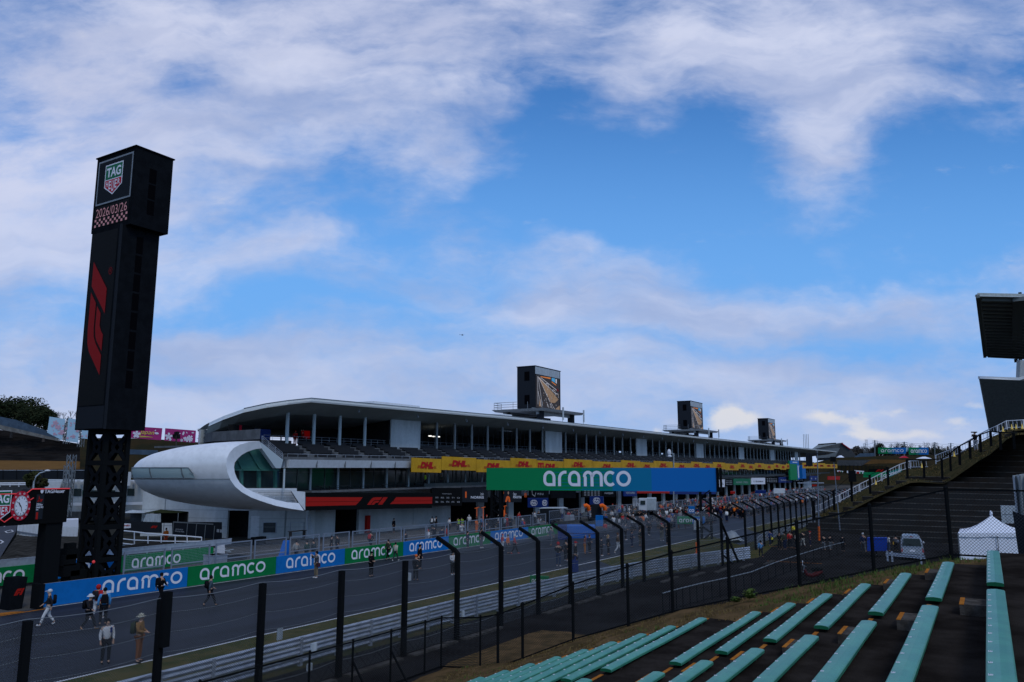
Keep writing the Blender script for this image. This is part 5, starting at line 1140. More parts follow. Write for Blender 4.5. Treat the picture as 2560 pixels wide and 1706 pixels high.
def canopy(px0, px1, yt, ye, yb, depth, label, m='tarp_grey', body='interior_grey', wall=True):
    root = thing('canopy', label, 'canopy', tuple(pd((px0+px1)/2, yb, depth))); a, b = pd(px0, ye, depth), pd(px1, ye, depth); c = pd((px0+px1)/2, yt, depth+1.2); back = hd*2.6
    mb = MB(); q = [a, b, b+back, a+back]
    for i in range(4): mb.add([q[i], q[(i+1) % 4], c], [(0, 1, 2)])
    mb.build('roof', m, root, loc=tuple(a)); v = pd(px0, yb, depth)-a; v = np.array([0, 0, v[2]])
    for i in range(4): mb = MB(); mb.tube([q[i], q[i]+v], .04, 6); mb.build('pole', 'steel_grey', root, loc=tuple(q[i]))
    if wall: mb = MB(); mb.quad(a+hd*2.5, b+hd*2.5, b+hd*2.5+v, a+hd*2.5+v); mb.build('back_sheet', body, root, loc=tuple(a))
    return root
canopy(300, 362, 1275, 1283, 1312, 88, 'grey peaked canopy just right of the timing tower'); canopy(358, 446, 1274, 1283, 1312, 82.5, 'dark green peaked canopy below the pod nose', m='foliage_dark', body='interior')
quad_board('generator', [(358, 1305), (402, 1306), (402, 1286), (366, 1286)], 82, 'tarp_grey', 'grey equipment box with sloping front under the dark canopy', 'equipment box', 1.5)
for i in range(60): pass
mb = MB(); rp2 = random.Random(5); p0 = gn(520, 1350, 59)
for _ in range(70): q = (p0[0]+rp2.uniform(-2.2, 2.2), p0[1]+rp2.uniform(-.4, .4), zg(40)+rp2.uniform(.05, .5)); mb.bar(q, (q[0]+rp2.uniform(-.8, .8), q[1]+.1, q[2]+rp2.uniform(-.1, .1)), .06)
tag(mb.build('barrier_pile', 'tarp_grey', loc=tuple(p0)), 'heap of folded pale barriers beside the right end of the white railing', 'barrier pile')
quad_board('notice_board', [(541, 1397), (562, 1389), (562, 1362), (541, 1366)], 67, 'white_sign', 'white notice board with text lines at the end of the rear green banner', 'notice board', .1)
for (x0, x1, y0, y1, lab) in ((527, 563, 1389, 1408, 'silver equipment box behind the pit wall below the notice board'), (566, 612, 1393, 1402, 'low dark trolley behind the pit wall frames')):
    a, b = gn(x0, y1, 45.6), gn(x1, y1, 45.6); z1 = float(gn(x0, y0, 45.6)[2]); mb = MB(); mb.box(a[0], b[0], 45.4, 46.4, .3, z1); mb.box(a[0]-.03, b[0]+.03, 45.35, 46.45, z1-.05, z1); tag(mb.build('equipment_box', 'galv_post' if 'silver' in lab else 'interior_grey', loc=tuple(a)), lab, 'equipment box')
p = gn(708, 1372, 46.5); mb = MB(); mb.prism([(p[0]-.5, 46.3, -.1), (p[0]+.5, 46.3, -.1), (p[0]+.55, 46.3, 1.9), (p[0]+.25, 46.3, 1.9)], (0, .5, 0)); tag(mb.build('blue_stand', 'blue_bright', loc=tuple(p)), 'tall narrow blue covered stand behind the second row of pit wall frames', 'stand')
# table, tyre stack like boxes by the wall of the building
for (x, y, w, h, m_, lab) in ((648, 1347, 1.5, .8, 'interior', 'low black box against the white ground floor wall'), (745, 1337, 2.2, .75, 'bark', 'brown folding table against the white ground floor wall')):
    p = gn(x, y, 63.8); mb = MB(); mb.box(p[0]-w/2, p[0]+w/2, 63.6, 64.2, -.3, h-.3) if 'box' in lab else (mb.box(p[0]-w/2, p[0]+w/2, 63.6, 64.2, h-.06, h), mb.box(p[0]-w/2+.1, p[0]-w/2+.15, 63.7, 64.1, -.3, h), mb.box(p[0]+w/2-.15, p[0]+w/2-.1, 63.7, 64.1, -.3, h)); tag(mb.build('box' if 'box' in lab else 'table', m_, loc=tuple(p)), lab, 'box' if 'box' in lab else 'table')
root = thing('ladder', 'aluminium step ladder leaning against the white ground floor wall', 'ladder', tuple(gn(776, 1346, 64)))
a, b, c, d = gn(769, 1344, 64.2), gn(768, 1286, 64.8), gn(783, 1348, 63.9), gn(774, 1286, 64.8); mb = MB(); mb.bar(a, b, .07); mb.bar(c, d, .07); mb.build('rails', 'galv_post', root, loc=tuple(a))
mb = MB()
for i in range(9): f_ = (i+.5)/9; mb.bar(a+(b-a)*f_, c+(d-c)*f_, .05)
mb.build('rungs', 'galv_post', root, loc=tuple(a))
# ---------------------------------------------------------------- left background: hill stand, trees, hoardings
mat('hill_riser', (.035, .030, .028), .9, vscale=.9, color2=(.018, .015, .014), streak=(.3, .3, 3)); t = MB(); D0 = 150
hill = [(-120, 1200), (-120, 1060), (0, 1066), (90, 1080), (160, 1104), (260, 1120), (520, 1130), (620, 1160), (620, 1215)]
def hpt(x, y): # hill surface climbs away from the viewer
    return pd(x, y, D0+(1200-y)*.62)
cols_ = [-120, -60, 0, 60, 110, 160, 210, 300, 420, 560]; tops = [1076, 1076, 1076, 1082, 1092, 1104, 1112, 1125, 1140, 1150]
NR_ = 26; stt = MB()
for i in range(NR_):
    for (xa, ya), (xb, yb) in zip(list(zip(cols_, tops)), list(zip(cols_, tops))[1:]):
        def P_(x, top, k): 
            bot = 1150+ (x+120)*.012 if x < 260 else 1154; y = bot-(bot-top)*k/NR_; return hpt(x, y)
        p0, p1 = P_(xa, ya, i), P_(xb, yb, i); q0, q1 = P_(xa, ya, i+1), P_(xb, yb, i+1); r0, r1 = np.array([q0[0], q0[1], p0[2]]), np.array([q1[0], q1[1], p1[2]])
        s = .85; p0u, p1u = p0+(q0-p0)*0, p1
        stt.quad(p0, p1, np.array([p1[0], p1[1], q1[2]]), np.array([p0[0], p0[1], q0[2]]), 1); stt.quad(np.array([p0[0], p0[1], q0[2]]), np.array([p1[0], p1[1], q1[2]]), q1, q0, 0)
o = stt.build('hillside_stand', ['concrete_dark', 'hill_riser'], loc=tuple(hpt(0, 1140))); tag(o, 'large dark terraced stand on the hillside at the far left', 'grandstand')
rows = []
for k in range(6):
    rows.append([hpt(x, (1150+(x+120)*.012)+k*(1185-1150)/5) if x < 230 else hpt(x, 1154+k*6) for x in range(-120, 420, 30)])
t = MB(); t.grid(rows, 0, True); structure('hillside', t, 'dirt_far')
t = MB(); t.poly([tuple(pd(x, y, 250)) for x, y in ((-140, 1068), (0, 1070), (160, 1100), (330, 1110), (760, 1110), (760, 1260), (-140, 1260))]); structure('hill_backdrop', t, 'grass_bank_dark') if False else None
t = MB(); rows = [[pd(x, y, 182) for x, y in ((200, 1096), (300, 1095), (400, 1099), (520, 1108), (640, 1120))], [pd(x, y, 150) for x, y in ((200, 1240), (300, 1240), (400, 1240), (520, 1240), (640, 1240))]]; t.grid(rows); structure('hill', t, 'grass_bank_dark')
o, fr, L, h = quad_board('concourse_wall', [(-60, 1062), (150, 1104), (142, 1096), (-60, 1048)], 178, 'concrete', 'pale concrete parapet along the top of the hillside stand', 'wall', 1.0)
mat('hazy_blue_seats', (.08, .12, .17), .8, var=.3, vscale=.6)
o, fr, L, h = quad_board('upper_seats', [(-60, 1052), (148, 1097), (125, 1080), (40, 1050), (-60, 1030)], 182, 'hazy_blue_seats', 'band of bluish grey seats above the hillside stand parapet', 'seating', 1.0)
o, fr, L, h = quad_board('dark_fence', [(-60, 1200), (212, 1200), (212, 1174), (-60, 1176)], 130, 'tower_panel', 'long dark mesh-covered fence below the brown hillside', 'fence', .2)
mb = MB()
for i in range(9): ribbon(mb, [(L*i/8, 0), (L*i/8, h*1.05)], .12, fr, 0, .05)
ribbon(mb, [(0, h), (L, h)], .10, fr, 1, .05); mb.build('posts', ['black_paint', 'galv_post'], o)
root = thing('white_railing', 'long white rail crossing in front of the dark fence at the left edge', 'railing', tuple(pd(0, 1214, 118)))
for y in (1208, 1212): mb = MB(); mb.tube([pd(-60, y+1, 118), pd(64, y, 118)], .11, 6); mb.build('rail', 'white_metal', root, loc=tuple(pd(0, y, 118)))
for x in (0, 25, 47): mb = MB(); mb.tube([pd(x, 1207, 118), pd(x, 1217, 118)], .09, 6); mb.build('post', 'white_metal', root, loc=tuple(pd(x, 1212, 118)))
quad_board('low_building', [(-60, 1235), (80, 1235), (80, 1217), (-60, 1217)], 122, 'interior_grey', 'low dark retaining wall under the white rail at the left edge', 'wall', 1)
# white two-storey office behind the tower
o = thing('office_building', 'low white two-storey office with a corrugated canopy and teal doors behind the tower', 'building', tuple(pd(150, 1300, 112)))
def part(name, pts, depth, m, parent, th=.3): return quad_board(name, pts, depth, m, None, None, th, parent)
part('wall', [(112, 1300), (362, 1290), (362, 1202), (112, 1200)], 112, 'white_wall', o, 6)
part('canopy', [(112, 1226), (150, 1222), (154, 1204), (118, 1203)], 110, 'white_panel', o, 2)
for i in range(13): part('roof_rib', [(172+i*14.5, 1206), (178+i*14.5, 1206), (178+i*14.5, 1202), (172+i*14.5, 1202)], 109, 'white_metal', o, 3)
for (x0, x1, y0, y1) in ((180, 203, 1241, 1222), (318, 336, 1240, 1222), (226, 250, 1243, 1226), (264, 288, 1243, 1226)):
    w_ = part('window', [(x0, y0), (x1, y0), (x1, y1), (x0, y1)], 111.9, 'glass_dark', o, .05)
for (x0, x1) in ((168, 176), (308, 314), (206, 213)): part('door', [(x0, 1258), (x1, 1258), (x1, 1226), (x0, 1226)], 111.8, 'teal_edge' if x0 == 206 else 'teal', o, .05)
part('balcony', [(172, 1265), (362, 1262), (362, 1256), (172, 1258)], 110.5, 'white_metal', o, .8)
part('lower_band', [(150, 1300), (362, 1290), (362, 1278), (150, 1280)], 110.6, 'interior_grey', o, .3)
quad_board('container', [(313, 1216), (326, 1214), (328, 1181), (316, 1180)], 108, 'white_panel', 'tall white block beside the pod nose', 'building', 3)
# lattice masts, lamp post, light pole
def mast(x0, yb, x1, yt, d, label, w=.8):
    a, b = Vector(pd(x0, yb, d)), Vector(pd(x1, yt, d)); b.x, b.y = a.x+(b.x-a.x)*.3, a.y+(b.y-a.y)*.3; root = thing('lattice_mast', label, 'mast', tuple(a)); mb = MB(); rtv = Vector(rt)*w/2; fv = Vector(hd)*w/2
    cs = [rtv+fv, rtv-fv, -rtv-fv, -rtv+fv]
    for c in cs: mb.bar(a+c, b+c, .09)
    mb.build('legs', 'steel_grey', root, loc=tuple(a)); mb = MB(); H2 = (b-a).length; n_ = int(H2/w/1.2)
    for i in range(n_):
        for j in range(4): c, d_ = cs[j], cs[(j+1) % 4]; mb.bar(a.lerp(b, i/n_)+c, a.lerp(b, (i+1)/n_)+d_, .06)
    mb.build('bracing', 'steel_grey', root, loc=tuple(a)); return root
mast(166, 1292, 180, 1137, 105, 'taller pale lattice mast left of the timing tower'); mast(163, 1285, 168, 1164, 108, 'shorter lattice mast just left of the taller pale one')
mast(166, 1110, 168, 1044, 165, 'dark lattice mast in front of the pale blue hoarding', .9); mast(201, 1118, 203, 1075, 165, 'dark lattice mast at the right edge of the pale blue hoarding', .9)
a = pd(82, 1225, 95); root = thing('street_lamp', 'curved grey street lamp behind the clock gantry', 'street lamp', tuple(a)); mb = MB(); pts = [pd(80, 1290, 95)]+[pd(x, y, 95) for x, y in ((83, 1225), (85, 1205), (90, 1192), (100, 1183), (114, 1179))]; mb.tube(pts, [.13, .11, .1, .09, .08, .07], 8); mb.build('pole', 'tarp_grey', root, loc=tuple(a)); mb = MB(); q = pd(119, 1177, 95); mb.ball(tuple(q), (.35, .25, .12), 6); mb.build('lamp_head', 'white_metal', root, loc=tuple(a))
a = pd(440, 1117, 140); root = thing('floodlight_pole', 'slim pole with a ring of dark floodlights before the pink hoarding', 'floodlight', tuple(a)); mb = MB(); mb.tube([pd(440, 1150, 140), pd(441, 1082, 140)], .14, 6); mb.build('pole', 'bark', root, loc=tuple(a)); mb = MB()
for x, y in ((436, 1089), (446, 1089), (440, 1083), (444, 1082), (437, 1094), (446, 1094)): q = pd(x, y, 140); mb.box(q[0]-.25, q[0]+.25, q[1]-.2, q[1]+.2, q[2]-.25, q[2]+.2)
mb.build('lamp_heads', 'interior', root, loc=tuple(a))
# hoardings with blossoms
def petal_flower(mb, fr, cx, cy, r, mi, lift=.06, n=5, rot=0.0):
    for k in range(n):
        a = rot+k*2*math.pi/n; ax = Vector((math.cos(a), math.sin(a))); bx = Vector((-ax.y, ax.x)); pts = [(0, 0), (.45, .28), (.85, .26), (1.0, .12), (.88, 0), (1.0, -.12), (.85, -.26), (.45, -.28)]
        flat(mb, [(cx+(ax.x*u+bx.x*v)*r, cy+(ax.y*u+bx.y*v)*r) for u, v in pts], fr, mi, lift+.004*k)
def hoard(pts, depth, m, pm, lab, seed, nf, script=None, sc=1.0):
    o, fr, L, h = quad_board('hoarding', pts, depth, m, lab, 'hoarding', .5, None, 'blossom hoardings on the far left hill'); rp = random.Random(seed); mb = MB()
    for _ in range(nf):
        x, y, r = rp.uniform(.08, .92)*L, rp.uniform(.12, .88)*h, rp.uniform(.5, 1.5)*sc
        if script and .22*L < x < .78*L and .15*h < y < .85*h: continue
        r = min(r, x, L-x, y, h-y)
        if rp.random() < .45: petal_flower(mb, fr, x, y, r, 0, .06, 5, rp.uniform(0, 6))
        else: a = rp.uniform(0, 6); flat(mb, [(x+r*.5*(math.cos(t_)*math.cos(a)-.5*math.sin(t_)*math.sin(a)), y+r*.5*(math.cos(t_)*math.sin(a)+.5*math.sin(t_)*math.cos(a))) for t_ in [k*2*math.pi/10 for k in range(10)]], fr, 0, .05)
    mb.build('blossom_print', pm, o)
    if script: mb = MB(); text(mb, 'Japan', fr, L*.30, h*.30, L*.44, h*.48, 0, .1, -.002, .25); ribbon(mb, [(L*.30, h*.22), (L*.74, h*.20), (L*.34, h*.14)], .12, fr, 0, .1); mb.build('lettering', 'script_yellow', o)
hoard([(118, 1082), (155, 1101), (163, 1048), (124, 1042)], 160, 'pale_blue_board', 'petal_pink', 'pale blue hoarding with pink petals left of the dark lattice mast', 1, 12, None, .5); hoard([(165, 1103), (195, 1107), (200, 1050), (171, 1046)], 160, 'pale_blue_board', 'petal_pink', 'pale blue hoarding with pink petals between two dark lattice masts', 2, 12, None, .5); hoard([(203, 1096), (222, 1098), (226, 1056), (206, 1052)], 160, 'pale_blue_board', 'petal_pink', 'narrow pale blue hoarding with pink petals beside the timing tower shaft', 3, 6, None, .5)
hoard([(324, 1095), (403, 1101), (406, 1071), (330, 1066)], 170, 'pink_board', 'petal_white', 'pink hoarding with yellow script and white blossoms', 4, 16, True, .7); hoard([(411, 1102), (488, 1107), (490, 1077), (413, 1071)], 170, 'pink_board', 'petal_white', 'pink hoarding with white blossoms behind the floodlight pole', 5, 14, None, .8); hoard([(495, 1108), (508, 1109), (510, 1079), (497, 1078)], 170, 'pink_board', 'petal_white', 'narrow slice of pink hoarding beside the pit building balcony', 6, 3, None, .7)
quad_board('low_building', [(322, 1136), (395, 1138), (395, 1126), (324, 1124)], 150, 'hazy_blue_seats', 'bluish low hut on the hill below the pink hoardings', 'hut', 2)
# trees
def leafy_tree(x, yb, yt, wpx, d, label, m='foliage_dark', seed=1, n=2600, group=None, lobes=9):
    base = Vector(pd(x, yb, d)); H = (yb-yt)*d/1975; R = wpx*d/1975/2; rp = random.Random(seed); root = thing('tree', label, 'tree', tuple(base), group); mb = MB()
    mb.tube([base, base+Vector((0, 0, H*.35)), base+Vector((R*.1, 0, H*.7))], [H*.035, H*.025, H*.01], 8); L = []
    for k in range(lobes):
        a = rp.uniform(0, 6.28); rr_ = R*rp.uniform(.25, .72); c = base+Vector((math.cos(a)*rr_, math.sin(a)*rr_, H*rp.uniform(.42, .84))); L.append((c, R*rp.uniform(.36, .56))); mb.tube([base+Vector((0, 0, H*.3)), (base+c)/2+Vector((0, 0, H*.1)), c], [H*.015, H*.01, H*.004], 5)
    L.append((base+Vector((0, 0, H*.80)), R*.38)); mb.build('trunk', 'bark', root, loc=tuple(base)); lf_ = MB(); s = max(H*.024, .12)
    for _ in range(n):
        c, r = rp.choice(L); v = Vector((rp.gauss(0, 1), rp.gauss(0, 1), rp.gauss(0, 1))).normalized()*r*rp.uniform(.55, 1.08); v.z *= .85; p = c+v; u = Vector((rp.gauss(0, 1), rp.gauss(0, 1), rp.gauss(0, 1))).normalized(); w = u.orthogonal().normalized(); q = s*rp.uniform(.6, 1.5); lf_.add([p-u*q, p+w*q*.7, p+u*q, p-w*q*.7], [(0, 1, 2, 3)])
    lf_.build('crown', m, root, loc=tuple(base)); return root
leafy_tree(28, 1095, 990, 130, 200, 'broad dark evergreen tree above the hillside stand at the left edge', seed=2, n=9500, lobes=13); leafy_tree(-40, 1095, 1000, 120, 205, 'dark evergreen tree partly outside the left edge', seed=8, n=4000, lobes=12); leafy_tree(108, 1105, 1011, 62, 190, 'rounder dark evergreen tree standing between the left edge and the hoarding', seed=3, n=6500, lobes=11); leafy_tree(64, 1085, 1015, 60, 195, 'dark evergreen tree filling the gap between the two larger ones', seed=5, n=3000)
leafy_tree(74, 1252, 1172, 40, 100, 'brownish green shrub tree beside the curved street lamp', 'foliage', 4, 3600, lobes=8); leafy_tree(103, 1245, 1190, 26, 101, 'smaller dark shrub right of the street lamp', 'foliage', 6, 2200, lobes=6)
def bare_tree(x, yb, yt, d, label, seed, group=None):
    base = Vector(pd(x, yb, d)); H = (yb-yt)*d/1975; rp = random.Random(seed); mb = MB()
    def br(p, v, l, r, k):
        q = p+v*l; mb.tube([p, q], [r, r*.65], 4 if k > 1 else 6, cap=False)
        if k < 5:
            for _ in range(3 if k < 4 else 2): w = (v+Vector((rp.uniform(-.75, .75), rp.uniform(-.75, .75), rp.uniform(-.05, .45)))).normalized(); br(q, w, l*rp.uniform(.6, .8), r*.62, k+1)
    br(base, Vector((0, 0, 1)), H*.32, H*.022, 0); o = mb.build('bare_tree', 'bark', loc=tuple(base)); tag(o, label, 'tree', group); return o
bare_tree(152, 1075, 1022, 185, 'leafless tree just above the left pale blue hoarding', 1); bare_tree(180, 1085, 1020, 180, 'leafless tree between the two dark lattice masts', 2); bare_tree(200, 1085, 1022, 183, 'leafless tree half hidden by the timing tower shaft', 3); bare_tree(497, 1095, 1068, 190, 'small leafless tree beside the pink hoarding and balcony', 4)
# ================================================================== RIGHT: big terraced stand, white fence, canopies
RB = [(2000, 1319), (2030, 1302), (2060, 1290), (2098, 1277), (2135, 1256), (2168, 1238), (2205, 1223), (2254, 1196), (2300, 1194), (2352, 1198), (2398, 1171), (2417, 1157), (2431, 1144), (2454, 1131), (2475, 1119), (2503, 1089), (2526, 1077), (2560, 1074), (2640, 1070)]
bx = [p[0] for p in RB]; by = [p[1] for p in RB]
st2 = MB(); KR = 24; XR = 2760
def row2(k):
    D = 68+1.0*k; yr = 1394-14.0*k; z = 7.4-(yr-1170)*D/1975            # image height of the row at the right end
    # where the (slightly falling) row meets the boundary of the stand
    best = None
    for x in range(2000, XR, 4):
        yb = float(np.interp(x, bx, by)); yl = yr-.034*(2560-x)
        if yl >= yb: best = x; break
    x = best if best is not None else XR-4
    Dl = float(np.interp(x, [2000, 2254, 2400, 2560, 2760], [104, 109, 104, 99, 96])); Dl = max(D, min(Dl, D+(2560-x)*.12)) if x < 2560 else D
    pl = pd(x, yr-.034*(2560-x), Dl); pr = pd(XR, yr+.034*200, D-2); pl[2] = z; pr[2] = z
    x = x+16; pl = pd(x, yr-.034*(2560-x), Dl); t_ = (z-CAM_Z)/(pl[2]-CAM_Z) if abs(pl[2]-CAM_Z) > .6 else 1; 
    return Vector(pl), Vector((pr[0], pr[1], z)), z
RW = [row2(k) for k in range(KR+1)]
for k in range(KR):
    a, b, z0 = RW[k]; c, d, z1 = RW[k+1]
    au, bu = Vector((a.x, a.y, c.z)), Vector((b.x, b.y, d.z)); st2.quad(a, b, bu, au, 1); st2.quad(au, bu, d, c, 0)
    e = (bu-au).normalized(); nrm = Vector((e.y, -e.x, 0)); nrm = nrm if nrm.dot(Vector((-1, 0, 0))) > 0 else -nrm
    st2.hexa([au+nrm*.04+Vector((0, 0, -.05)), bu+nrm*.04+Vector((0, 0, -.05)), bu-nrm*.08+Vector((0, 0, -.05)), au-nrm*.08+Vector((0, 0, -.05)), au+nrm*.04+Vector((0, 0, .012)), bu+nrm*.04+Vector((0, 0, .012)), bu-nrm*.08+Vector((0, 0, .012)), au-nrm*.08+Vector((0, 0, .012))], 2)
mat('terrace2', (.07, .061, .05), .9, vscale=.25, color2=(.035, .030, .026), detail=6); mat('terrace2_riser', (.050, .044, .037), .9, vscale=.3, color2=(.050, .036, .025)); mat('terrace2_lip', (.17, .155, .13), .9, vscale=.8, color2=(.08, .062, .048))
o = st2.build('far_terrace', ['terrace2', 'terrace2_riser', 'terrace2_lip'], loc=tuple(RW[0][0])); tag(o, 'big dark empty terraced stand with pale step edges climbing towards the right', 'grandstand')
# grassy strip between the terraces and the white fence
WFb = [(2030, 1286), (2052, 1279), (2100, 1255), (2150, 1229), (2205, 1202), (2250, 1180), (2276, 1171), (2320, 1170), (2340, 1158), (2398, 1136), (2424, 1121), (2450, 1106), (2470, 1096), (2495, 1085), (2518, 1073), (2560, 1071), (2640, 1068)]
def wd(x): return float(np.interp(x, [2030, 2276, 2400, 2495, 2560], [127, 124, 116, 110, 108]))
rows = []
for f_ in (0, .35, .7, 1.0):
    r = []
    for i, (x, y) in enumerate(WFb):
        xb = x+float(np.interp(x, [2030, 2276, 2320, 2400, 2560], [38, 14, 30, 42, 30]))*(1 if x < 2600 else .3); yb = float(np.interp(xb, bx, by))+6
        p = Vector(pd(x, y+1, wd(x)+.5)); q = Vector(pd(xb+10, yb+6, float(np.interp(xb, [2000, 2254, 2400, 2560, 2760], [100, 103, 97, 90, 90])))); w = p.lerp(q, f_); w.z += .12*math.sin(i*2.1+f_*5)*(0 < f_ < 1); r.append(w)
    rows.append(r)
t = MB(); t.grid(rows, 0, True); r0 = rows[0]; t.grid([[p+Vector(hd)*30+Vector((0, 0, -12)) for p in r0], r0]); structure('grass_bank', t, 'bank_olive')
g2 = MB()
for i in range(2200):
    f_, u = rnd.random()*.98, rnd.random()*(len(WFb)-1.01); j = int(u); p = rows[0][j].lerp(rows[0][j+1], u-j).lerp(rows[3][j].lerp(rows[3][j+1], u-j), f_); tuft(g2, p.x, p.y, p.z, rnd.uniform(.12, .3), 0 if rnd.random() < .6 else 1, 3, .05)
tag(g2.build('bank_grass', ['straw', 'foliage']), kind='stuff')
root = thing('white_fence', 'white picket style fence climbing the grass bank beside the big terraced stand', 'fence', tuple(pd(2150, 1229, 125)))
HW = 1.15
for j in range(len(WFb)-1):
    if WFb[j][0] == 2320: continue
    a, b = Vector(pd(*WFb[j], wd(WFb[j][0]))), Vector(pd(*WFb[j+1], wd(WFb[j+1][0]))); L = (b-a).length; mb = MB()
    up_ = Vector((0, 0, HW)); mb.bar(a+up_, b+up_, .10); mb.bar(a+up_*.15, b+up_*.15, .08); n_ = max(3, int(L/.42))
    for i in range(n_): p = a.lerp(b, (i+.5)/n_); mb.bar(p+up_*.15, p+up_, .045)
    mb.build('panel', 'white_metal', root, loc=tuple(a)); mb = MB(); mb.bar(a-Vector((0, 0, .3)), a+up_*1.02, .13); mb.build('post', 'white_metal', root, loc=tuple(a))
for ci, (x, y) in enumerate(((2190, 1212), (2305, 1170), (2376, 1147), (2386, 1142), (2508, 1080), (2530, 1074), (2541, 1074), (2556, 1073))):
    P_ = Vector(pd(x, y, wd(x)-1.0)); mb = MB(); mb.tube([P_, P_+Vector((0, 0, .05)), P_+Vector((0, 0, .051)), P_+Vector((0, 0, .75))], [.22, .22, .14, .03], 10); o = mb.build('traffic_cone', 'yellow_cone', loc=tuple(P_)); tag(o, 'yellow cone by the white fence on the grass bank, '+ORD[ci]+' from the left', 'cone', 'yellow cones by the white fence')
# dark posts with a wire on the rim of the terraces
root = thing('post_fence', 'row of dark posts with a top rail along the edge of the terraced stand', 'fence', tuple(pd(2086, 1273, 104)))
pf = [(2036, 1294, 1253), (2086, 1273, 1226), (2130, 1251, 1188), (2176, 1232, 1188), (2221, 1211, 1168), (2269, 1193, 1149), (2311, 1192, 1152), (2356, 1194, 1147), (2377, 1175, 1133), (2400, 1160, 1116), (2426, 1144, 1103), (2452, 1128, 1087), (2478, 1113, 1078), (2502, 1122, 1081), (2536, 1120, 1083)]
tp = []
for x, yb, yt in pf:
    d = 100 if x < 2400 else 84; a, b = Vector(pd(x, yb+3, d)), Vector(pd(x-2, yt, d)); tp.append(b); mb = MB(); mb.bar(a, b, .26 if yb-yt > 20 else .2); mb.build('post', 'black_paint', root, loc=tuple(a))
mb = MB(); mb.tube(tp[5:], .07, 5); mb.tube(tp[:5:1], .03, 5); mb.build('rail', 'black_paint', root, loc=tuple(tp[5]))
mb = MB(); a = Vector(pd(2129, 1195, 99.5)); b = Vector(pd(2129, 1205, 99.5)); mb.box(a.x-.45, a.x+.45, a.y-.5, a.y+.3, b.z, a.z+.9); tag(mb.build('speaker', 'black_paint', loc=tuple(a)), 'black loudspeaker box on a dark post beside the white fence', 'speaker')
# cantilevered roof and tier of the grandstand at the right edge
mat('roof_under2', (.14, .145, .14), .8, var=.2)
gs = thing('grandstand', 'dark grandstand roof and upper tier cut off by the right edge', 'grandstand', tuple(pd(2520, 1040, 125)))
def slab(name, quad, depths, th, m, ribs=0, rib_m=None):
    P_ = [Vector(pd(x, y, d)) for (x, y), d in zip(quad, depths)]; n = (P_[1]-P_[0]).cross(P_[3]-P_[0]).normalized(); n = n if n.z > 0 else -n; mb = MB(); mb.prism(P_, n*th); o = mb.build(name, m, gs, loc=tuple(P_[0]))
    if ribs:
        mb = MB()
        for i in range(ribs):
            t_ = (i+.5)/ribs; a = P_[0].lerp(P_[3], t_); b = P_[1].lerp(P_[2], t_); mb.bar(a.lerp(b, .06)-n*.15, b.lerp(a, .04)-n*.15, .22, .45)
        mb.build('roof_ribs', rib_m, o, loc=tuple(P_[0]))
    return P_, n
mat('roof_under', (.42, .46, .44), .8, var=.2); mat('roof_rib', (.14, .155, .15), .8)
P_, n = slab('roof', [(2444, 741), (2600, 744), (2600, 899), (2462, 892)], [112, 112, 150, 150], .5, 'roof_under', 19, 'roof_rib')
mb = MB(); a, b = Vector(pd(2444, 741, 111.9)), Vector(pd(2600, 744, 111.9)); mb.prism([a, b, b+Vector((0, 0, .5)), a+Vector((.5, 0, .42))], tuple(hd*.6)); mb.build('roof_edge', 'tarp_grey', gs, loc=tuple(a))
mb = MB(); a, b = Vector(pd(2444, 741, 112)), Vector(pd(2462, 892, 150)); mb.bar(a, b, .5, .5); mb.bar(Vector(pd(2546, 748, 112)), Vector(pd(2540, 893, 150)), 1.4, .6); mb.build('roof_beam', 'roof_rib', gs, loc=tuple(a))
P_, n = slab('upper_tier', [(2450, 948), (2600, 954), (2600, 1100), (2475, 1080)], [120, 120, 128, 128], .6, 'roof_under2')
mb = MB(); a, b, c = Vector(pd(2450, 947, 119.9)), Vector(pd(2549, 951, 119.9)), Vector(pd(2600, 936, 119.9)); mb.prism([a, b, b+Vector((0, 0, .42)), a+Vector((.4, 0, .42))], tuple(hd*.5)); mb.prism([b, c, c+Vector((0, 0, .42)), b+Vector((0, 0, .42))], tuple(hd*.5)); mb.build('parapet', 'white_panel', gs, loc=tuple(a))
mb = MB(); a = Vector(pd(2546, 915, 131)); b = Vector(pd(2600, 915, 131)); mb.prism([Vector(pd(2549, 945, 131)), Vector(pd(2600, 940, 131)), Vector(pd(2600, 905, 131)), Vector(pd(2551, 900, 131))], tuple(hd)); mb.build('end_wall', 'white_wall', gs, loc=tuple(a))
for x in (2540, 2551): mb = MB(); q = Vector(pd(x, 901, 149)); mb.box(q.x-.3, q.x+.3, q.y-.3, q.y+.3, q.z-.4, q.z+.2); mb.bar(q, q+Vector((0, 0, 1)), .1); mb.build('floodlight', 'black_paint', gs, loc=tuple(q))
mb = MB(); q = Vector(pd(2550, 735, 113)); mb.box(q.x-.2, q.x+.2, q.y-.2, q.y+.2, q.z-.4, q.z+.2); mb.bar(q-Vector((0, 0, .9)), q, .1); mb.build('warning_lamp', 'black_paint', gs, loc=tuple(q))
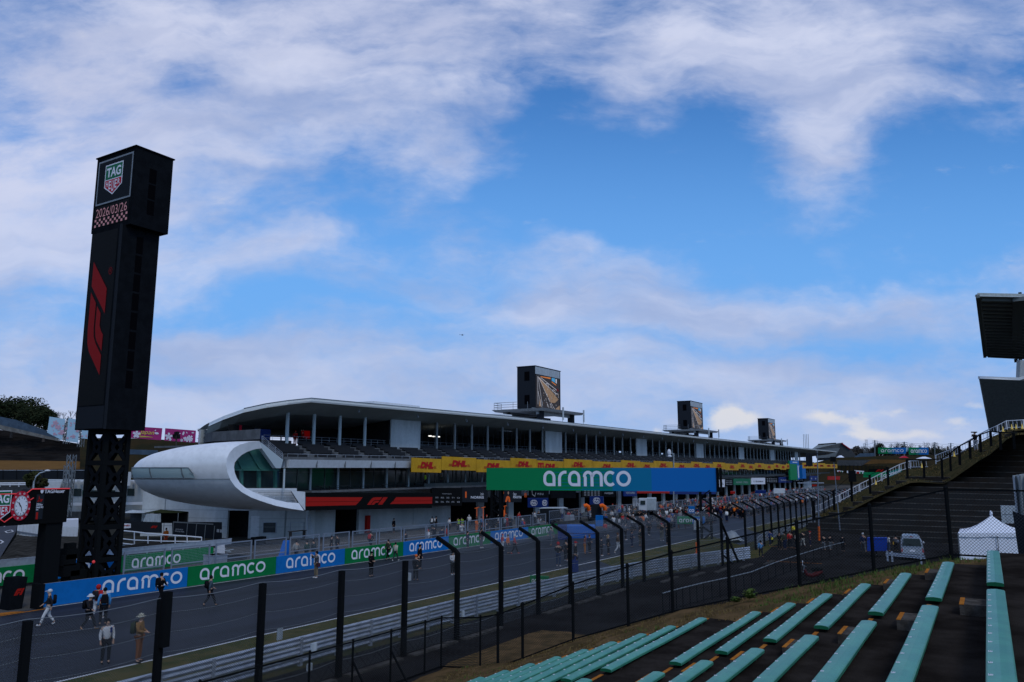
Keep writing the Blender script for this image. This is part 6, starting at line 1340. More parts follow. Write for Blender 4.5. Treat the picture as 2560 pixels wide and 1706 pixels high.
# things at the right edge in the middle distance
mb = MB(); W0 = [Vector(pd(x, y, d)) for x, y, d in ((2536, 1192, 31), (2546, 1187, 31.4), (2552, 1190, 31), (2562, 1184, 31.3), (2575, 1188, 31), (2590, 1186, 31.4))]; W1 = [Vector(pd(x, 1395, d)) for x, d in ((2556, 31), (2562, 31.4), (2568, 31), (2574, 31.3), (2582, 31), (2592, 31.4))]
WI = []
for a, b in zip(W0, W0[1:]): WI += [a, a.lerp(b, .5)+Vector(hd)*.25]
WJ = []
for a, b in zip(W1, W1[1:]): WJ += [a, a.lerp(b, .5)+Vector(hd)*.25]
mb.grid([WI, [a.lerp(b, .5) for a, b in zip(WI, WJ)], WJ], 0, True); o = mb.build('tarpaulin', 'tarp_grey', loc=tuple(W0[0])); tag(o, 'pale grey pleated tarpaulin hanging at the right edge above the benches', 'tarpaulin')
o, fr, L, h = quad_board('screen_board', [(2549, 1405), (2600, 1440), (2590, 1300), (2531, 1278)], [22, 20, 20, 22], 'tower_panel', 'dark tilted panel at the right edge beside the topmost bench', 'panel', .05)
o, fr, L, h = quad_board('notice_board', [(2505, 1309), (2545, 1309), (2545, 1265), (2501, 1264)], 74, 'tarp_grey', 'grey panel behind the white tent', 'panel', .3)
mb = MB(); ribbon(mb, [(0, h*.5), (L, h*.5)], .06, fr, 0, .03); mb.build('joint', 'steel_grey', o)
# white tent
_d = ray(2477, 1170)*np.array([1, 1, 0]); DV = Vector(_d/np.linalg.norm(_d)); tn = thing('tent', 'white peaked tent with zipped walls behind the chain-link fence', 'tent', tuple(pd(2475, 1395, 68))); D = 68
cnr = [Vector(pd(2395, 1333, 67)), Vector(pd(2562, 1333, 67)), Vector(pd(2562, 1333, 67))+DV*5.5, Vector(pd(2395, 1333, 67))+DV*5.5]; peak = Vector(pd(2478, 1288, 69.2)); zb_ = -.5; mb = MB()
for i in range(4):
    a, b = cnr[i], cnr[(i+1) % 4]; rows = []
    for s in range(9):
        f_ = s/8; g_ = f_**1.0; r = []
        for u in range(9):
            p = a.lerp(b, u/8); w = p.lerp(peak, g_); w.z = p.z+(peak.z-p.z)*(f_**1.75); r.append(w)
        rows.append(r)
    mb.grid(rows, 0, True)
mb.ball(tuple(peak+Vector((0, 0, .1))), (.12, .12, .3), 6); mb.build('roof', 'tent_white', tn, loc=tuple(peak)); mb = MB()
for i in range(4):
    a, b = cnr[i], cnr[(i+1) % 4]; up_ = Vector((0, 0, -.32)); r0, r1 = [], []
    for u in range(17): p = a.lerp(b, u/16); r0.append(p); r1.append(p+Vector((0, 0, -.30-.06*abs(math.sin(u*math.pi/8)))))
    mb.grid([r1, r0])
mb.build('valance', 'tent_white', tn, loc=tuple(peak))
for i in range(4):
    a, b = cnr[i].lerp(peak, .02), cnr[(i+1) % 4].lerp(peak, .02); mb = MB(); r0, r1 = [], []
    for u in range(13): p = a.lerp(b, u/12); w = .03*math.sin(u*2.2); q = p+Vector(hd)*(w+.06); r0.append(Vector((q.x, q.y, zb_))); r1.append(q+Vector((0, 0, -.25)))
    mb.grid([r0, r1], 0, True); mb.build('wall', 'tent_white', tn, loc=tuple(a))
mb = MB(); m_ = cnr[0].lerp(cnr[1], .58)-Vector(hd)*.04; mb.bar((m_.x, m_.y, zb_), (m_.x, m_.y, m_.z-.25), .06); mb.prism([(m_.x-.03, m_.y, zb_), (m_.x+.45, m_.y-.05, zb_), (m_.x+.02, m_.y, zb_+1.3)], tuple(-hd*.02)); mb.build('zip_opening', 'steel_grey', tn, loc=tuple(m_))
mb = MB(); mb.bar((cnr[0].x, cnr[0].y, zb_), cnr[0], .09); mb.build('leg', 'steel_grey', tn, loc=tuple(cnr[0]))
# silver van seen from behind
def van():
    base = Vector(pd(2283, 1402, 66.5)); base.z = zg(60)-.05; f = Vector((hd[0], hd[1], 0)); f.rotate(Matrix.Rotation(rad(-25), 3, 'Z')); s = Vector((f.y, -f.x, 0)); U = Vector((0, 0, 1)); rt_ = thing('van', 'silver van seen from behind, parked beside the blue bin', 'van', tuple(base))
    P = lambda a, b, c: base+s*a+f*b+U*c
    sec = [(-.84, .30), (-.88, .55), (-.88, 1.0), (-.80, 1.55), (-.66, 1.88), (-.50, 1.95), (.50, 1.95), (.66, 1.88), (.80, 1.55), (.88, 1.0), (.88, .55), (.84, .30)]; rows = []
    for y, k, dz in ((.0, .97, 0), (.06, 1, 0), (1.2, 1, .01), (2.8, 1, .0), (3.5, .98, -.12), (3.9, .95, -.75), (4.4, .9, -.95)):
        rows.append([P(x*k, y+(.10 if z > 1.0 and y < .1 else 0)+(.08 if z > 1.7 and y < .1 else 0), min(z, 1.95+dz) if z > .9 else z) for x, z in sec])
    mb = MB(); mb.grid(rows, 0, False); mb.poly(rows[0][::-1]); mb.poly(rows[-1]); mb.build('body', 'van_paint', rt_, loc=tuple(base))
    mb = MB(); mb.hexa([P(-.72, -.015, 1.13), P(.72, -.015, 1.13), P(.72, .1, 1.13), P(-.72, .1, 1.13), P(-.62, .03, 1.74), P(.62, .03, 1.74), P(.62, .2, 1.74), P(-.62, .2, 1.74)]); w = mb.build('rear_window', 'glass_dark', rt_, loc=tuple(base)); mb = MB(); mb.bar(P(.05, -.04, 1.15), P(-.3, -.02, 1.3), .03); mb.build('wiper', 'black_paint', w, loc=tuple(base))
    mb = MB(); 
    for x in (-.83, .83): pass
    for x in (-1, 1): mb = MB(); mb.hexa([P(x*.74, -.02, .62), P(x*.875, -.02, .62), P(x*.875, .1, .62), P(x*.74, .1, .62), P(x*.76, .05, 1.0), P(x*.865, .05, 1.0), P(x*.865, .15, 1.0), P(x*.76, .15, 1.0)]); mb.build('tail_light', 'tail_red', rt_, loc=tuple(base))
    mb = MB(); mb.hexa([P(-.86, -.08, .28), P(.86, -.08, .28), P(.86, .1, .28), P(-.86, .1, .28), P(-.86, -.08, .50), P(.86, -.08, .50), P(.86, .1, .50), P(-.86, .1, .50)]); mb.build('bumper', 'van_paint', rt_, loc=tuple(base))
    mb = MB(); mb.hexa([P(-.20, -.015, .66), P(.20, -.015, .66), P(.20, .05, .66), P(-.20, .05, .66), P(-.20, .0, .82), P(.20, .0, .82), P(.20, .05, .82), P(-.20, .05, .82)]); mb.build('number_plate', 'white_sign', rt_, loc=tuple(base))
    mb = MB(); mb.box(*sorted((P(-.1, .12, 0).x, P(.1, .12, 0).x)), *sorted((P(-.1, .05, 0).y, P(.1, .2, 0).y)), base.z+1.86, base.z+1.94); mb.build('brake_light', 'tail_red', rt_, loc=tuple(base))
    for x in (-.78, .78):
        for y in (.75, 3.4): mb = MB(); mb.tube([P(x-.1, y, .32), P(x+.1, y, .32)], .32, 16); mb.build('wheel', 'tyre', rt_, loc=tuple(P(x, y, .32)))
    for x in (-1, 1): mb = MB(); mb.ball(tuple(P(x*1.0, 2.9, 1.2)), (.1, .1, .14), 6); mb.build('mirror', 'van_paint', rt_, loc=tuple(base))
van()
# blue bin, scooter, poles, truck and pit stands on the road and track
a = Vector(pd(2175, 1380, 66)); o, fr, L, h = quad_board('bin', [(2168, 1378), (2218, 1378), (2218, 1346), (2168, 1346)], 69, 'blue_plastic', 'dark blue flat-sided bin between the walkers and the silver van', 'bin', 1.2); mb = MB(); ribbon(mb, [(0, h), (L, h)], .1, fr, 0, .05); mb.build('lid', 'blue_plastic', o)
base = gr(2030, 1452); base = Vector(base); mat('scooter_red', (.06, .006, .008), .4); sc_ = thing('scooter', 'dark red motor scooter parked beyond the chain-link fence', 'scooter', tuple(base)); u = Vector((rt[0], rt[1], 0)); P = lambda a, c, b=0: base+u*a+Vector((0, 0, c))+Vector((hd[0], hd[1], 0))*b
for x in (-.62, .62):
    mb = MB(); mb.tube([P(x, .28, -.05), P(x, .28, .05)], .28, 16); mb.build('wheel', 'tyre', sc_, loc=tuple(P(x, .28)))
mb = MB(); mb.tube([P(-.5, .75), P(-.35, .40), P(0, .33), P(.35, .45), P(.75, .62)], [.10, .14, .15, .17, .08], 8); mb.build('body', 'scooter_red', sc_, loc=tuple(base)); mb = MB(); mb.tube([P(-.62, .28), P(-.48, .95)], .04, 6); mb.tube([P(-.46, .98, -.32), P(-.46, .98, .32)], .025, 6); mb.build('handlebar', 'steel_grey', sc_, loc=tuple(base)); mb = MB(); mb.tube([P(.05, .72), P(.4, .78), P(.75, .76)], [.12, .13, .08], 8); mb.build('seat', 'black_paint', sc_, loc=tuple(base)); mb = MB(); mb.tube([P(-.48, .98, .3), P(-.44, 1.2, .38)], .012, 5); mb.ball(tuple(P(-.43, 1.24, .38)), (.08, .03, .06), 5); mb.build('mirror', 'white_metal', sc_, loc=tuple(base))
for (x0, y0, x1, y1, d, lab) in ((2048, 1352, 2043, 1128, 82, 'tall thin pole with an orange foot rising before the terraced stand, left of its twin'), (2100, 1326, 2084, 1150, 90, 'tall thin leaning pole right of the one with an orange foot')):
    a, b = Vector(pd(x0, y0, d)), Vector(pd(x1, y1, d)); rt2 = thing('pole', lab, 'pole', tuple(a)); mb = MB(); mb.tube([a, b], [.07, .045], 8); mb.build('shaft', 'fence_grey', rt2, loc=tuple(a))
    if 'its twin' in lab: mb = MB(); mb.tube([a, a.lerp(b, .16)], .11, 8); mb.build('foot_cover', 'orange_plastic', rt2, loc=tuple(a)); mb = MB(); c = Vector(pd(2014, 1135, d)); e = Vector(pd(2065, 1134, d)); mb.bar(c, e, .12); [mb.box(q.x-.15, q.x+.15, q.y-.15, q.y+.15, q.z-1.2, q.z) for q in (Vector(pd(2018, 1137, d)), Vector(pd(2026, 1137, d)))]; mb.build('crossbar', 'tower_panel', rt2, loc=tuple(b))
    else: mb = MB(); mb.box(b.x-.5, b.x+.3, b.y-.2, b.y+.3, b.z-.2, b.z+.35); mb.build('camera_head', 'black_paint', rt2, loc=tuple(b))
mb = MB(); q = Vector(gr(1990, 1322))
def box_thing(name, x0, x1, y0, y1, d, m, lab, cat, th=1.5): return quad_board(name, [(x0, y1), (x1, y1), (x1, y0), (x0, y0)], d, m, lab, cat, th)
# blue covered stack on the track with striped crash board
o, fr, L, h = box_thing('covered_stack', 1396, 1488, 1316, 1353, 88, 'blue_bright', 'low stack under a deep blue cover standing on the track by the pit wall', 'covered stack', 3); mb = MB(); ribbon(mb, [(0, h*.55), (L, h*.5)], .08, fr, 0, .04); rect(mb, fr, 0, 0, L, h*.18, 1, .03); [mb.add([], []) for _ in range(1)]; mb.build('fold', ['navy_sign', 'led_black'], o)
o, fr, L, h = box_thing('covered_box', 1395, 1418, 1316, 1352, 86, 'navy_sign', 'dark blue covered box at the left end of the blue covered stack', 'covered stack', 3)
o, fr, L, h = box_thing('banner', 1489, 1508, 1289, 1316, 92, 'banner_blue', 'short blue banner block end just right of the blue covered stack', 'banner', .5)
o, fr, L, h = box_thing('banner', 1693, 1762, 1292, 1310, 104, 'gantry_green', 'green to blue lettered board on trestles among the crowd on the track', 'banner', .6); mb = MB(); rect(mb, fr, L*.55, 0, L, h, 1, .02); aramco(mb, fr, L*.06, h*.22, L*.86, h*.5, 0, .05); mb.build('lettering', ['white_sign', 'gantry_blue'], o)
mb = MB(); [mb.bar(pd(x, 1310, 104), pd(x+2, 1325, 104), .12) for x in (1697, 1712, 1740, 1757)]; mb.build('trestle_leg', 'bark', o)
o, fr, L, h = box_thing('banner', 1721, 1737, 1266, 1284, 120, 'banner_blue', 'small blue board with white letters left of the sign bridge leg', 'banner', .4); mb = MB(); text(mb, 'co', fr, L*.1, h*.2, L*.8, h*.4, 0, .04, .02); mb.build('lettering', 'white_sign', o)
o, fr, L, h = box_thing('box', 1734, 1756, 1304, 1325, 99, 'tarp_grey', 'pale grey box with a small dark label in front of the trestle board', 'box', .8); mb = MB(); rect(mb, fr, L*.4, h*.15, L*.8, h*.35, 0, .03); mb.build('label_plate', 'foliage', o)
o, fr, L, h = box_thing('truck', 1617, 1641, 1247, 1276, 118, 'tarp_grey', 'grey box-bodied service truck in the pit lane under the sign bridge', 'truck', 5); o2, *_ = quad_board('cab', [(1597, 1275), (1617, 1276), (1617, 1247), (1598, 1247)], 117, 'white_panel', None, None, 2.2, o); quad_board('windscreen', [(1601, 1262), (1613, 1262), (1613, 1252), (1601, 1252)], 116.9, 'glass_dark', None, None, .05, o2)
mb = MB(); [mb.tube([pd(x, 1266, 115), pd(x, 1248, 115), pd(x+2, 1248, 115)], .07, 5) for x in (1583, 1587, 1591, 1595)]; mb.build('rack', 'white_metal', o, loc=tuple(pd(1590, 1260, 115)))
for (x0, x1, y0, y1, d, lab, tx) in ((1319, 1371, 1246, 1269, 108, 'navy sign with two white round emblems left under the sign bridge', 2), (1474, 1509, 1242, 1262, 112, 'navy sign with one large white round emblem under the sign bridge', 1)):
    o, fr, L, h = box_thing('sign_block', x0, x1, y0, y1, d, 'navy_sign', lab, 'sign', 1.0); mb = MB()
    for i in range(tx):
        cx = L*(.5 if tx == 1 else (.30+.52*i)); r_ = h*.36*(1 if tx == 1 else .85); rx = r_*(1.15 if i == 0 else .8)
        for k in range(3): ribbon(mb, [(cx+rx*(k-1)*.28+rx*.72*math.cos(t_*.3), h/2+r_*math.sin(t_*.3)) for t_ in range(21)], .05, fr, 0, .03, True)
        rect(mb, fr, cx-rx*.85, h/2-r_*.42, cx+rx*.85, h/2+r_*.42, 1, .04); text(mb, 'FIA', fr, cx-rx*.75, h/2-r_*.35, rx*1.5, r_*.7, 0, .06, .04)
    mb.build('emblem', ['white_sign', 'navy_sign'], o)
# pit stand with orange ends
o, fr, L, h = box_thing('pit_stand', 1478, 1504, 1262, 1296, 105, 'tower_panel', 'dark pit wall stand with rounded orange ends', 'pit stand', 1.2)
for sx in (1468, 1508): mb = MB(); mb.tube([pd(sx-8, 1266, 104.5), pd(sx-2, 1264, 104.5), pd(sx+3, 1267, 104.5), pd(sx+4, 1276, 104.5)], .28, 8); mb.build('orange_end', 'orange_plastic', o, loc=tuple(pd(sx, 1270, 105)))
o, fr, L, h = box_thing('pit_stand', 1352, 1400, 1274, 1302, 101, 'tower_panel', 'dark pit wall stand with a flat mauve awning', 'pit stand', 1.0); q = [pd(x, y, d) for x, y, d in ((1348, 1272, 101), (1420, 1272, 101), (1410, 1269, 104), (1358, 1270, 104))]; mb = MB(); mb.prism([tuple(p) for p in q], (0, 0, .08)); mb.build('awning', 'tarp_grey', o, loc=tuple(q[0]))
for (x0, x1, y0, y1, d, m_, lab) in ((1888, 1915, 1226, 1234, 170, 'navy_sign', 'dark blue pit canopy right of the sign bridge'), (1934, 1962, 1222, 1234, 190, 'white_panel', 'small white pit container among the crowd'), (1826, 1838, 1229, 1235, 150, 'red_paint', 'small red cover at the foot of the garages'), (2030, 2042, 1212, 1216, 240, 'red_paint', 'small red awning before the far garages'), (1994, 2060, 1207, 1209, 240, 'galv_post', 'long pale pit canopy roof before the far garages')):
    box_thing('pit_box', x0, x1, y0, y1, d, m_, lab, 'pit canopy', 2)
# team equipment glowing orange in the garages
for i, (x, y, lab) in enumerate(((1192, 1290, 'orange stand with a tall post before the dark garages'), (1208, 1290, 'orange cone-based stand in the first open garage'), (1262, 1292, 'bright orange frame in the garage below the orange figure board'))):
    q = Vector(gn(x, y, 60)); z0 = zg(q.x); mb = MB(); mb.tube([(q.x, q.y, z0), (q.x, q.y, z0+.1), (q.x, q.y, z0+.11), (q.x, q.y, z0+2.6)], [.25, .2, .06, .05], 8); mb.bar((q.x-.5, q.y, z0+2.5), (q.x+.5, q.y, z0+2.6), .08)
    if i == 2: mb.box(q.x-.9, q.x-.1, q.y, q.y+.3, z0, z0+2.0)
    tag(mb.build('equipment_stand', 'orange_dim', loc=tuple(q)), lab, 'stand')
# small green board and orange marker on the verge
q = Vector(gr(1326, 1451)); o, fr, L, h = quad_board('banner', [(1325, 1462), (1373, 1464), (1373, 1442), (1325, 1440)], 50.5, 'banner_green', 'small green lettered board on the verge behind the guardrail', 'banner', .3); mb = MB(); aramco(mb, fr, L*.08, h*.25, L*.84, h*.42, 0, .02); mb.build('lettering', 'white_sign', o)
q = Vector(gr(1744, 1384)); mb = MB(); mb.box(q.x-.12, q.x+.12, q.y-.12, q.y+.12, q.z, q.z+1.0); mb.tube([(q.x, q.y, q.z), (q.x, q.y, q.z+.05)], .25, 8); tag(mb.build('marker_post', 'orange_plastic', loc=tuple(q)), 'orange marker post beside the guardrail near its end', 'marker')
q = Vector(pd(1858, 1400, 62)); mb = MB(); rp3 = random.Random(9); rr = []
for i in range(7):
    r = []
    for j in range(9): r.append(Vector(pd(1812+i*8.3, 1352+j*1.2, 66))+Vector((0, 0, 1.0*math.sin(math.pi*i/6)*math.sin(math.pi*j/8)+rp3.uniform(-.08, .08)))+Vector(hd)*(j*.2))
    rr.append(r)
mb.grid(rr, 0, True); tag(mb.build('plastic_sheeting', 'steel_grey', loc=tuple(q)), 'crumpled clear plastic sheeting heaped behind the guardrail end', 'plastic sheeting')
# ================================================================== FAR BACKGROUND beyond the end of the straight
t = MB(); rows = [[pd(x, y, 420) for x, y in ((1960, 1236), (2090, 1212), (2200, 1206), (2330, 1206), (2500, 1210))], [pd(x, y, 470) for x, y in ((1960, 1180), (2090, 1146), (2200, 1141), (2330, 1140), (2500, 1142))], [pd(x, y, 620) for x, y in ((1960, 1176), (2090, 1144), (2200, 1139), (2330, 1138), (2500, 1140))]]; t.grid(rows); structure('far_hill', t, 'grass_bank_dark')
t = MB(); t.poly([tuple(pd(x, y, 455)) for x, y in ((2155, 1168), (2170, 1149), (2265, 1150), (2255, 1167))]); structure('bare_slope', t, 'dirt_far')
o, fr, L, h = quad_board('far_stand', [(2092, 1166), (2150, 1168), (2178, 1150), (2098, 1151)], 450, 'interior_grey', 'dark sloping spectator stand on the far bank', 'grandstand', 2); mb = MB(); [ribbon(mb, [(0, h*i/7), (L*(1+.3*i/7), h*i/7)], .25, fr, 0, .2) for i in range(1, 7)]; mb.build('row_edges', 'deck_grey', o)
o, fr, L, h = quad_board('far_fence', [(2094, 1182), (2215, 1182), (2215, 1166), (2094, 1164)], 440, 'grass_bank_dark', 'long brown mesh fence along the far bend', 'fence', .5); mb = MB(); [ribbon(mb, [(L*i/12, 0), (L*i/12, h*1.1)], .3, fr, 0, .2) for i in range(13)]; mb.build('posts', 'interior', o)
for i, (x0, x1, y0, y1) in enumerate(((2093, 2108, 1180, 1176), (2117, 2136, 1183, 1177), (2136, 2160, 1184, 1176))):
    o, fr, L, h = quad_board('far_barrier', [(x0, y0), (x1, y0+1), (x1, y1+2), (x0, y1)], 400, 'white_sign', ('left', 'middle', 'right')[i]+' white, red and green barrier section on the far bend', 'barrier', 1); mb = MB(); rect(mb, fr, L*.2, 0, L*.5, h*.6, 0, .1); rect(mb, fr, L*.6, 0, L*.8, h*.6, 1, .1); mb.build('blocks', ['red_paint', 'banner_green'], o)
o, fr, L, h = quad_board('far_banner', [(2158, 1194), (2216, 1193), (2216, 1181), (2158, 1181)], 300, 'gantry_green', 'long green board above the white fence where the track bends away', 'banner', .5)
aramx = MB(); aramco(aramx, fr, L*.88, h*.05, L*.9, h*.8, 0, .1)
o2, fr2, L2, h2 = quad_board('far_banner', [(2216, 1196), (2254, 1186), (2254, 1170), (2216, 1181)], 300, 'gantry_mix1', 'blue green board seen through the white fence right of the long green one', 'banner', .5); mb = MB(); aramco(mb, fr2, -L2*.15, h2*.25, L2*1.1, h2*.5, 0, .15); mb.build('lettering', 'white_sign', o2)
o, fr, L, h = quad_board('far_banner', [(2170, 1181), (2222, 1181), (2222, 1172), (2172, 1173)], 310, 'led_black', 'black board with a red emblem on the far bend', 'banner', .5); mb = MB(); f1(mb, fr, L*.35, h*.15, L*.4, h*.7, 0, lift=.2); mb.build('emblem', 'red_paint', o)
for i, (x0, x1, y0, y1) in enumerate(((2195, 2265, 1134.5, 1119), (2272, 2321, 1137, 1118.5))):
    o, fr, L, h = quad_board('hoarding', [(x0, y0), (x1, y0), (x1, y1+.5), (x0, y1+.5)], 420, 'gantry_green', ('left', 'right')[i]+' of two green to blue lettered hoardings on the far skyline', 'hoarding', 1); mb = MB(); rect(mb, fr, L*.5, 0, L, h, 1, .1); rect(mb, fr, L*.36, 0, L*.5, h, 2, .09); rect(mb, fr, L*.5, 0, L*.6, h, 3, .12); aramco(mb, fr, L*.09, h*.25, L*.82, h*.48, 0, .3); mb.build('lettering', ['white_sign', 'gantry_blue', 'gantry_mix1', 'gantry_mix2'], o)
quad_board('hoarding', [(2264, 1129), (2273, 1129), (2273, 1120), (2264, 1120)], 421, 'pale_blue_board', 'small pale blue panel joining the two far hoardings', 'hoarding', 1)
fb = thing('far_grandstand', 'far grandstand with a stepped grey roof and red gable edge', 'building', tuple(pd(2080, 1150, 520)))
quad_board('roof', [(2028, 1124), (2108, 1124), (2108, 1107), (2045, 1112)], 520, 'tarp_grey', None, None, 3, fb); quad_board('roof', [(2045, 1152), (2090, 1150), (2106, 1107), (2030, 1124)], 519, 'deck_grey', None, None, 3, fb)
quad_board('gable', [(2085, 1150), (2145, 1145), (2125, 1122), (2104, 1107)], 518, 'interior_grey', None, None, 3, fb); quad_board('ridge_edge', [(2104, 1109), (2125, 1124), (2126, 1122), (2104, 1107)], 517, 'logo_red', None, None, 1, fb); quad_board('ridge_vent', [(2044, 1113), (2090, 1110), (2090, 1107), (2046, 1110)], 516, 'interior', None, None, 1, fb)
P_, *_ = quad_board('roof_panels', [(2040, 1146), (2088, 1144), (2100, 1120), (2044, 1124)], 516, 'steel_grey', None, None, .5, fb)
quad_board('far_shed', [(2128, 1148), (2190, 1147), (2188, 1133), (2150, 1134)], 500, 'hazy_blue_seats', 'low blue grey shed roof beside the far grandstand', 'building', 4)
quad_board('far_wall', [(2150, 1149), (2255, 1149), (2255, 1142), (2150, 1142)], 480, 'interior_grey', 'long grey panelled wall below the far hoardings', 'wall', 1); 
for (x0, x1, y, m_, lab) in ((2096, 2111, 1144, 'tent_white', 'tiny white peaked tent beside the far grandstand'), (2253, 2272, 1145, 'logo_red', 'row of red tents below the far hoardings'), (2296, 2330, 1147, 'tent_white', 'white tents below the right far hoarding')):
    a, b, c = pd(x0, y, 440), pd(x1, y, 440), pd((x0+x1)/2, y-5, 442); mb = MB(); mb.prism([tuple(a), tuple(b), tuple(c)], tuple(hd*3)); tag(mb.build('far_tent', m_, loc=tuple(a)), lab, 'tent')
quad_board('far_red_stand', [(2250, 1163), (2326, 1156), (2326, 1146), (2262, 1146)], 430, 'logo_red', 'reddish brown seating below the far hoardings', 'seating', 1) if False else None
leafy_tree(2205, 1150, 1107, 38, 520, 'round dark tree left of the far hoardings', seed=21, n=1800); leafy_tree(2190, 1150, 1116, 26, 522, 'dark tree behind the round one left of the far hoardings', seed=22, n=1000); leafy_tree(2337, 1150, 1116, 22, 520, 'dark tree just right of the far hoardings', seed=23, n=900); leafy_tree(2362, 1150, 1120, 30, 525, 'spreading dark tree behind the white fence gap', seed=24, n=900)
far_x = [(2148, 1118), (2160, 1115), (2172, 1118), (2236, 1108), (2250, 1110), (2262, 1112), (2282, 1112), (2312, 1108), (2332, 1110), (2350, 1116), (2375, 1116), (2392, 1120)]
for i, (x, yt) in enumerate(far_x): bare_tree(x, 1152, yt-4, 540, 'small leafless tree on the far skyline by the lettered hoardings, '+ORD[i]+' from the left', 30+i, 'leafless trees on the far skyline')
for (x, yt, lab) in ((2163, 1108, 'shorter lattice pylon left of the round far tree'), (2168, 1099, 'taller lattice pylon left of the round far tree')): mast(x, 1150, x, yt, 520, lab, 1.2)
for (x, yt, lab) in ((2187, 1101, 'utility pole beside the round far tree'), (2261, 1105, 'utility pole above the left far hoarding'), (2337, 1106, 'utility pole right of the far hoardings'), (2377, 1108, 'utility pole near the railing photographer')):
    a, b = Vector(pd(x, 1150, 500)), Vector(pd(x, yt, 500)); root = thing('utility_pole', lab, 'utility pole', tuple(a)); mb = MB(); mb.tube([a, b], .35, 6); mb.build('pole', 'steel_grey', root, loc=tuple(a)); mb = MB(); [mb.bar(b+Vector(rt)*-1.8-Vector((0, 0, k)), b+Vector(rt)*1.8-Vector((0, 0, k)), .25) for k in (.5, 1.8)]; mb.build('crossarm', 'steel_grey', root, loc=tuple(b))
mb = MB()
for (xa, ya, xb_, yb_) in ((2187, 1103, 2261, 1107), (2261, 1107, 2337, 1108), (2337, 1108, 2377, 1110), (2163, 1112, 2187, 1104), (2187, 1107, 2261, 1111), (2261, 1111, 2337, 1112), (2377, 1110, 2445, 1108)):
    mb.tube([Vector(pd(xa+(xb_-xa)*k/6, ya+(yb_-ya)*k/6+2.2*math.sin(math.pi*k/6), 500)) for k in range(7)], .08, 3, cap=False)
tag(mb.build('power_lines', 'steel_grey', loc=tuple(pd(2261, 1107, 500))), 'thin overhead wires strung between the far utility poles', 'power line')
for i, x in enumerate((2009, 2013, 2017, 2021)): a, b = Vector(pd(x, 1125, 480)), Vector(pd(x-.6, 1086, 480)); mb = MB(); mb.tube([a-Vector((0, 0, 8)), b], .16, 5); tag(mb.build('flagpole', 'tarp_grey', loc=tuple(a)), 'thin bare flagpole beyond the far end of the roof, '+ORD[i]+' from the left', 'flagpole', 'four flagpoles')
# distant helicopter
c = Vector(pd(1156, 838, 1400)); hl = thing('helicopter', 'tiny helicopter high above the pit building', 'helicopter', tuple(c)); u = Vector(rt); mb = MB(); mb.tube([c+u*-1.6, c+u*-1.0, c, c+u*1.2, c+u*1.8], [.3, .8, .95, .7, .3], 8); mb.build('fuselage', 'black_paint', hl, loc=tuple(c)); mb = MB(); mb.tube([c+u*-1.2+Vector((0, 0, .3)), c+u*-5.5+Vector((0, 0, .8))], [.3, .12], 6); mb.bar(c+u*-5.4, c+u*-5.6+Vector((0, 0, 1.6)), .3); mb.build('tail_boom', 'black_paint', hl, loc=tuple(c)); mb = MB()
for a in (0, 1): d_ = u*math.cos(a*1.57+.2)+Vector(hd)*math.sin(a*1.57+.2); mb.bar(c+d_*-4+Vector((0, 0, 1.2)), c+d_*4+Vector((0, 0, 1.2)), .2, .06)
mb.tube([c, c+Vector((0, 0, 1.3))], .12, 5); mb.build('rotor', 'black_paint', hl, loc=tuple(c))
for i, (x, y) in enumerate(((1684, 1135),)): 
    a = Vector(pd(1684, 1170, 110)); root = thing('camera_mast', 'white camera on a bent pole rising behind the sign bridge', 'camera', tuple(a)); mb = MB(); mb.tube([Vector(pd(1684, 1260, 112)), Vector(pd(1684, 1134, 112)), Vector(pd(1674, 1133, 112))], .09, 6); mb.build('pole', 'tarp_grey', root, loc=tuple(a)); mb = MB(); q = Vector(pd(1673, 1132, 112)); mb.ball(tuple(q), (.3, .3, .5), 6); mb.ball(tuple(Vector(pd(1674, 1141, 112))), (.45, .3, .2), 6); mb.build('camera_body', 'white_metal', root, loc=tuple(q))
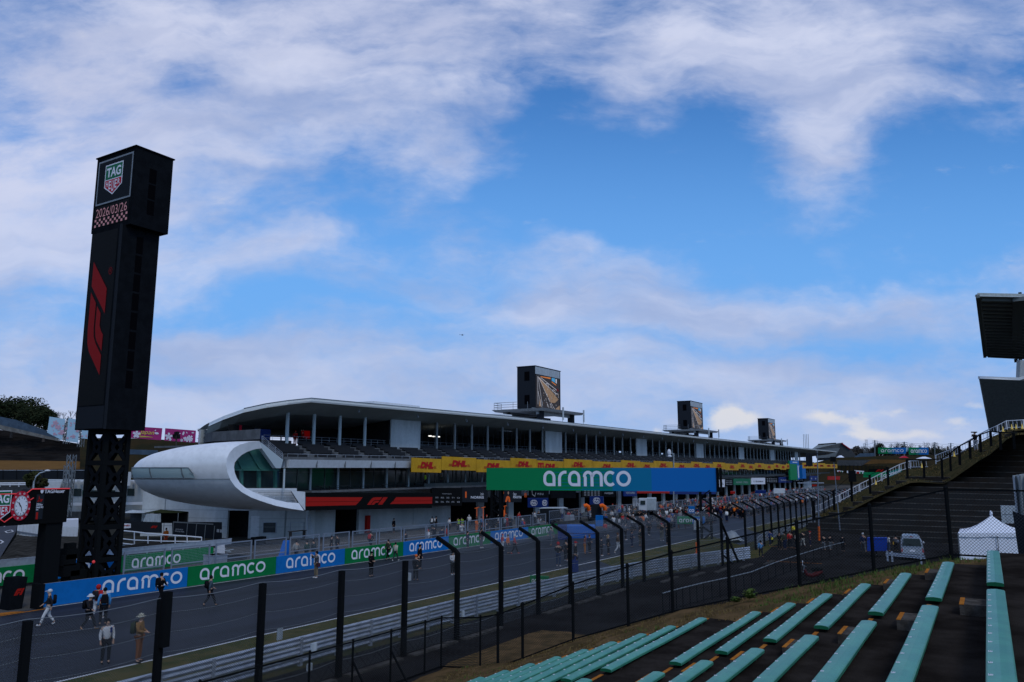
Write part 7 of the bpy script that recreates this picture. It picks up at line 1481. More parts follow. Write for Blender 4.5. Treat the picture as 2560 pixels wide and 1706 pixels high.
# ================================================================== PEOPLE
def skinmesh(verts, edges, radii, name, level=1, roots=(0,)):
    me = bpy.data.meshes.new(name); me.from_pydata([tuple(v) for v in verts], edges, []); o = bpy.data.objects.new(name, me); col.objects.link(o)
    md = o.modifiers.new('s', 'SKIN'); me.skin_vertices[0].data
    for i, r in enumerate(radii): me.skin_vertices[0].data[i].radius = (r, r) if not isinstance(r, tuple) else r
    for i in range(len(verts)): me.skin_vertices[0].data[i].use_root = i in roots
    sb = o.modifiers.new('u', 'SUBSURF'); sb.levels = level; sb.render_levels = level
    dg = bpy.context.evaluated_depsgraph_get(); m2 = bpy.data.meshes.new_from_object(o.evaluated_get(dg)); m2.name = name
    bpy.data.objects.remove(o); bpy.data.meshes.remove(me)
    for p in m2.polygons: p.use_smooth = True
    return m2
def pose(kind):
    """joint positions for a 1.74 m figure facing +x; y to its left"""
    V = Vector; J = dict(pel=V((0, 0, .93)), wai=V((0, 0, 1.08)), che=V((.01, 0, 1.30)), nek=V((.01, 0, 1.47)), hb=V((.025, 0, 1.56)), ht=V((.02, 0, 1.70)))
    for s, n in ((1, 'L'), (-1, 'R')):
        J['hip'+n] = V((0, s*.095, .90)); J['kne'+n] = V((.02, s*.11, .49)); J['ank'+n] = V((0, s*.12, .08)); J['toe'+n] = V((.16, s*.13, .035))
        J['sho'+n] = V((0, s*.19, 1.43)); J['elb'+n] = V((-.02, s*.25, 1.14)); J['wri'+n] = V((.06, s*.24, .90))
    if kind in ('walk', 'walk2'):
        a, b = ('L', 'R') if kind == 'walk' else ('R', 'L')
        J['kne'+a] = V((.20, J['kne'+a].y, .51)); J['ank'+a] = V((.31, J['ank'+a].y, .10)); J['toe'+a] = V((.46, J['toe'+a].y, .09)); J['kne'+b] = V((-.04, J['kne'+b].y, .48)); J['ank'+b] = V((-.30, J['ank'+b].y, .16)); J['toe'+b] = V((-.19, J['toe'+b].y, .04))
        J['elb'+b] = V((.08, J['elb'+b].y, 1.15)); J['wri'+b] = V((.27, J['wri'+b].y*.8, 1.02)); J['elb'+a] = V((-.12, J['elb'+a].y, 1.16)); J['wri'+a] = V((-.10, J['wri'+a].y, .91))
    if kind == 'phone':
        for n, s in (('L', 1), ('R', -1)): J['elb'+n] = V((.20, s*.20, 1.30)); J['wri'+n] = V((.36, s*.05, 1.52))
    if kind == 'hold':
        for n, s in (('L', 1), ('R', -1)): J['elb'+n] = V((.02, s*.25, 1.16)); J['wri'+n] = V((.24, s*.07, 1.10))
    if kind == 'raise':
        J['elbL'] = V((.10, .27, 1.50)); J['wriL'] = V((.12, .22, 1.78)); J['elbR'] = V((.10, -.27, 1.50)); J['wriR'] = V((.12, -.20, 1.78))
    if kind == 'point':
        J['elbL'] = V((.22, .16, 1.40)); J['wriL'] = V((.42, .06, 1.48)); J['elbR'] = V((.14, -.22, 1.34)); J['wriR'] = V((.26, -.04, 1.48))
    return J
MESH = {}
def person_meshes(kind, fine=True):
    key = (kind, fine)
    if key in MESH: return MESH[key]
    J = pose(kind); vs, es, rs = [], [], []
    def v(p, r): vs.append(Vector(p)); rs.append(r); return len(vs)-1
    def e(a, b): es.append((a, b))
    pel = v(J['pel'], .115); wai = v(J['wai'], .115); che = v(J['che'], .13); nk = v(J['nek'], .052); hb = v(J['hb'], .068); hm = v((J['hb']+J['ht'])/2+Vector((.01, 0, 0)), .085); ht = v(J['ht'], .060)
    for a, b in ((pel, wai), (wai, che), (che, nk), (nk, hb), (hb, hm), (hm, ht)): e(a, b)
    if fine: ns = v(J['hb']+Vector((.108, 0, .035)), .016); e(hm, ns)
    for n, s in (('L', 1), ('R', -1)):
        hp = v(J['hip'+n], .085); kn = v(J['kne'+n], .055); an = v(J['ank'+n], .038); to = v(J['toe'+n], .035); e(pel, hp); e(hp, kn); e(kn, an); e(an, to)
        sh = v(J['sho'+n], .058); el = v(J['elb'+n], .040); wr = v(J['wri'+n], .027); e(che, sh); e(sh, el); e(el, wr)
        d = (J['wri'+n]-J['elb'+n]).normalized(); pm = J['wri'+n]+d*.055; pa = v(pm, .032); e(wr, pa)
        if fine:
            side = Vector((d.y, -d.x, 0)); side = side.normalized() if side.length > .1 else Vector((1, 0, 0)); curl = Vector((.2, -s*.4, -.2)) if d.z > -.5 else Vector((.25, -s*.35, 0))
            for k, (off, L) in enumerate(((-.027, .062), (-.009, .075), (.009, .070), (.027, .055))):
                f0 = v(pm+d*.035+side*off, .009); f1_ = v(pm+d*(.035+L*.55)+side*off*1.1+curl*.012, .008); f2 = v(pm+d*(.035+L*.85)+side*off+curl*.05, .007); e(pa, f0); e(f0, f1_); e(f1_, f2)
            t0 = v(pm+side*.04*s-d*.01, .010); t1 = v(pm+side*.055*s+d*.03+curl*.03, .008); e(pa, t0); e(t0, t1)
    body = skinmesh(vs, es, rs, 'person_body', 1 if fine else 0)
    # jacket: torso and sleeves a little larger than the body
    vs, es, rs = [], [], []
    h0 = v(J['pel']+Vector((0, 0, -.03)), .150); w = v(J['wai'], .140); c = v(J['che'], .155); n_ = v(J['nek']+Vector((0, 0, -.03)), .085); e(h0, w); e(w, c); e(c, n_)
    for n in 'LR':
        sh = v(J['sho'+n]+Vector((0, 0, -.01)), .075); el = v(J['elb'+n], .062); wr = v(J['wri'+n].lerp(J['elb'+n], .12), .048); e(c, sh); e(sh, el); e(el, wr)
    jacket = skinmesh(vs, es, rs, 'jacket', 1 if fine else 0)
    vs, es, rs = [], [], []
    p = v(J['pel']+Vector((0, 0, .04)), .135)
    for n in 'LR': hp = v(J['hip'+n], .105); kn = v(J['kne'+n], .078); an = v(J['ank'+n].lerp(J['kne'+n], .08), .062); e(p, hp); e(hp, kn); e(kn, an)
    trousers = skinmesh(vs, es, rs, 'trousers', 1 if fine else 0)
    vs, es, rs = [], [], []; ro = []
    for n in 'LR': a = v(J['ank'+n]+Vector((-.03, 0, -.03)), .048); b = v(J['toe'+n]+Vector((.02, 0, .005)), .042); e(a, b); ro.append(a)
    shoes = skinmesh(vs, es, rs, 'shoes', 1, ro)
    for m_, k in ((body, 'skin'), (jacket, 'cloth'), (trousers, 'cloth'), (shoes, 'cloth')): m_.materials.append(M[k])
    # head wear and bags
    hc = (J['hb']+J['ht'])/2
    def mk(mb, name): o = mb.build(name, 'cloth'); me = o.data; bpy.data.objects.remove(o); return me
    hair = MB(); hair.ball((hc.x-.018, 0, hc.z+.028), (.108, .096, .112), 8)
    long_ = MB(); long_.ball((hc.x-.022, 0, hc.z+.028), (.110, .10, .112), 8); long_.tube([(hc.x-.06, 0, hc.z), (hc.x-.09, 0, hc.z-.2), (hc.x-.10, 0, hc.z-.34)], [.085, .09, .05], 8)
    cap = MB(); cap.ball((hc.x-.01, 0, hc.z+.05), (.112, .10, .095), 8); cap.hexa([(hc.x+.06, -.07, hc.z+.05), (hc.x+.20, -.05, hc.z+.035), (hc.x+.20, .05, hc.z+.035), (hc.x+.06, .07, hc.z+.05), (hc.x+.06, -.07, hc.z+.065), (hc.x+.20, -.05, hc.z+.045), (hc.x+.20, .05, hc.z+.045), (hc.x+.06, .07, hc.z+.065)])
    brim = MB(); brim.ball((hc.x-.01, 0, hc.z+.06), (.112, .105, .09), 8); brim.tube([(hc.x-.01, 0, hc.z+.055), (hc.x-.01, 0, hc.z+.035), (hc.x-.01, 0, hc.z+.02)], [.115, .16, .185], 12)
    hood = MB(); hood.ball((hc.x-.03, 0, hc.z+.01), (.125, .122, .135), 8)
    bag = MB(); x = J['che'].x; rows_ = [[(x-.16-d_*.9, y, z) for y, z in ((-w_, 1.05+k_), (w_, 1.05+k_), (w_*1.05, 1.30), (w_*.8, 1.47-k_), (-w_*.8, 1.47-k_), (-w_*1.05, 1.30))] for d_, w_, k_ in ((0, .15, 0), (.10, .155, .0), (.18, .12, .04))]
    bag.grid(rows_, 0, True, True); bag.poly(rows_[0]); bag.poly(rows_[-1][::-1])
    sbag = MB(); sbag.box(-.12, .12, .20, .30, .74, .98); sbag.tube([(0, .24, .96), (.1, .1, 1.25), (.02, -.12, 1.46)], .012, 5)
    ex = dict(hair=mk(hair, 'hair'), long=mk(long_, 'long_hair'), cap=mk(cap, 'cap'), hat=mk(brim, 'hat'), hood=mk(hood, 'hood'), backpack=mk(bag, 'backpack'), bag=mk(sbag, 'bag'))
    MESH[key] = (body, jacket, trousers, shoes, ex); return MESH[key]
SK, BLK, DK, WH, NV, RD, OR, BL, OL, TAN, GR, CRM = (.42, .25, .17), (.008, .008, .010), (.02, .02, .024), (.62, .62, .62), (.012, .018, .05), (.45, .02, .02), (.75, .16, .02), (.08, .30, .60), (.035, .04, .025), (.28, .15, .055), (.09, .10, .115), (.50, .47, .38)
def person(pt, face, kind, label, top, bot, shoe=DK, head='hair', hcol=BLK, bp=None, bag=None, h=1.72, group=None, fine=True, skin=SK):
    """face: heading in degrees measured from the track axis (0 = away down the straight, 180 = towards the camera end)"""
    bd, jk, tr, sh, ex = person_meshes(kind, fine); o = bpy.data.objects.new('person', bd); col.objects.link(o); s = h/1.74; o.location = tuple(pt); o.scale = (s, s, s); o.rotation_euler = (0, 0, rad(face)); tag(o, label, 'person', group)
    parts = [('jacket', jk, top), ('trousers', tr, bot), ('shoes', sh, shoe)]
    nm = {'hair': 'hair', 'long': 'hair', 'cap': 'cap', 'hat': 'hat', 'hood': 'hood'}[head]; parts.append((nm, ex[head], hcol))
    if bp: parts.append(('backpack', ex['backpack'], bp))
    if bag: parts.append(('bag', ex['bag'], bag))
    for n_, me, c in parts: p = bpy.data.objects.new(n_, me); col.objects.link(p); p.parent = o; p.color = (*c, 1)
    return o
def at(x, y): p = gr(x, y); return (float(p[0]), float(p[1]), float(p[2])+.012)
G1 = 'people walking on the wet track'
def hgt(x, yf, yh):
    p = gr(x, yf); w = float((p-CP)@fw)
    lo, hi = 1.2, 2.2
    for _ in range(20):
        m_ = (lo+hi)/2; q = p+zz*m_-CP; yy = 853-FPX*float(q@up)/float(q@fw)
        if yy > yh: lo = m_
        else: hi = m_
    return min(max(lo, 1.50), 1.86)
P1 = [  # foot x, foot y, head y, facing, pose, label, jacket, trousers, shoes, headwear, its colour, backpack, bag
 (118, 1566, 1475, 150, 'walk', 'person in a white cap, dark jacket and white trousers striding with a black backpack', DK, WH, WH, 'cap', WH, BLK, None),
 (240, 1552, 1463, 20, 'walk2', 'person in a red hooded jacket with a dark backpack in the group of three', RD, WH, WH, 'hood', RD, DK, None),
 (219, 1577, 1487, -60, 'walk', 'person in a white bucket hat with a white jacket round the waist', DK, DK, TAN, 'hat', WH, BLK, WH),
 (256, 1564, 1471, 60, 'stand', 'person in a bright blue printed jacket and black cap in the group of three', BL, DK, DK, 'cap', BLK, BLK, None),
 (262, 1661, 1548, -110, 'stand', 'person in a white fleece with a dark chest pocket and black trousers', WH, BLK, BLK, 'hair', BLK, None, None),
 (344, 1658, 1536, -55, 'hold', 'person in a pale bucket hat, tan jacket and brown trousers with a green backpack', TAN, (.20, .075, .03), DK, 'hat', (.38, .36, .28), (.04, .05, .03), None),
 (399, 1510, 1433, 10, 'walk', 'person all in black with a black backpack before the longest blue banner', BLK, BLK, BLK, 'hair', BLK, BLK, None),
 (523, 1518, 1440, -20, 'walk2', 'person in a grey blue jacket with a black backpack striding below the green banner', (.06, .09, .11), DK, DK, 'hair', BLK, BLK, None),
 (790, 1446, 1379, 165, 'phone', 'person in a grey jacket and khaki trousers photographing with a raised phone', GR, (.22, .17, .11), WH, 'hair', BLK, None, (.05, .02, .03)),
 (927, 1443, 1380, -90, 'hold', 'person in black standing on the track right of the phone photographer', BLK, BLK, BLK, 'cap', BLK, None, None),
 (970, 1401, 1350, 175, 'walk', 'person in black and olive on the left of the pair below the green banner', OL, BLK, BLK, 'hair', BLK, None, None),
 (988, 1404, 1357, 5, 'walk2', 'person in a cream hooded jacket on the right of the pair', CRM, (.03, .05, .045), WH, 'hair', BLK, None, None),
 (1049, 1425, 1362, -80, 'stand', 'person in black standing close behind the one in an orange cap', BLK, BLK, BLK, 'hair', BLK, None, None),
 (1039, 1453, 1388, 10, 'phone', 'person in dark clothes and an orange cap photographing the pit', DK, BLK, BLK, 'cap', (.8, .15, .03), BLK, None),
 (1131, 1438, 1380, -100, 'hold', 'person in a white top and black trousers beneath a raised black board', WH, BLK, WH, 'long', BLK, None, None),
 (1169, 1372, 1329, -90, 'stand', 'person in navy standing before the green banner by the first cranked post', NV, DK, DK, 'hair', BLK, None, None),
 (1203, 1371, 1322, -95, 'stand', 'person in black with white shoes before the green banner', BLK, GR, WH, 'hair', BLK, None, None),
 (1256, 1378, 1336, -80, 'stand', 'person in a red cap and white trousers behind the second cranked post', RD, WH, WH, 'cap', RD, None, None),
 (1270, 1385, 1337, -85, 'stand', 'person in an orange top and grey trousers before the blue banner', OR, GR, DK, 'hair', BLK, None, None),
 (1286, 1386, 1338, -70, 'walk', 'person in a red and orange team shirt and red shoes', RD, DK, RD, 'cap', WH, None, (.7, .2, .05)),
 (1378, 1366, 1318, 180, 'walk', 'person in grey walking right of the last green banner', GR, GR, DK, 'hair', BLK, None, None),
 (1396, 1417, 1348, 10, 'hold', 'person in a red-hooded dark jacket and blue jeans at the third cranked post', BLK, (.03, .05, .10), WH, 'hood', RD, None, None),
 (1415, 1405, 1350, 20, 'walk', 'person in dark clothes and white shoes half hidden by the third cranked post', DK, DK, WH, 'hair', BLK, None, None),
 (1439, 1415, 1355, -80, 'stand', 'person in black with a red cap near the white track edge line', BLK, BLK, DK, 'cap', RD, None, WH),
 (1462, 1386, 1342, -60, 'raise', 'person in orange trousers raising an arm beside the blue covered stack', (.3, .08, .05), (.5, .17, .03), DK, 'hair', BLK, None, None),
 (1474, 1385, 1338, -100, 'hold', 'person in navy beside the one in orange trousers', NV, DK, DK, 'hair', (.12, .06, .03), None, None),
 (1504, 1391, 1345, -85, 'hold', 'person in a dark suit with white shoes near the white line', (.03, .035, .045), DK, WH, 'hair', BLK, None, None),
 (1521, 1388, 1338, -85, 'stand', 'person with long fair hair in a long black coat carrying a black bag', BLK, BLK, DK, 'long', (.40, .26, .12), None, BLK),
 (1545, 1385, 1333, -70, 'walk', 'person in a brown top and white trousers left of the fifth cranked post', (.12, .07, .04), WH, WH, 'hair', (.12, .05, .02), None, WH),
 (1513, 1341, 1306, 0, 'stand', 'person in a red jacket with their back to the camera near the blue board end', RD, GR, WH, 'hair', BLK, None, None),
 (1548, 1327, 1294, 30, 'walk', 'person in dark green with a white bag mid-track', OL, GR, WH, 'hair', BLK, WH, None),
 (1564, 1351, 1309, -80, 'hold', 'person in grey with white shoes just right of the fifth cranked post', GR, DK, WH, 'hair', BLK, None, None),
 (1580, 1369, 1328, -95, 'hold', 'person in a navy jacket and navy trousers between the fifth and sixth posts', NV, NV, DK, 'hair', BLK, None, None),
 (1582, 1316, 1291, -50, 'walk2', 'person in a cream jacket bending in the crowd', CRM, DK, DK, 'hair', BLK, None, None),
 (1600, 1366, 1321, -95, 'phone', 'person in dark green photographing beside the sixth post', (.03, .04, .035), (.08, .075, .06), DK, 'hair', BLK, None, RD),
 (1623, 1340, 1301, -170, 'walk', 'tall person in black right of the sixth post', BLK, BLK, WH, 'hair', BLK, None, None),
 (1646, 1317, 1283, -20, 'stand', 'person in a white shirt and black trousers with their back turned', WH, BLK, DK, 'cap', WH, None, None),
 (1655, 1353, 1307, 0, 'phone', 'person in black with khaki trousers and white shoes photographing the crowd', BLK, (.14, .13, .10), WH, 'cap', RD, None, None),
 (1668, 1361, 1318, -100, 'hold', 'person in black beside the one in khaki trousers', BLK, BLK, DK, 'hair', BLK, None, None),
 (1696, 1322, 1301, -80, 'stand', 'person in orange trousers below the trestle board', DK, (.4, .12, .04), WH, 'hair', BLK, None, None),
 (1438, 1431, 1385, 10, 'hold', 'person in navy blue bending behind the guardrail', NV, BLK, WH, 'hair', BLK, BLK, None),
]
for x, yf, yh, fc, kd, lab, tp_, bt, shc, hw, hc_, bp_, bg_ in P1: person(at(x, yf), fc, kd, lab, tp_, bt, shc, hw, hc_, bp_, bg_, h=hgt(x, yf, yh), group=G1)
# dark chest pocket, phone and other things carried
def item(name, pts_fn, m, lab, cat): pass
q = gr(262, 1661); mb = MB(); d = Vector((math.cos(rad(-110)), math.sin(rad(-110)), 0)); s_ = Vector((-d.y, d.x, 0)); c = Vector(q)+d*.16+s_*.10+Vector((0, 0, 1.27)); mb.bar(c-Vector((0, 0, .09)), c+Vector((0, 0, .09)), .11, .02); po = mb.build('pocket', 'navy_sign', loc=tuple(c)); own = [o for o in bpy.data.objects if o.get('label', '').startswith('person in a white fleece')][0]; bpy.context.view_layer.update(); po.parent = own; po.matrix_parent_inverse = own.matrix_world.inverted()
q = Vector(gr(790, 1446)); mb = MB(); d = Vector((math.cos(rad(165)), math.sin(rad(165)), 0)); c = q+d*.46+Vector((0, 0, 1.56)); mb.bar(c-Vector((0, 0, .08)), c+Vector((0, 0, .08)), .08, .012); tag(mb.build('phone', 'white_sign', loc=tuple(c)), 'pale phone held up by the person in a grey jacket', 'phone')
a, b = Vector(gn(1120, 1369, 33.5)), Vector(gn(1139, 1383, 33.5)); mb = MB(); mb.prism([tuple(gn(x, y, 33.4)) for x, y in ((1126, 1369), (1131, 1367), (1142, 1381), (1135, 1383))], (0, .05, 0)); tag(mb.build('board', 'led_black', loc=tuple(a)), 'black board held over the head of the person in a white top', 'board')
q = Vector(gr(1436, 1432)); mb = MB(); mb.box(q.x-.28, q.x+.28, q.y-.2, q.y+.2, q.z+.05, q.z+.85); mb.bar((q.x, q.y, q.z+.85), (q.x, q.y, q.z+1.15), .3, .03); tag(mb.build('suitcase', 'navy_sign', loc=tuple(q)), 'dark blue suitcase standing behind the guardrail by the third cranked post', 'suitcase')
q = Vector(gr(1020, 1452)); mb = MB(); mb.box(q.x-.2, q.x+.2, q.y-.12, q.y+.12, q.z, q.z+.5); tag(mb.build('bag', 'tarp_grey', loc=tuple(q)), 'pale bag standing on the track by the fifth fence post', 'bag')
# behind the pit wall
G2 = 'people behind the pit wall'
def atn(x, y, n): p = gn(x, y, n); return (float(p[0]), n, zg(p[0])+.01)
P2 = [(828, 1372, 50, -60, 'stand', 'left of two people in long black coats behind the pit wall frames', BLK, BLK, 'hair', None), (843, 1371, 50, 170, 'stand', 'right of two people in long black coats behind the pit wall frames', BLK, (.02, .02, .03), 'hair', None),
 (926, 1361, 50.5, 10, 'walk', 'person in black with a red backpack behind the pit wall', BLK, BLK, 'hair', RD), (766, 1395, 48, 90, 'stand', 'left of two people in dark green uniform behind the pit wall', (.015, .045, .03), (.02, .03, .03), 'cap', None), (783, 1392, 48, 90, 'stand', 'right of two people in dark green uniform behind the pit wall', (.02, .03, .03), (.02, .03, .03), 'cap', None),
 (740, 1390, 49, 20, 'walk', 'person in a pale grey jacket bending behind the pit wall frames', (.3, .3, .28), BLK, 'hair', None), (1013, 1358, 47.5, 0, 'walk2', 'person in black stepping behind the fourth pit wall frame', BLK, BLK, 'hair', None), (984, 1326, 62.5, -90, 'stand', 'person in black walking before the white ground floor wall', BLK, DK, 'hair', None),
 (1080, 1312, 61, 30, 'stand', 'left of the two people with white bags by the white garage wall', DK, DK, 'hair', WH), (1090, 1312, 61, -30, 'stand', 'right of the two people with white bags by the white garage wall', BLK, DK, 'hair', WH), (1123, 1325, 58, -90, 'stand', 'person in a white shirt beside the dark garage', WH, BLK, 'hair', None),
 (1144, 1322, 57, -90, 'stand', 'left person in a yellow striped safety vest by the garages', DK, DK, 'hair', None), (1153, 1322, 57, -80, 'stand', 'right person in a yellow striped safety vest by the garages', DK, DK, 'hair', None), (1191, 1327, 54, -90, 'hold', 'mechanic in orange overalls in the pit lane', OR, OR, 'cap', None), (1203, 1320, 56, -60, 'walk', 'mechanic in blue overalls in the pit lane', BL, NV, 'hair', None), (1246, 1312, 56, -90, 'raise', 'photographer in white by the yellow tripod', WH, NV, 'hair', None),
 (1268, 1318, 54, -90, 'walk', 'person in red and white in the pit lane right of the gantry leg', RD, RD, 'cap', None), (415, 1337, 70, -90, 'stand', 'marshal in orange overalls standing by the dark screened fence', OR, (.6, .08, .03), 'hair', None)]
for x, y, n, fc, kd, lab, tp_, bt, hw, bp_ in P2: person(atn(x, y, n), fc, kd, lab, tp_, bt, DK, hw, BLK, bp_, h=1.72, group=G2)
for x in (1144, 1153):
    p = atn(x, 1322, 57); 
    for dx in (-.12, .12): mb = MB(); mb.bar((p[0]+dx, 56.82, p[2]+1.0), (p[0]+dx, 56.82, p[2]+1.5), .10, .02); mb.bar((p[0]+dx, 56.82, p[2]+1.0), (p[0]+dx, 56.82, p[2]+1.01), .1); o = mb.build('vest_stripe', 'hivis', loc=(p[0], 56.8, p[2]+1)); own = [q for q in bpy.data.objects if q.get('label', '').startswith(('left' if x == 1144 else 'right')+' person in a yellow striped')][0]; bpy.context.view_layer.update(); o.parent = own; o.matrix_parent_inverse = own.matrix_world.inverted()
root = thing('tripod', 'tall yellow tripod with a camera in the pit lane', 'tripod', atn(1252, 1310, 56)); p = Vector(atn(1252, 1310, 56)); mb = MB()
for a_ in (0, 2.1, 4.2): mb.tube([p+Vector((math.cos(a_)*.7, math.sin(a_)*.7, 0)), p+Vector((0, 0, 2.2))], .04, 5)
mb.build('legs', 'yellow_banner', root, loc=tuple(p)); mb = MB(); mb.box(p.x-.2, p.x+.2, p.y-.15, p.y+.3, p.z+2.2, p.z+2.5); mb.build('camera', 'interior_grey', root, loc=tuple(p))
def lvl(x, y, n): p = gn(x, y, n); return (float(p[0]), n, float(p[2]))
o = person((float(gn(1063, 1213, 62)[0]), 62, 5.0), 90, 'walk', 'person in a bright yellow green shirt on the first floor deck', (.40, .75, .05), DK, head='hair')
o = person((float(gn(737, 1112, 66.5)[0]), 66.5, 9.8), 20, 'stand', 'left of two people in red team clothes on the open top deck', RD, RD, head='cap', hcol=RD); o = person((float(gn(757, 1112, 66.5)[0]), 66.5, 9.8), 170, 'raise', 'right of two people in red team clothes on the open top deck', RD, DK, head='cap', hcol=RD)
o = person((float(gn(1103, 1213, 62)[0]), 62, 5.0), -90, 'hold', 'seated-height person in olive behind the first floor deck rail', OL, DK, h=1.5)
# walkers on the road below the terraced stand
G3 = 'people walking on the service road'
P3 = [(1927, 1366, 1327, 150, 'walk', 'person in blue with a yellow bag on the service road', (.05, .09, .25), NV, 'hair', None, (.7, .6, .05)), (1950, 1376, 1331, -170, 'phone', 'person in black photographing beside the cranked fence posts', BLK, BLK, 'hair', None, None), (1963, 1376, 1330, 60, 'stand', 'person in dark olive with grey hair seen from behind on the road', OL, NV, 'hair', None, None),
 (1976, 1372, 1329, 20, 'walk', 'person in a bright red jacket in the walking group', RD, DK, 'cap', None, None), (1993, 1374, 1332, 0, 'stand', 'person with a pale backpack in the walking group', DK, DK, 'hair', (.4, .33, .28), None), (2008, 1369, 1329, 30, 'walk', 'person in a black and white jacket and pale trousers striding', BLK, (.35, .34, .30), 'hair', None, None),
 (1986, 1346, 1311, 40, 'stand', 'person in a yellow shirt just behind the walking group', (.75, .60, .05), DK, 'hair', None, None), (2026, 1367, 1339, -90, 'stand', 'child-sized person in a red cap and blue trousers', (.05, .02, .03), NV, 'cap', None, None), (2060, 1378, 1338, 10, 'walk', 'left of two people in dark jackets and pale jeans behind the handrail', BLK, (.14, .15, .16), 'hair', None, None), (2078, 1378, 1338, 20, 'walk2', 'right of two people in dark jackets and pale jeans behind the handrail', BLK, (.14, .15, .16), 'hair', None, None),
 (2108, 1380, 1340, -20, 'stand', 'person in black between the handrail and the blue bin', BLK, BLK, 'hair', None, None), (2160, 1383, 1333, 20, 'walk', 'person in a navy jacket with a red hood and white cap near the blue bin', NV, GR, 'cap', None, None), (2187, 1390, 1346, 0, 'walk2', 'person in black and green with white shoes before the blue bin', (.02, .03, .02), BLK, 'hair', None, None), (2223, 1379, 1341, -60, 'stand', 'person in a white top and jeans left of the silver van', WH, (.06, .09, .14), 'hair', None, None),
 (2241, 1379, 1340, 10, 'hold', 'person in grey with red and yellow bags beside the silver van', GR, BLK, 'hair', None, (.7, .4, .05)), (1903, 1396, 1360, 20, 'walk', 'person in a light blue jacket at the end of the guardrail', (.10, .25, .45), DK, 'hair', None, None), (2290, 1372, 1334, -30, 'stand', 'person in blue just visible above the van roof', (.04, .05, .18), NV, 'hair', None, None)]
for x, yf, yh, fc, kd, lab, tp_, bt, hw, bp_, bg_ in P3:
    hcol = RD if 'red cap' in lab else (WH if 'white cap' in lab else BLK)
    person(at(x, yf), fc, kd, lab, tp_, bt, WH if 'white shoes' in lab else DK, hw, hcol, bp_, bg_, h=hgt(x, yf, yh), group=G3)
# the photographer high on the rail of the terraced stand
p = pd(2441, 1128, 82); person(tuple(p), 150, 'point', 'person in black pointing a camera from the rail high on the terraced stand', BLK, (.3, .3, .32), DK, 'hair', BLK, h=2.0*1.0)
q = Vector(pd(2428, 1081, 82)); mb = MB(); mb.bar(q, q+Vector(rt)*.6, .12); tag(mb.build('camera', 'black_paint', loc=tuple(q)), 'camera with a long lens held by the photographer high on the rail', 'camera')
# the distant crowd
rc = random.Random(11); pal = [('red', RD), ('black', BLK), ('dark grey', DK), ('white', WH), ('orange', OR), ('blue', (.03, .08, .25)), ('navy', NV), ('olive', OL), ('grey', (.2, .2, .21))]; wts = [3, 9, 5, 3.5, 1.6, 1.5, 4, 2, 3]
def crowd(n, f, where, grp):
    for i in range(n):
        T, nn = f(); cn, c = rc.choices(pal, wts)[0]; bt = rc.choice([BLK, DK, NV, GR, (.1, .09, .08)]); z = zg(T)+.01
        kd = rc.choice(['stand', 'walk', 'walk2', 'hold', 'phone']); bd, jk, tr, sh, ex = person_meshes(kd, False); o = bpy.data.objects.new('person', bd); col.objects.link(o); s = rc.uniform(.93, 1.05); o.scale = (s, s, s); o.location = (T, nn, z); o.rotation_euler = (0, 0, rc.uniform(0, 6.28)); tag(o, 'distant person in '+('an ' if cn in ('orange', 'olive') else 'a ')+cn+' top '+where, 'person', grp)
        for nme, me, cc in (('jacket', jk, c), ('trousers', tr, bt), ('hair', ex['cap'] if rc.random() < .3 else ex['hair'], rc.choice([BLK, BLK, BLK, RD, WH]))): p_ = bpy.data.objects.new(nme, me); col.objects.link(p_); p_.parent = o; p_.color = (*cc, 1)
crowd(62, lambda: (rc.uniform(96, 150), rc.uniform(36, 46.3)), 'in the track crowd under the sign bridge', 'crowd on the track under the sign bridge')
crowd(44, lambda: (rc.triangular(135, 250, 160), rc.uniform(38, 46.5)), 'in the far crowd beyond the sign bridge', 'far crowd beyond the sign bridge')
crowd(60, lambda: (rc.uniform(86, 240), rc.uniform(48.5, 60)), 'in the pit lane before the garages', 'people in the pit lane')
crowd(26, lambda: (rc.uniform(58, 86), rc.uniform(47.2, 51)) if rc.random() < .35 else (rc.uniform(84, 100), rc.uniform(49, 60)), 'behind the pit wall frames near the sign bridge', 'people behind the pit wall frames')
# pit equipment: trolleys, racks and boxes dotted along the pit lane
for i in range(40):
    T = rc.uniform(88, 250); nn = rc.uniform(52, 61); w, d_, h_ = rc.uniform(.5, 1.6), rc.uniform(.5, 1.0), rc.uniform(.7, 1.7); z = zg(T); m_ = rc.choice(['interior', 'tower_panel', 'steel_grey', 'navy_sign', 'galv_post', 'red_paint' if rc.random() < .3 else 'interior']); root = thing('trolley', {'interior': 'black', 'tower_panel': 'charcoal', 'steel_grey': 'mid grey', 'navy_sign': 'navy', 'galv_post': 'pale grey', 'red_paint': 'red'}[m_]+(' tall' if h_ > 1.3 else ' low')+' wheeled equipment trolley in the pit lane before the garages', 'trolley', (T, nn, z), 'pit lane trolleys')
    mb = MB(); mb.box(T-w/2, T+w/2, nn-d_/2, nn+d_/2, z+.18, z+h_*.6); mb.box(T-w/2+.05, T+w/2-.05, nn-d_/2+.05, nn+d_/2-.05, z+h_*.6+.03, z+h_); mb.build('cabinet', m_, root, loc=(T, nn, z)); mb = MB()
    for a in (-1, 1): mb.tube([(T+a*w*.4, nn-d_/2, z+.1), (T+a*w*.4, nn-d_/2+.06, z+.1)], .1, 8); mb.tube([(T+a*w*.4, nn+d_/2-.06, z+.1), (T+a*w*.4, nn+d_/2, z+.1)], .1, 8)
    mb.build('wheels', 'tyre', root, loc=(T, nn, z))

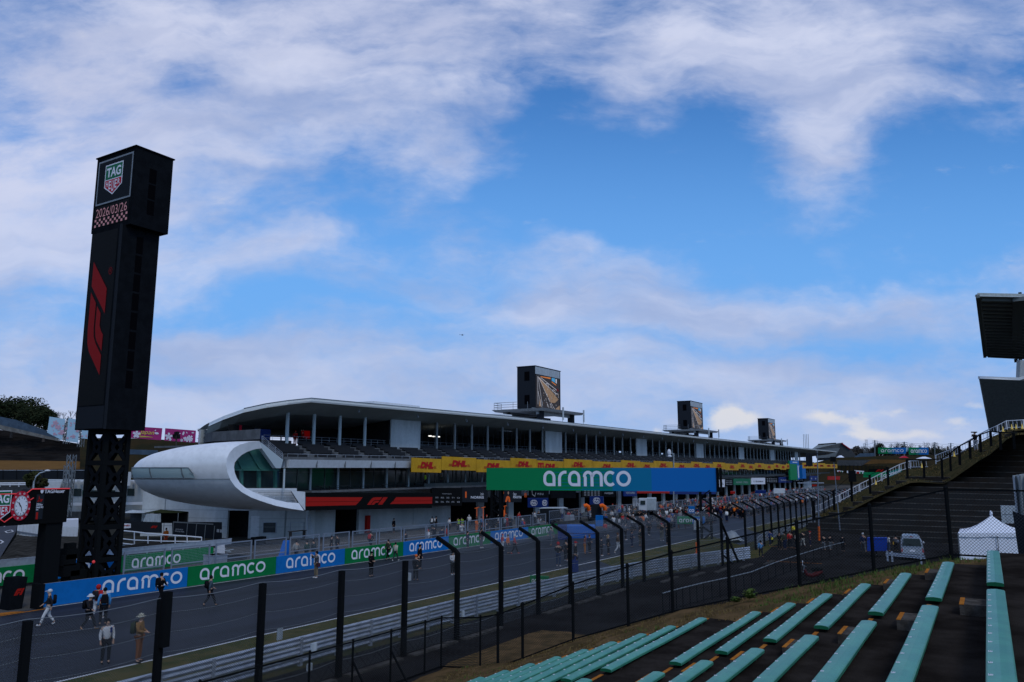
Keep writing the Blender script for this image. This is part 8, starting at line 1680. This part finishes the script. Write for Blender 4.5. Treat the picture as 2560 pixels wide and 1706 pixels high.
cw = MB(); keys = list(range(len(pal)+1)); cmats = []
for nme, c in pal: mat('crowd_'+nme.replace(' ', '_'), c, .85); cmats.append('crowd_'+nme.replace(' ', '_'))
cmats.append('skin')
for i in range(430):
    T, nn = (rc.triangular(95, 300, 140), rc.uniform(35, 46.5)) if rc.random() < .55 else (rc.uniform(100, 300), rc.uniform(48.5, 60)); z = zg(T)+.01; bd, jk, tr, sh, ex = person_meshes(rc.choice(['stand', 'walk', 'hold', 'phone']), False); a = rc.uniform(0, 6.28); R3 = Matrix.Rotation(a, 3, 'Z'); ci = rc.choices(range(len(pal)), wts)[0]
    for me, mi in ((jk, ci), (tr, rc.choice([1, 1, 2, 6])), (bd, len(pal)), (ex['hair'], 1)): cw.add([R3@v_.co+Vector((T, nn, z)) for v_ in me.vertices], [tuple(p_.vertices) for p_ in me.polygons], mi, True)
o = cw.build('crowd', cmats, loc=(150, 42, 0)); tag(o, 'dense far crowd of people on the track and in the pit lane', 'crowd', kind='stuff')

# far woods on the skyline
mat('winter_wood', (.075, .062, .055), .95, vscale=.08, color2=(.045, .045, .035))
def wood(x0, x1, yb, yt, d, n, seed, lab):
    w = MB(); rp = random.Random(seed)
    for _ in range(n):
        x = rp.uniform(x0, x1); top = yt+(yb-yt)*(.25+.35*mn.noise(Vector((x*.06, seed, 0)))+.25*mn.noise(Vector((x*.25, seed, 4)))); y = yb-(yb-top)*rp.random()**.8; p = Vector(pd(x, y, d+rp.uniform(-12, 12))); u = Vector((rp.gauss(0, 1), rp.gauss(0, 1), rp.gauss(0, 1))).normalized(); v = u.orthogonal().normalized(); s = d*.0016*rp.uniform(.5, 1.5)
        w.add([p-u*s, p+v*s*.5, p+u*s, p-v*s*.5], [(0, 1, 2, 3)])
    tag(w.build('woods', 'winter_wood', loc=tuple(pd((x0+x1)/2, yb, d))), lab, 'woods', kind='stuff')
wood(2125, 2330, 1150, 1112, 560, 5200, 1, 'brown winter woods on the far skyline'); wood(2325, 2470, 1150, 1115, 565, 3200, 2, 'brown winter woods behind the white fence'); wood(130, 240, 1100, 1040, 200, 2500, 3, 'brown winter woods behind the pale blue hoardings')
